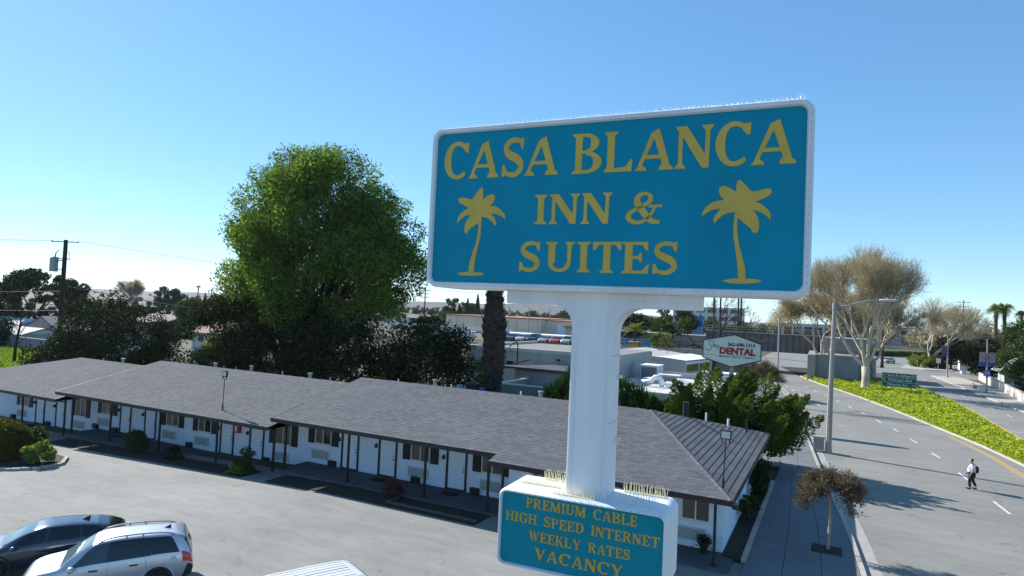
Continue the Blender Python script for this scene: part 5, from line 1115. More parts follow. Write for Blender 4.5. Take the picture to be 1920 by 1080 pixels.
# bare thin tree and post on the grass
tb = thing('bare_sapling', 'thin leafless sapling on the grass at far left', 'tree', (-103.2,50,-1.2))
mb = MB().tube([(0,0,0),(0.2,0,3),(0.6,0.2,5.5),(0.3,0.3,8.2)],[0.22,0.18,0.12,0.03],6)
rr = random.Random(3)
for k in range(16):
    z = 2.6+k*0.33; a = rr.uniform(0,6.28); L = rr.uniform(1,2.2); mb.tube([(0.25,0.05,z),(0.25+L*0.6*math.cos(a),L*0.6*math.sin(a),z+0.8),(0.25+L*math.cos(a),L*math.sin(a),z+1.9)],[0.06,0.04,0.012],4)
part('trunk', mb, M['wood'], tb, smooth=True)
for x_, y_, lb in ((-101.1,50,'dark fence post on the grass right of the sapling'),(-112,51.5,'dark fence post on the grass at the left frame edge')): solo('fence_post', MB().box(-0.07,0.07,-0.07,0.07,0,1.9).box(-0.09,0.09,-0.09,0.09,1.9,1.95), M['wood'], lb, 'post', 'grass plot fence posts', loc=(x_,y_,-1.2))
# palms
def frond(mb, base, az, el, L, w, droop, nleaf=26, rng=None):
    d = Vector((math.cos(az)*math.cos(el), math.sin(az)*math.cos(el), math.sin(el))); side = Vector((-math.sin(az), math.cos(az), 0)); pts = []
    p = Vector(base)
    for i in range(9): t = i/8; pts.append(p+d*L*t+Vector((0,0,-droop*L*t*t)))
    mb.tube(pts, [0.05*(1-0.8*i/8) for i in range(9)], 4, False)
    for k in range(nleaf):
        t = 0.12+0.88*k/nleaf; i = min(7,int(t*8)); q = pts[i].lerp(pts[i+1], t*8-i); tl = (pts[i+1]-pts[i]).normalized()
        for s in (-1,1):
            e = q+side*s*w*math.sin(math.pi*(0.15+0.8*t))*0.9+tl*w*0.45+Vector((0,0,-w*0.28)); n_ = tl*0.035*L/3
            mb.add([q-n_,q+n_,e],[(0,1,2)])
def palm(name, label, base, h, r, nf, L, w, seed, dead=0, lm='mid', lean=(0,0), bark='palmbark', boots=False, group=None, sc=None):
    rr = random.Random(seed); t = thing(name, label, 'palm tree', base, 0, group); m = MB()
    prof = sc or [(0,1.3),(0.05,1.0),(0.5,0.85),(0.93,0.8),(1.0,1.0)]
    m.tube([(lean[0]*z,lean[1]*z,h*z) for z,_ in prof], [r*q for _,q in prof], 12)
    tr_o = part('trunk', m, M[bark], t, smooth=True)
    top = Vector((lean[0],lean[1],h)); m = MB()
    for k in range(nf): frond(m, top, 2*math.pi*k/nf*2.618+rr.uniform(-.2,.2), math.radians(rr.uniform(-15,75)), L*rr.uniform(0.85,1.1), w, rr.uniform(0.35,0.6), 22)
    part('crown', m, LM[lm], t)
    if dead:
        m = MB()
        for k in range(dead): frond(m, top-Vector((0,0,rr.uniform(0,1.0))), rr.uniform(0,6.28), math.radians(rr.uniform(-80,-50)), L*rr.uniform(0.5,0.9), w*0.5, 0.15, 14)
        part('dead_fronds', m, LM['dead'], t)
    if boots:
        m = MB()
        for k in range(620):
            z = rr.uniform(0.1,0.98); a = rr.uniform(0,6.28); q = np.interp(z,[p[0] for p in prof],[p[1] for p in prof])*r
            c = Vector((lean[0]*z+q*0.94*math.cos(a), lean[1]*z+q*0.94*math.sin(a), h*z)); o_ = Vector((math.cos(a),math.sin(a),0)); s = Vector((-math.sin(a),math.cos(a),0)); w_ = rr.uniform(0.10,0.2); l_ = rr.uniform(0.2,0.42)
            m.add([c-s*w_,c+s*w_,c+o_*rr.uniform(.12,.26)+s*w_*0.6+Vector((0,0,l_)),c+o_*rr.uniform(.12,.26)-s*w_*0.6+Vector((0,0,l_)),c-Vector((0,0,l_*0.8))],[(0,1,2,3),(0,4,1)])
        part('frond_stubs', m, M['palmbark'], tr_o, kind='stuff')
    return t
palm('date_palm', 'thick shaggy-trunked palm rising behind the sign with its crown hidden', (-24.2,46,0), 14.6, 0.95, 46, 3.6, 0.5, 5, dead=26, lm='mid', lean=(-0.5,0), boots=True, sc=[(0,0.40),(0.16,0.42),(0.22,0.62),(0.33,0.86),(0.45,0.92),(0.58,1.0),(0.66,0.72),(0.75,0.62),(1.0,0.7)])
palm('queen_palm', 'green feathery palm in an orange pot behind the right of the pylon', (-29.3,105,4.9), 2.2, 0.16, 22, 2.6, 0.6, 8, lm='lime')
palm('queen_palm', 'dark green feathery palm right of the potted palm', (-25.3,104,3.4), 2.6, 0.2, 22, 2.4, 0.6, 9, lm='mid')
palm('fan_palm', 'far left skyline palm with small round crown', (-328,250,0), 14.5, 0.35, 26, 2.2, 0.8, 12, dead=8, lm='hazy')
for x, y, h, s, lb in ((44.7,240,16.2,20,'left tall palm of the pair above the dark trees at right'),(47.0,241,16.6,21,'right tall palm of the pair above the dark trees at right'),(70,330,17,22,'single far palm near the right frame edge'),(10.6,170,14.2,26,'tall palm standing behind the sycamore on the right')):
    palm('fan_palm', lb, (x,y,0), h, 0.6 if s < 22 else 0.35, 60, 2.9, 1.1, s, dead=34, lm='lime' if s < 22 else 'hazy', group='distant fan palms')
for x, s, lb in ((-28.6,30,'leftmost slim palm trunk left of the dental sign'),(-26.9,31,'second slim palm trunk above the dental sign'),(-22.3,32,'paired slim palm trunk right above the dental sign'),(-21.6,33,'rightmost slim palm trunk above the dental sign')):
    palm('slim_palm', lb, (x,180,0), 19.5, 0.28, 20, 2.4, 0.7, s, dead=6, lm='mid', group='slim palms behind the dental sign', bark='wood')
# junipers beside the end wall
def juniper(label, base, h, rx, ry, ntuft, nl, seed):
    rg = R_(seed); t = thing('juniper_tree', label, 'tree', base); mb = MB(); C = []; A = []
    mb.tube([(0,0,-0.2),(0.1,0,1.0),(-0.1,0.1,h*0.55)],[0.22,0.17,0.08],8)
    for k in range(ntuft):
        a = k*2.399+rg.uniform(-.3,.3); zc = h*(0.20+0.52*((k+0.5)/ntuft)); wid = math.sin(math.pi*min(0.97,0.36+0.56*zc/h))**0.6; q = 0.62+0.38*rg.random() if k < ntuft*0.8 else rg.random()*0.7
        c = np.array([rx*q*wid*math.cos(a), ry*q*wid*math.sin(a), zc])
        ax = np.array([0.55*math.cos(a)*q+0.42, 0.5*math.sin(a)*q, 0.85+0.4*rg.random()]); ax /= np.linalg.norm(ax); L = rg.uniform(1.5,2.9)*h/6.5; R2 = L*rg.uniform(0.15,0.20)
        s = rg.random(nl)**0.9; prof = np.clip(s/0.28,0,1)**0.6*(1-s)**0.55*1.35
        wob = 1+0.30*np.sin(6*s*6.28+rg.uniform(0,6.28)); th = rg.uniform(0,6.28,nl); rad = R2*prof*wob*(0.80+0.20*rg.random(nl))
        e1 = np.cross(ax,[0.3,0.9,0.1]); e1 /= np.linalg.norm(e1); e2 = np.cross(ax,e1); rd = e1*np.cos(th)[:,None]+e2*np.sin(th)[:,None]
        C.append(c+ax*(s*L-0.25*L)[:,None]+rd*rad[:,None]); A.append(ax*0.8+rd*0.55)
        mb.tube([(0,0,min(zc*0.5,h*0.5)),tuple(c*0.6+np.array([0,0,zc*0.3])),tuple(c)],[0.07,0.05,0.02],4)
    part('trunk', mb, M['bark'], t, smooth=True)
    C = np.concatenate(C); A = np.concatenate(A)+rg.normal(size=C.shape)*0.25; A /= np.linalg.norm(A,axis=1)[:,None]; n = len(C)
    B = np.cross(A, rg.normal(size=(n,3))); B /= np.linalg.norm(B,axis=1)[:,None]; sz = rg.uniform(0.10,0.20,n)
    a_ = A*sz[:,None]*0.5; b_ = B*sz[:,None]*0.19
    part('crown', np_mesh('crown', np.stack([C-a_,C+b_,C+a_,C-b_],1).reshape(-1,3), np.arange(4*n).reshape(n,4), LM['juniper']), None, t)
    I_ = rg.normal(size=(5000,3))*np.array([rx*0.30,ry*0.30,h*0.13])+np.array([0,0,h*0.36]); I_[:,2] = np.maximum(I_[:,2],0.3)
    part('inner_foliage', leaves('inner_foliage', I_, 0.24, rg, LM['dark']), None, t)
juniper('large spiky dark green juniper behind the motel street corner', (-5.6,44.2,0), 6.4, 4.4, 2.6, 105, 1150, 80)
juniper('smaller leafy juniper left of the large juniper', (-8.9,43.8,0), 3.8, 1.6, 1.5, 26, 1100, 82)
# sword-leaf plants behind the roof
def yucca(label, base, heads, nl, L, seed, lm='yucca'):
    rr = random.Random(seed); t = thing('yucca_plant', label, 'plant', base); mb = MB(); lf = MB()
    for (x,y,z) in heads:
        mb.tube([(x*0.3,y*0.3,-0.2),(x*0.7,y*0.7,z*0.6),(x,y,z)],[0.13,0.10,0.08],6)
        for k in range(nl):
            a = rr.uniform(0,6.28); el = math.radians(rr.uniform(-25,85)); l = L*rr.uniform(0.7,1.15); d = Vector((math.cos(a)*math.cos(el),math.sin(a)*math.cos(el),math.sin(el))); s = Vector((-math.sin(a),math.cos(a),0))*0.035*l
            b = Vector((x,y,z)); m_ = b+d*l*0.55; e = b+d*l+Vector((0,0,-0.18*l)); lf.add([b-s*0.6,b+s*0.6,m_+s,m_-s,e],[(0,1,2,3),(3,2,4)])
    part('trunk', mb, M['bark'], t); part('crown', lf, LM[lm], t)
ry = random.Random(17)
yucca('bright sword-leaved yucca clump left of the pylon pole', (-19.3,46,0), [(ry.uniform(-1.3,1.9),ry.uniform(-.7,.7),0) for _ in range(0)]+[(-1.2+0.16*k,0.5*math.sin(k*2.3),1.3+0.17*k*ry.uniform(0.55,1.0)+0.5*ry.random()) for k in range(22)], 75, 1.35, 3, 'lime')
yucca('large dark yucca clump right of the pylon pole', (-12.0,46,0), [(-1.7+0.16*k,0.6*math.sin(k*2.1),3.9-0.075*k-1.6*ry.random()*(k%3 > 0)) for k in range(28)], 75, 1.5, 4)
# sycamores on the median
def branch_tree(name, label, base, h0, r0, spread, levels, seed, lm, ntip, twig, bark='sycbark', up=0.55, L0=4.0, leafn=0, dirs=None, group=None, leafsize=0.22, twigw=0.05, decay=0.74, cat='tree'):
    rg = R_(seed); t = thing(name, label, cat, base, 0, group); mb = MB(); tips = []
    def grow(p, d, L, r, lev):
        q = p+d*L; mid = p.lerp(q,0.5)+Vector(rg.normal(size=3))*L*0.05
        mb.tube([p,mid,q],[r,r*0.85,r*0.7], 7 if lev < 2 else (5 if lev < 4 else 3), lev == 0)
        if lev >= levels: tips.append((q,d)); return
        if lev >= levels-2: tips.append((mid,d)); tips.append((q,d))
        nb = 2 if lev > 0 and rg.random() < 0.45 else 3
        for k in range(nb):
            v = Vector(rg.normal(size=3)); v -= d*v.dot(d); v.normalize(); nd = (d+v*spread*rg.uniform(0.6,1.2)+Vector((0,0,up*0.25))).normalized()
            grow(q-d*L*0.03, nd, L*decay*rg.uniform(0.85,1.15), r*0.60, lev+1)
    b = Vector((0,0,-0.2)); top = Vector((0,0,h0))
    mb.tube([b,Vector((0,0,0.25)),Vector((0.05,0,h0*0.5)),top],[r0*1.35,r0*1.1,r0*0.95,r0],10)
    for d in (dirs or [(-0.5,0.1,1),(0.45,0.3,1),(0.05,-0.45,1.1),(-0.1,0.5,1.2)]): grow(top-Vector((0,0,0.2)), Vector(d).normalized(), L0*rg.uniform(0.9,1.1), r0*0.46, 1)
    part('trunk', mb, M[bark], t, smooth=True)
    T = np.array([tuple(p) for p,_ in tips]); TD = np.array([tuple(v) for _,v in tips]); idx = rg.integers(0,len(T),ntip)
    d = TD[idx]*1.1+rg.normal(size=(ntip,3))*0.55; d[:,2] += 0.15; d /= np.linalg.norm(d,axis=1)[:,None]
    st = T[idx]+rg.normal(size=(ntip,3))*twig*0.16; en = st+d*twig*rg.uniform(0.5,1.2,ntip)[:,None]
    w = np.cross(d, rg.normal(size=(ntip,3))); w /= np.linalg.norm(w,axis=1)[:,None]; w *= twigw/2
    V_ = np.stack([st-w,st+w,en+w*0.4,en-w*0.4],1).reshape(-1,3)
    part('twigs', np_mesh('twigs', V_, np.arange(4*ntip).reshape(-1,4), LM['greytwig'] if lm != 'twigb' else LM['twigb']), None, t, kind='stuff')
    if leafn:
        idx = rg.integers(0,len(T),leafn); C = T[idx]+rg.normal(size=(leafn,3))*twig*0.5
        part('crown', leaves('crown', C, leafsize, rg, LM[lm], 0.7), None, t)
    return t
branch_tree('sycamore_tree', 'tall pale-barked sycamore with tan winter crown on the median', (4.6,106.2,0.1), 3.4, 0.55, 0.52, 6, 101, 'twig', 17000, 1.5, L0=4.6, up=1.0, leafn=7500, leafsize=0.17, twigw=0.035, decay=0.76, dirs=[(-0.75,0,1),(-0.45,0.3,1.2),(0.05,-0.3,1.2),(0.45,0.3,1.1),(0.15,0.5,1.3),(-0.2,-0.4,1.2)])
branch_tree('sycamore_tree', 'tan-leaved sycamore farther back beside the bridge abutment', (-1.2,121,0.1), 3.0, 0.45, 0.55, 6, 103, 'twig', 9000, 1.4, L0=3.6, up=0.7, leafn=15000, leafsize=0.21, twigw=0.04)
branch_tree('sycamore_tree', 'second pale sycamore trunk just behind the tall one', (6.9,134,0.1), 2.8, 0.55, 0.55, 5, 105, 'twig', 9000, 1.5, L0=4.4, leafn=4000)
branch_tree('sycamore_tree', 'leaning pale sycamore with forked trunk by the clipped round shrubs', (21.5,182,0), 2.2, 0.5, 0.5, 5, 107, 'twig', 4500, 1.6, L0=4.2, leafn=600, dirs=[(-0.15,0,1),(0.95,0.2,1),(0.75,-0.2,1),(0.1,0.4,1)])
branch_tree('sycamore_tree', 'bare grey sycamore behind the round shrubs at the junction', (31,205,0), 3.0, 0.5, 0.55, 5, 109, 'twig', 4500, 1.6, L0=4.0)
branch_tree('bare_street_tree', 'dark bare tree with crooked branches above the dental sign', (-12.6,80,0), 5.6, 0.28, 0.7, 4, 111, 'twigb', 500, 0.8, bark='wood', L0=2.6, dirs=[(-1.0,0,0.35),(0.3,0,1),(0.9,0.1,0.4),(-0.2,0.2,1.2)])
branch_tree('crape_myrtle', 'small bare-crowned brownish street tree in the sidewalk well', (0.1,30.0,0.12), 2.2, 0.055, 0.95, 4, 113, 'twigb', 9000, 0.30, bark='palebark', L0=0.46, leafn=3800, leafsize=0.085, twigw=0.012, up=0.1, decay=0.78, dirs=[(-0.9,0,0.8),(0.9,0.2,0.8),(0.1,0.9,0.8),(-0.1,-0.9,0.8),(0.2,0.1,1),(-1.1,0.4,0.5),(1.2,-0.2,0.45)])
branch_tree('bare_shrub', 'brownish bare shrub on the verge right of the dental sign', (-7.2,86,0), 0.9, 0.12, 0.8, 4, 115, 'twigb', 5000, 0.8, bark='wood', L0=1.2, leafn=1500, leafsize=0.14, twigw=0.03)
branch_tree('bare_far_tree', 'bare rounded tree on the left skyline', (-264,170,0), 5, 0.35, 0.65, 4, 117, 'twig', 4000, 2.0, L0=3.2, twigw=0.12)
# hedges, shrubs around the lot
def bush(name, label, c, r, n, size, lm, seed, nc=22, clr=(0.25,0.5), group=None, cat='shrub'):
    rg = R_(seed); cl = ellipsoid_clumps(rg, c, r, nc, clr[0], clr[1], 0.6, -0.5); bz = c[2]-r[2]
    return make_tree(name, label, cat, (c[0],c[1],bz), (c[0],c[1],bz+0.3), cl, n, size, LM[lm], M['bark'], seed+1, 0.06, 8, group)
rg = R_(200); n = 26000; d = rg.normal(size=(n,3)); d /= np.linalg.norm(d,axis=1)[:,None]; d[:,2] = np.abs(d[:,2])
hb_ = thing('clipped_hedge_mound', 'large clipped brownish hedge mound at the left edge of the lot', 'shrub', (-44.0,20.6,-0.6))
pw = (np.abs(d)**0.75)*np.sign(d); C = pw*np.array([2.5,1.6,2.2])*(0.86+0.14*rg.random(n))[:,None]
part('crown', leaves('crown', C, 0.14, rg, LM['hedge'], 0.6), None, hb_); part('stems', MB().tube([(0,0,-0.2),(0,0,1.6)],[0.2,0.1],6).tube([(0.5,0,-0.2),(0.9,0.2,1.4)],[0.1,0.05],5), M['bark'], hb_)
bush('bright_shrub','small bright green shrub beside the clipped hedge mound',(-40.1,21.0,0.05),(0.62,0.6,0.6),3200,0.14,'lime',210,18,(0.2,0.36))
bush('wispy_shrub','wispy grey-green shrub behind the clipped hedge mound',(-43.6,22.8,0.1),(0.4,0.4,0.8),900,0.15,'mid',212,10,(0.2,0.35))
ki = MB(); rr = random.Random(7)
isl = [(-46.5,18.2),(-42,18.6),(-39.6,19.4),(-38.6,20.4),(-38.7,21.5),(-40.2,22.6)]
for a, b in zip(isl[:-1], isl[1:]):
    for k in range(3):
        p = Vector((*a,0)).lerp(Vector((*b,0)),k/3+0.02); q = Vector((*a,0)).lerp(Vector((*b,0)),(k+1)/3-0.02); s = (q-p).cross(Vector((0,0,1))).normalized()*0.09; z = gz(p.x)
        ki.prism([tuple(v) for v in (p-s+Vector((0,0,z-.05)),p+s+Vector((0,0,z-.05)),q+s+Vector((0,0,z-.05)),q-s+Vector((0,0,z-.05)))],(0,0,0.20+rr.uniform(-.015,.015)))
solo('island_kerb', ki, M['kerb'], 'curved concrete kerb round the hedge mound bed', 'kerb')
struct('island_bed', MB().prism([(x,y,gz(-41)-0.1) for x,y in isl+[(-46.5,23)]],(0,0,0.19)), M['soil'])
bush('porch_shrub','leafy green shrub before the left motel doors',(-38.6,25.7,0.05),(0.6,0.4,0.65),1900,0.14,'mid',220)
bush('porch_shrub','low dark shrub before the double windows of the motel',(-35.0,25.6,-0.2),(0.4,0.3,0.5),900,0.13,'dark',222,12,(0.18,0.32))
t_ = bush('porch_shrub','tall leafy plant with yellow-green base by the roof step',(-28.6,25.4,0.25),(0.42,0.35,0.85),1500,0.15,'mid',224,12,(0.2,0.35))
bush('porch_shrub','low yellow-green plant at the foot of the tall porch plant',(-28.9,25.0,-0.05),(0.5,0.3,0.35),700,0.17,'lime',226,8,(0.18,0.3))
bush('porch_shrub','reddish shrub before the middle door of the motel',(-18.9,25.6,0.36),(0.45,0.4,0.45),1200,0.11,'redleaf',228,14,(0.18,0.35))
bush('planter_shrub','low green shrub in the planter beside the street end wall',(-3.2,32.0,0.75),(0.35,0.9,0.55),2200,0.12,'mid',230,14,(0.15,0.3))
bush('planter_shrub','dark climbing hedge along the far part of the end wall planter',(-3.2,36.9,0.9),(0.3,1.8,1.0),4200,0.13,'dark',232,30,(0.2,0.45))
pt = thing('potted_plant','dark potted plant on the porch under the street side window','plant',(-4.3,26.6,0.10))
part('pot', MB().tube([(0,0,0),(0,0,0.28),(0,0,0.3)],[0.11,0.16,0.17],12), M['shutter'], pt)
rg = R_(240); part('crown', leaves('crown', rg.normal(size=(420,3))*np.array([0.13,0.13,0.12])+np.array([0,0,0.48]), 0.12, rg, LM['dark'], 0.5), None, pt)
# right background vegetation
round_tree('dark_evergreen', 'dark evergreen tree left of the banner lamp across the junction', 26,186,3.6,4.5,4,4.2,9000,0.45,LM['dark'],300,nc=36)
round_tree('dark_evergreen', 'dark evergreen tree behind the banner lamp at the far corner', 33,192,4.2,5.5,4,4.6,11000,0.45,LM['dark'],302,nc=40)
round_tree('dark_evergreen', 'dark evergreen tree between the two banner lamps', 29.5,168,3.4,4.2,4,4.2,9000,0.42,LM['dark'],304,nc=36)
round_tree('dark_evergreen', 'dark leafy tree behind the hospital sign', 34.5,160,4.0,4.5,4,4.4,10000,0.42,LM['mid'],306,nc=38)
round_tree('green_street_tree', 'tall dense green tree at the right frame edge', 32.5,140,6.2,6.2,5,6.3,24000,0.34,LM['mid'],308,nc=80)
round_tree('green_street_tree', 'low dense green tree under the right edge tree', 31,128,3.0,4.4,4,3.4,12000,0.34,LM['dark'],310,nc=46)
for k,(x,y,r,lb) in enumerate(((18.3,183,1.7,'left clipped yellow-green shrub on the junction island'),(20.2,181,2.0,'tall clipped yellow-green shrub on the junction island'),(22.5,180,1.6,'low darker shrub at the right of the junction island'))):
    bush('island_shrub', lb, (x,y,1.3),(r,r,1.6),3500,0.3,'lime' if k < 2 else 'mid',320+k,14,(0.5,0.9),'junction island shrubs')
struct('junction_island', MB().prism([(15,176,-0.03),(19,172,-0.03),(25,174,-0.03),(25,186,-0.03),(17,188,-0.03)],(0,0,0.17)), M['kerb'])
rg = R_(330); n = 6000; x = rg.uniform(5,36,n); o = solo('low_far_hedge', leaves('low_far_hedge', np.stack([x,236+0.9*(x-12)+rg.normal(size=n)*0.5,rg.random(n)*1.6],1),0.5,rg,LM['mid']), None, 'low clipped hedge across the far side of the junction', 'hedge')
# masses far off
def far_wood(name, label, boxes, n, size, lm, seed):
    rg = R_(seed); P = []
    for (x0,x1,y0,y1,h,k) in boxes:
        cl = [(rg.uniform(x0,x1),rg.uniform(y0,y1),h*rg.uniform(0.25,0.75),h*rg.uniform(0.18,0.34)) for _ in range(k)]
        P.append(clump_points(rg, cl, n*k//sum(b[5] for b in boxes), 0.3))
    P = np.concatenate(P); P[:,2] = np.maximum(P[:,2],0.0)
    o = link(bpy.data.objects.new(name, leaves(name, P, size, rg, LM[lm]))); tag(o, label, 'trees', kind='stuff')
far_wood('far_brown_treeline', 'hazy bare brown treeline along the right horizon', [(30,140,300,360,13.5,60),(0,60,330,380,11,30),(-40,0,420,480,9,25),(140,320,320,420,15,40)], 22000, 1.3, 'greytwig', 400)
far_wood('far_green_wood', 'far green tree belt behind the peach store', [(-140,-62,265,320,11,50),(-125,-100,160,185,8,16),(-60,-20,230,290,10,30),(-300,-150,300,420,8,50)], 26000, 1.1, 'hazy', 402)
far_wood('far_suburb_trees', 'hazy scattered suburb trees along the left horizon', [(-620,-150,330,620,8,150),(-460,-200,180,330,5.5,90),(-900,-300,620,900,10,110),(-300,-160,110,190,5,40),(-1800,-500,900,1400,11,140),(-400,-60,400,800,8,90)], 60000, 1.7, 'hazy', 404)
rr = random.Random(5)
for k,(x,y,h,lb) in enumerate(((-103,170,10.5,'leftmost dark cypress left of the palm trunk'),(-100.7,171,12.2,'second dark cypress left of the palm trunk'),(-96.6,170,13.6,'tallest dark cypress left of the palm trunk'),(-108,175,10.0,'short pointed conifer among the far cypresses'),(-114,180,9.6,'pale pointed conifer left of the cypresses'),(-310,230,9.5,'leftmost small cypress on the left skyline'),(-305,232,9.0,'second small cypress on the left skyline'),(-296,230,11.2,'taller cypress on the left skyline'),(-291,232,11.0,'rightmost cypress on the left skyline'))):
    rg = R_(420+k); n = 2200; s = rg.random(n); rad = 1.9*(1-s)**0.8*(0.6+0.4*rg.random(n)); th = rg.uniform(0,6.28,n)
    t = thing('cypress_tree', lb, 'tree', (x,y,0)); part('trunk', MB().tube([(0,0,-0.5),(0,0,h*0.5)],[0.2,0.1],5), M['bark'], t)
    part('crown', leaves('crown', np.stack([rad*np.cos(th),rad*np.sin(th),0.6+s*(h-0.6)],1), 0.55, rg, LM['hazy'], 0.5, 0, up=((0,0,1),0.5)), None, t)
round_tree('far_round_tree', 'dark round-headed tree behind the peach store', -125,205,8.2,7,5,4.6,6000,0.6,LM['mid'],440,nc=30,base=3)
round_tree('umbrella_pine', 'blue-green round pine behind the potted palm', -33,150,8.0,5.5,4,3.4,6000,0.5,LM['hazy'],442,nc=26,base=3,tr=0.35)
round_tree('olive_tree', 'sparse olive-green tree left of the blue roadside sign', -27.5,125,8.2,3.6,3,1.8,2600,0.42,LM['mid'],444,nc=16,base=3.3,tr=0.35)
round_tree('olive_tree', 'dark spreading tree behind the pylon bracket', -37,128,7.2,4.0,3,2.6,4000,0.42,LM['dark'],446,nc=20,base=3.3)
round_tree('pale_bush', 'pale dry bush below the blue roadside sign', -27.5,118,4.6,2.0,1.5,1.2,1800,0.4,LM['lime'],448,nc=10,base=3.3,cat='shrub')
# ------------------------------------------------------------------ buildings and structures behind
def house(name, label, x0, x1, y0, y1, zb, zw, zr, axis, wallc, roofc, wins=(), door=None, hip=False, over=0.5):
    t = thing(name, label, 'house', ((x0+x1)/2,(y0+y1)/2,zb)); wm = mat('house_wall',wallc,0.85,var=0.05,scale=0.5); rm = mat('house_roof',roofc,0.9,var=0.12,scale=0.8)
    w = MB(); xm, ym = (x0+x1)/2, (y0+y1)/2
    if axis == 'x':
        w.prism([(x0,y0,zb-1),(x0,y1,zb-1),(x0,y1,zw),(x0,ym,zr-0.15 if not hip else zw),(x0,y0,zw)],(x1-x0,0,0))
        a, b = (x0-over,x1+over); i = 0 if not hip else (y1-y0)/2
        k = (zr-zw)/((y1-y0)/2); ze = zw-k*over
        top = [(a,y0-over,ze),(b,y0-over,ze),(b-i,ym,zr),(a+i,ym,zr),(b,y1+over,ze),(a,y1+over,ze)]
    else:
        w.prism([(x0,y0,zb-1),(x1,y0,zb-1),(x1,y0,zw),(xm,y0,zr-0.15),(x0,y0,zw)],(0,y1-y0,0))
        k = (zr-zw)/((x1-x0)/2); ze = zw-k*over
        top = [(x0-over,y1+over,ze),(x0-over,y0-over,ze),(xm,y0-over,zr),(xm,y1+over,zr),(x1+over,y0-over,ze),(x1+over,y1+over,ze)]
    part('wall', w, wm, t, world=True)
    r = MB(); low = [(p[0],p[1],p[2]-0.18) for p in top]
    r.add(top+low,[(0,1,2,3),(3,2,4,5),(1,4,2),(0,3,5),(6,9,8,7),(9,11,10,8),(0,6,7,1),(4,10,11,5),(1,7,8),(1,8,2),(2,8,10),(2,10,4),(0,3,9),(0,9,6),(5,11,9),(5,9,3)])
    part('roof', r, rm, t, world=True)
    for (wx,wz,ww,wh) in wins:
        f = part('window', MB().box(wx-ww/2-0.08,wx+ww/2+0.08,y0-0.06,y0-0.003,wz-0.08,wz+wh+0.08), M['frame'], t, world=True)
        part('pane', MB().box(wx-ww/2,wx+ww/2,y0-0.07,y0-0.062,wz,wz+wh), M['glass'], f)
    if door: part('door', MB().box(door-0.5,door+0.5,y0-0.06,y0-0.003,zb,zb+2.1), M['shutter'], t, world=True)
    return t
house('gabled_house','grey gabled house behind the block wall at far left',-149,-137,74,88,-1.2,1.3,3.9,'y',(0.36,0.34,0.33),(0.20,0.18,0.17),[(-146,-0.3,1.2,1.0),(-141,-0.3,1.2,1.0)])
house('low_white_house','low house with pale flat-pitched roof behind the block wall',-147,-134,66,73,-1.2,0.9,1.9,'x',(0.45,0.50,0.48),(0.50,0.48,0.45),[(-143.5,-0.3,1.4,0.9),(-137,-0.3,1.4,0.9)])
house('pink_roof_house','house with faded pinkish roof right of the transformer pole',-146,-132,80,92,-1.2,1.6,3.6,'x',(0.50,0.46,0.43),(0.30,0.20,0.18),[(-140,-0.2,1.4,1.0)])
house('pale_house','pale house at the far left frame edge behind the small dark tree',-172,-152,72,84,-1.2,1.2,2.8,'x',(0.5,0.5,0.5),(0.42,0.42,0.43),[(-160,-0.2,1.4,1.0)])
house('tan_roof_house','house with tan shingle roof and white wall left of the big tree',-95.2,-87.6,72,80,-1.2,3.6,5.3,'x',(0.55,0.55,0.53),(0.30,0.20,0.13),[(-93,1.9,1.4,1.1),(-90,1.9,1.4,1.1)])
house('far_house','far house with grey roof above the left round tree',-162,-148,104,114,-1,2.4,4.2,'x',(0.4,0.37,0.36),(0.22,0.18,0.18),[(-157,0.6,1.4,1.0)])
rr = random.Random(12)
for k in range(26):
    x = -200-rr.random()*460; y = 150+rr.random()*400
    house('suburb_house','far pale suburb house scattered on the hazy left horizon',x-7,x+7,y-5,y+5,0,2.8,4.6,'x',(0.6,0.58,0.55),(0.25,0.2,0.17),[(x-3,1,1.6,1.2),(x+3,1,1.6,1.2)])['group'] = 'far suburb houses'
# block wall, each course built from blocks
bw = thing('block_wall','long grey concrete block wall behind the grass plot','wall',(-125,62,-1.2))
part('wall', MB().box(-150,-88,61.9,62.1,-1.6,0.72), mat('block_grey',(0.24,0.25,0.27),0.9,var=0.08,scale=1.2,stain=0.1), bw, world=True); part('cap', MB().box(-150,-88,61.8,62.2,0.72,0.84), M['conc'], bw, world=True)
for k in range(11): part('pilaster', MB().box(-149+6*k,-148.6+6*k,61.84,62.16,-1.6,0.70), M['conc'], bw, world=True)
# stucco building behind the palm
sb = thing('stucco_building','large plain grey stucco commercial building behind the palm trunk','building',(-29,70,0))
part('wall', MB().box(-36,-20,62,80,-1.5,5.0), M['stucco'], sb, world=True); pp_ = part('parapet', MB().box(-36.1,-19.9,61.9,62.25,5.0,5.35).box(-36.1,-35.8,62.25,80,5.0,5.35), mat('parapet_pale',(0.55,0.54,0.50),0.8,stain=0.1), sb, world=True)
part('conduit', MB().tube([(-35.9,61.95,3.6),(-30.5,61.95,3.6),(-28.5,61.95,4.2)],0.04,6), M['black'], sb, world=True)
part('drain_spout', MB().box(-25.4,-25.1,61.8,62,4.3,4.5), M['black'], sb, world=True)
part('joint', MB().box(-29.02,-28.98,61.985,61.999,-1,5.0).box(-22.02,-21.98,61.985,61.999,-1,5.0), M['conc'], sb, world=True)
part('roof_deck', MB().box(-35.8,-20.1,62.25,79.9,5.0,5.05), M['terrace'], sb, world=True)
aw = thing('flat_annex','flat-roofed annex with dark overhanging roof edge before the stucco building','building',(-25.3,58,0))
part('wall', MB().box(-27.6,-20,56.5,61.85,-0.5,3.6), M['stucco'], aw, world=True)
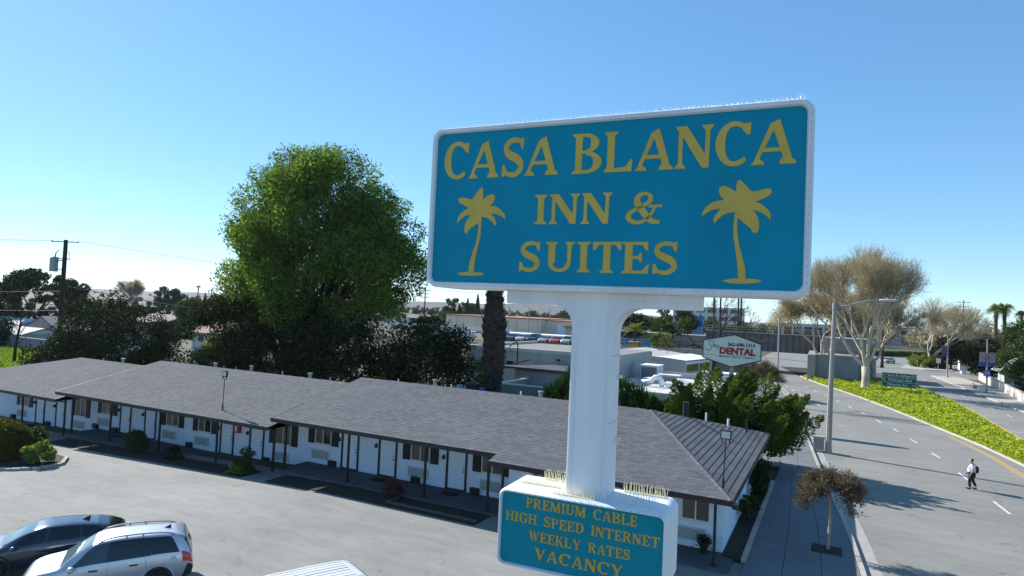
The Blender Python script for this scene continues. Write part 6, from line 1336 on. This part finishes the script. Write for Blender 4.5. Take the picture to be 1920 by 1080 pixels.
part('roof', MB().add([(-28.7,55.6,3.75),(-19.5,55.6,3.75),(-19.5,61.8,3.75),(-25.2,61.8,3.75),(-28.7,55.6,3.95),(-19.5,55.6,3.95),(-19.5,61.8,3.95),(-25.2,61.8,3.95)],[(0,3,2,1),(4,5,6,7),(0,1,5,4),(1,2,6,5),(2,3,7,6),(3,0,4,7)]), M['roof'], aw, world=True)
part('upstand', MB().add([(-25.3,61.8,3.96),(-19.5,61.8,3.96),(-19.5,61.8,4.7),(-22.8,61.8,4.9)],[(0,1,2,3)]).box(-22.8,-19.5,61.0,61.1,3.96,4.6), M['stucco'], aw, world=True)
part('vent_fan', MB().cyl((-22.2,60.5,3.95),(-22.2,60.5,4.4),0.3,n=10), M['metal'], aw, world=True)
gn = thing('goose_neck_pipe','dark hooked service mast on the annex roof','mast',(-27.9,57.6,3.95)); part('mast', MB().tube([(0,0,0),(0,0,2.0),(-0.15,0,2.25),(-0.55,0,2.15),(-0.9,0,1.75)],0.07,6), M['black'], gn); part('cable_loop', MB().tube([(-0.9,0,1.75),(-0.85,0,1.35),(-0.3,0,1.25),(0,0,1.5)],0.03,5), M['wire'], gn); part('lamp_box', MB().box(-1.1,-0.4,-0.2,0.1,0.05,0.35), M['black'], gn)
la = thing('low_annex','low tan-green walled yard with white coping left of the yucca','building',(-24,50.5,0))
part('wall', MB().box(-26.0,-18.6,50,50.25,-0.5,2.9).box(-26.0,-25.75,50.25,56,-0.5,2.9), mat('tan_green_wall',(0.24,0.24,0.18),0.9,var=0.08,scale=0.8), la, world=True)
part('coping', MB().box(-26.06,-18.55,49.94,50.31,2.9,3.0).box(-26.06,-25.69,50.31,56,2.9,3.0), mat('coping_white',(0.6,0.58,0.5),0.8), la, world=True)
part('lean_to', MB().box(-25.6,-20.5,50.4,55.5,2.2,2.35), M['stucco'], la, world=True); part('skylight', MB().box(-23.4,-21.4,51.2,53.5,2.352,2.5), mat('skylight_blue',(0.05,0.09,0.16),0.3), la, world=True)
tk = thing('black_tank','round black tank standing behind the roof at the palm foot','tank',(-25.8,45.2,0)); part('shell', MB().cyl((0,0,0),(0,0,3.25),0.58,n=20).cyl((0,0,3.25),(0,0,3.33),0.62,n=20), M['black'], tk); part('lid', MB().cyl((0,0,3.33),(0,0,3.42),0.3,n=12), M['black'], tk)
solo('blue_barrel', MB().cyl((0,0,0),(0,0,2.95),0.25,n=14).cyl((0,0,2.95),(0,0,3.0),0.27,n=14), mat('barrel_blue',(0.02,0.06,0.35),0.4), 'blue barrel between the black tank and the palm foot', 'barrel', loc=(-25.0,45.4,0))
solo('roof_fan_unit', MB().box(-0.35,0.35,-0.3,0.3,0,2.9).cyl((0,0,2.9),(0,0,3.1),0.25,n=10), mat('fan_grey',(0.4,0.45,0.5),0.5), 'small grey unit left of the black tank', 'fan unit', loc=(-27.0,45.2,0))
# long low shed with end windows
ls = thing('long_shed','long pale grey shed with dark windows in its right end','building',(-20,90,0))
part('wall', MB().add([(-27,85,-0.2),(-16.9,85,-0.2),(-14.6,93,-0.2),(-25,96,-0.2),(-27,85,4.55),(-16.9,85,3.75),(-14.6,93,3.9),(-25,96,4.7)],[(0,1,5,4),(1,2,6,5),(2,3,7,6),(3,0,4,7),(4,5,6,7)]), M['stucco'], ls, world=True)
part('roof', MB().add([(-20.5,84.9,4.12),(-16.8,84.9,3.83),(-14.5,93.1,3.98),(-18.0,94,4.3)],[(0,1,2,3)]), M['white'], ls, world=True)
part('end_trim', MB().add([(-16.86,85.0,3.35),(-14.56,93,3.5),(-14.5,93,3.75),(-16.80,85.0,3.6)],[(0,1,2,3)]).add([(-16.86,85.0,1.9),(-14.56,93,2.1),(-14.5,93,2.3),(-16.80,85.0,2.1)],[(0,1,2,3)]), M['white'], ls, world=True)
for a, b in ((0.06,0.44),(0.52,0.9)):
    q = lambda t: (-16.86+2.3*t+0.03, 85+8*t); x0,y0 = q(a); x1,y1 = q(b)
    part('window', MB().add([(x0,y0,2.35+0.2*a),(x1,y1,2.35+0.2*b),(x1,y1,3.2+0.2*b),(x0,y0,3.2+0.2*a)],[(0,1,2,3)]), M['glass'], ls, world=True)
# white-roofed workshop with rooftop kit
ws = thing('workshop','low workshop with white flat roof and ducts behind the junipers','building',(-13,66,0))
part('wall', MB().box(-19.5,-8.6,58.5,74,-0.3,2.3), mat('workshop_wall',(0.45,0.47,0.50),0.85,stain=0.1), ws, world=True)
part('roof', MB().box(-19.7,-8.4,58.3,74.2,2.3,2.5), mat('workshop_roof',(0.62,0.60,0.54),0.85,var=0.12,scale=0.9,stain=0.25), ws, world=True)
part('parapet', MB().box(-19.7,-8.4,74.2,74.5,2.3,3.1), M['stucco'], ws, world=True)
for k in range(3): part('roof_seam', MB().box(-19.6,-8.5,62+k*4,62.15+k*4,2.5,2.56), M['stucco'], ws, world=True)
def unit(name, label, loc, sx, sy, sz, colm, lid=True):
    t = thing(name, label, 'roof unit', loc); part('case', MB().box(-sx/2,sx/2,-sy/2,sy/2,0,sz), colm, t, bevel=0.02)
    part('grille', MB().box(-sx/2+0.1,sx/2-0.1,-sy/2-0.02,-sy/2-0.005,0.15,sz-0.15), M['acdark'], t)
    if lid: part('lid', MB().box(-sx/2-0.05,sx/2+0.05,-sy/2-0.05,sy/2+0.05,sz+0.001,sz+0.08), M['white'], t)
unit('rooftop_unit','white boxy rooftop unit right of the pylon pole',(-17.6,70.5,2.5),1.9,2.6,1.5,M['ac'])
unit('rooftop_unit','dark grey boxy rooftop unit in the middle of the workshop roof',(-15.2,68.5,2.5),2.2,1.2,0.75,M['metal'])
unit('rooftop_unit','small low white rooftop unit beside the curved duct',(-16.4,66.2,2.5),1.6,1.2,0.45,M['ac'])
dc = thing('roof_duct','curved white duct on the workshop roof','duct',(-15.2,63.5,2.5)); part('duct', MB().tube([(-1.6,0,0.3),(-0.7,0,0.45),(-0.3,0,0.9),(0.2,0,0.95),(0.4,0,0.5),(0.4,0,0)],0.24,10), M['white'], dc, smooth=True); part('cowl', MB().cyl((1.0,-0.8,0.3),(2.0,-0.8,0.3),0.35,n=12), M['white'], dc); part('stand', MB().box(-1.3,-1.2,-0.1,0.1,-0.0,0.2), M['metal'], dc)
d2 = thing('roof_duct','angular white duct arching across the workshop roof','duct',(-12.6,65.2,2.5)); part('duct', MB().tube([(-1.7,0,0.05),(-1.2,0,0.6),(-0.8,0,0.65),(0.8,-0.3,0.25),(1.0,-0.3,0)],0.17,4), M['white'], d2); part('foot', MB().box(0.8,1.3,-0.5,-0.1,0,0.35), M['white'], d2)
lad = thing('roof_ladder','white hooped roof ladder at the back of the workshop','ladder',(-12.4,74.4,2.5)); part('hoop', MB().tube([(-0.45,0,0),(-0.35,0,0.95),(0,0,1.1),(0.35,0,0.95),(0.9,0,0.0)],0.05,6), M['white'], lad); part('rung', MB().box(-0.35,0.35,-0.03,0.03,0.5,0.56), M['white'], lad)
ct = thing('white_container','white flat container left below the dental sign','container',(-11.9,82,0)); part('body', MB().box(-2.4,2.4,-1.3,1.3,0,2.9), M['white'], ct, bevel=0.03)
for k in range(10): part('rib', MB().box(-2.2+k*0.46,-2.1+k*0.46,-1.34,-1.305,0.2,2.7), M['white'], ct)
# railing along the terrace edge
rl = thing('terrace_railing','long dark metal railing along the terrace edge','railing',(-23,100.6,3.3))
part('kerb_wall', MB().add([(-34,100.5,3.2),(-16,100.5,3.2),(-16,100.9,3.2),(-34,100.9,3.2),(-34,100.5,4.1),(-16,100.5,4.75),(-16,100.9,4.75),(-34,100.9,4.1)],[(0,3,2,1),(4,5,6,7),(0,1,5,4),(1,2,6,5),(2,3,7,6),(3,0,4,7)]), mat('terrace_concrete',(0.45,0.41,0.34),0.9,stain=0.1), rl, world=True)
zr_ = lambda x: 4.1+0.65*(x+34)/18
for k in range(9): x = -33.5+k*2.1; part('post', MB().box(x-0.05,x+0.05,100.65,100.75,zr_(x),zr_(x)+1.2), M['black'], rl, world=True)
for dz in (0.55,1.15): part('rail', MB().tube([(-34,100.7,zr_(-34)+dz),(-16,100.7,zr_(-16)+dz)],0.045,6), M['black'], rl, world=True)
solo('blue_wall_panel', MB().box(-2.6,2.6,-0.15,0.15,0,1.6).box(-2.7,2.7,-0.2,0.2,1.6,1.7), mat('panel_blue',(0.10,0.30,0.52),0.6), 'pale blue screen panel behind the railing and potted palm', 'panel', loc=(-30.4,110,3.6))
pot = thing('orange_planter','large orange square planter holding the feathery palm','planter',(-29.3,105,3.3)); part('box', MB().box(-0.9,0.9,-0.9,0.9,0,1.6), mat('planter_orange',(0.5,0.28,0.12),0.8), pot, bevel=0.05); part('rim', MB().box(-1.0,1.0,-1.0,1.0,1.6,1.75), bpy.data.materials['planter_orange'], pot)
# blue roadside sign with a peaked frame
bs = thing('blue_peaked_sign','blue roadside sign with peaked frame and pale panel','sign',(-29.0,150,3.0)); BL = mat('frame_blue',(0.05,0.20,0.55),0.5)
part('panel', MB().box(-3.0,2.8,-0.25,0.25,2.4,4.6), mat('panel_sky',(0.18,0.38,0.62),0.6,var=0.1,scale=1.0), bs); part('peak', MB().tube([(0.9,0,4.6),(2.3,0,7.6),(2.9,0,4.6)],0.22,6), BL, bs); part('peak', MB().tube([(-2.8,0,4.6),(-2.4,0,6.4),(-2.0,0,4.6)],0.22,6), BL, bs); part('fin', MB().prism([(1.0,-0.1,4.7),(2.7,-0.1,4.7),(2.3,-0.1,7.2)],(0,0.2,0)), BL, bs)
part('lower_panel', MB().prism([(-1.6,-0.2,2.4),(2.4,-0.2,2.4),(1.2,-0.2,0.8),(-0.6,-0.2,0.8)],(0,0.4,0)), BL, bs); part('post', MB().box(0.0,0.5,-0.2,0.2,-0.5,0.8), BL, bs)
# peach store and car lot on the terrace
ps = thing('peach_store','long peach-coloured store with recessed bay behind the car lot','building',(-68,156,3.3)); PM = mat('peach_wall',(0.78,0.64,0.50),0.85,var=0.04,scale=0.3); PT = mat('terracotta_trim',(0.42,0.20,0.13),0.8)
part('wall', MB().box(-95,-66.5,150,175,3.2,7.2).box(-66.5,-50,153,175,3.2,7.0), PM, ps, world=True); part('cornice', MB().box(-95.2,-66.4,149.8,175,7.2,7.5).box(-66.4,-49.8,152.8,175,7.0,7.25), PT, ps, world=True)
part('entrance', MB().box(-63.0,-60.6,152.6,152.98,3.3,6.0), M['white'], ps, world=True); part('door', MB().box(-57.5,-54.5,152.8,152.98,3.3,5.6), M['stucco'], ps, world=True); part('awning', MB().box(-61,-55,151.6,152.95,5.7,5.95), PT, ps, world=True)
for k in range(5): part('pilaster', MB().box(-92+6*k,-91.4+6*k,149.7,149.98,3.3,7.15), PM, ps, world=True)
cp = thing('car_lot_canopy','long white flat canopy over the car lot','canopy',(-55,122,3.3)); part('roof', MB().box(-62,-44,119,125,6.0-1.6,6.25-1.6), M['white'], cp, world=True)
for k in range(5): part('post', MB().cyl((-61+4*k,119.5,3.2),(-61+4*k,119.5,4.4),0.09,n=6), M['metal'], cp, world=True)
cols = [(0.03,0.03,0.03),(0.05,0.05,0.06),(0.5,0.5,0.5),(0.02,0.02,0.03),(0.4,0.4,0.42),(0.5,0.08,0.03),(0.45,0.45,0.45),(0.3,0.32,0.33)]
nm = ['leftmost black car in the car lot row','dark grey car second in the car lot row','silver car third in the car lot row','black car in the middle of the car lot row','grey car right of the middle of the car lot row','orange-red car in the car lot row','pale car right of the orange-red car in the lot','rightmost grey car in the car lot row']
for k in range(8): far_car((-58.5+k*2.35,113.5,3.3), (0.05,-1), cols[k], nm[k], group='cars in the car lot', suv_=(k%3 == 0))
solo('white_trailer', MB().box(-4,4,-1.2,1.2,0.6,1.6).box(-3.5,-2.5,-1.1,1.1,0,0.6).box(2.5,3.5,-1.1,1.1,0,0.6), M['white'], 'low white trailer left of the palm trunk', 'trailer', loc=(-66,108,3.3))
fb_ = thing('white_fence','long white board fence on the terrace left of the palm trunk','fence',(-88,140,3.3))
part('rail', MB().box(-110,-70,139.9,140.1,4.0,4.7), M['white'], fb_, world=True)
for k in range(9): part('post', MB().box(-110+5*k,-109.7+5*k,139.8,139.95,2.5,4.8), M['white'], fb_, world=True)
# far white slab building and other far blocks
def block(name, label, x0, x1, y, z1, col, floors, wcols, depth=14, zb=-0.5):
    t = thing(name, label, 'building', ((x0+x1)/2,y,0)); part('wall', MB().box(x0,x1,y,y+depth,zb,z1), mat('block_wall_paint',col,0.85,var=0.04,scale=0.2), t, world=True)
    part('parapet', MB().box(x0-0.2,x1+0.2,y-0.2,y+depth,z1,z1+0.4), M['white'], t, world=True)
    fh = (z1-1)/floors
    for f_ in range(floors):
        for c in range(wcols):
            w = (x1-x0)/wcols; xa = x0+w*(c+0.12); part('window', MB().box(xa,xa+w*0.76,y-0.12,y-0.01,1+f_*fh+fh*0.35,1+f_*fh+fh*0.85), M['glass'], t, world=True)
    return t
block('white_office_building','far white office block with dark window bands behind the bare tree',-66,-36,300,14.3,(0.62,0.62,0.60),4,6)
block('far_warehouse','far pale warehouse just above the bridge deck',-25,10,330,8.8,(0.6,0.58,0.55),1,8)
block('far_warehouse','far low white building right of the pale warehouse',14,40,380,9.0,(0.6,0.58,0.56),1,6)
block('far_blue_store','far store with blue front behind the cypresses',-104,-84,185,6.0,(0.05,0.08,0.2),1,5,zb=3)
# railway bridge over the near carriageway
bg2 = thing('railway_bridge','grey ribbed girder railway bridge crossing the road','bridge',(-9,131,0)); GR = mat('girder_grey',(0.22,0.22,0.24),0.8,var=0.08,scale=0.4,stain=0.15)
part('girder', MB().box(-22,-1.5,129.6,130.0,3.9,7.0), GR, bg2, world=True); part('deck', MB().box(-22,-1.5,130.0,136,3.9,4.5), GR, bg2, world=True); part('girder', MB().box(-22,-1.5,136,136.4,3.9,7.0), GR, bg2, world=True)
part('top_flange', MB().box(-22,-1.4,129.3,130.2,7.0,7.25), M['conc'], bg2, world=True); part('bottom_flange', MB().box(-22,-1.4,129.35,130.2,3.75,3.9), GR, bg2, world=True)
for k in range(19): part('stiffener', MB().box(-21.4+k*1.08,-21.2+k*1.08,129.2,129.6,3.9,7.0), mat('stiffener_painted_shade',(0.09,0.09,0.10),0.8), bg2, world=True)  # darker than the girder: colour stands in for the ribs' weak shading
part('handrail', MB().tube([(-22,129.5,8.1),(-1.5,129.5,8.1)],0.05,5).tube([(-22,129.5,7.7),(-1.5,129.5,7.7)],0.04,5), M['conc'], bg2, world=True)
part('approach_wall', MB().box(-42,-22,131,137,-0.5,6.0), M['conc'], bg2, world=True)
ab = thing('bridge_abutment','grey block abutment walls right of the bridge opening','abutment',(0,122,0)); AB = mat('abutment_blue_grey',(0.27,0.29,0.31),0.9,var=0.06,scale=0.6,stain=0.15)
part('wing_wall', MB().add([(-3.4,118,-0.2),(-2.2,118,-0.2),(-2.2,131,-0.2),(-3.4,131,-0.2),(-3.4,118,4.2),(-2.2,118,4.2),(-2.2,131,4.6),(-3.4,131,4.6)],[(0,3,2,1),(4,5,6,7),(0,1,5,4),(1,2,6,5),(2,3,7,6),(3,0,4,7)]), M['conc'], ab, world=True)
part('face_wall', MB().box(-2.15,4.2,119.5,128,-0.2,4.1), AB, ab, world=True); part('coping', MB().box(-2.2,4.3,119.4,128.1,4.1,4.25), M['conc'], ab, world=True)
part('bearing_wall', MB().box(-1.5,6,128.2,138,-0.2,7.0), AB, ab, world=True)
# canopy house at right
gs2 = thing('canopy_house','small gabled pale building among the trees at right','house',(30.5,146,0)); part('wall', MB().box(28.4,33,145,150,0,2.2), M['stucco'], gs2, world=True)
part('roof', MB().add([(27.4,143.8,2.2),(34,143.8,2.2),(34,151,2.2),(27.4,151,2.2),(30.4,145,4.8),(31.2,150,4.8)],[(0,1,4),(1,2,5,4),(2,3,5),(3,0,4,5),(0,3,2,1)]), mat('pale_shingle',(0.35,0.35,0.33),0.9,var=0.1,scale=1), gs2, world=True); part('fascia', MB().box(27.3,34.1,143.6,143.8,2.0,2.35), M['white'], gs2, world=True)
far_car((27.5,131,0.13), (0.2,1), (0.5,0.5,0.5), 'pale car under the trees behind the cream wall at right')
far_car((30.5,125,0.13), (0.2,1), (0.03,0.03,0.04), 'dark car in the shade behind the cream wall at right', suv_=True)
solo('white_box_truck', MB().box(-2,2,-1,1,0.7,2.8).box(2.05,3.3,-0.95,0.95,0.6,2.2).box(-1.6,-0.8,-1.02,1.02,0,0.7).box(1.8,2.6,-1.02,1.02,0,0.7), M['white'], 'white box truck in the shade between the banner lamps', 'truck', loc=(27.2,170,0))

# ------------------------------------------------------------------ haze
hz = MB().box(-4300,4300,-400,5300,-4.0,62.0)
hmat = bpy.data.materials.new('haze_air'); hmat.use_nodes = True; hn = hmat.node_tree
hn.nodes.remove(hn.nodes['Principled BSDF']); pv = hn.nodes.new('ShaderNodeVolumePrincipled')
pv.inputs['Color'].default_value = (0.80,0.88,1.0,1); pv.inputs['Density'].default_value = 0.00006; pv.inputs['Anisotropy'].default_value = 0.2
hn.links.new(pv.outputs[0], hn.nodes['Material Output'].inputs['Volume'])
ho = link(bpy.data.objects.new('haze', hz.mesh('haze', hmat))); ho['kind'] = 'stuff'; ho['label'] = 'pale blue haze over the far suburb'; ho['category'] = 'haze'
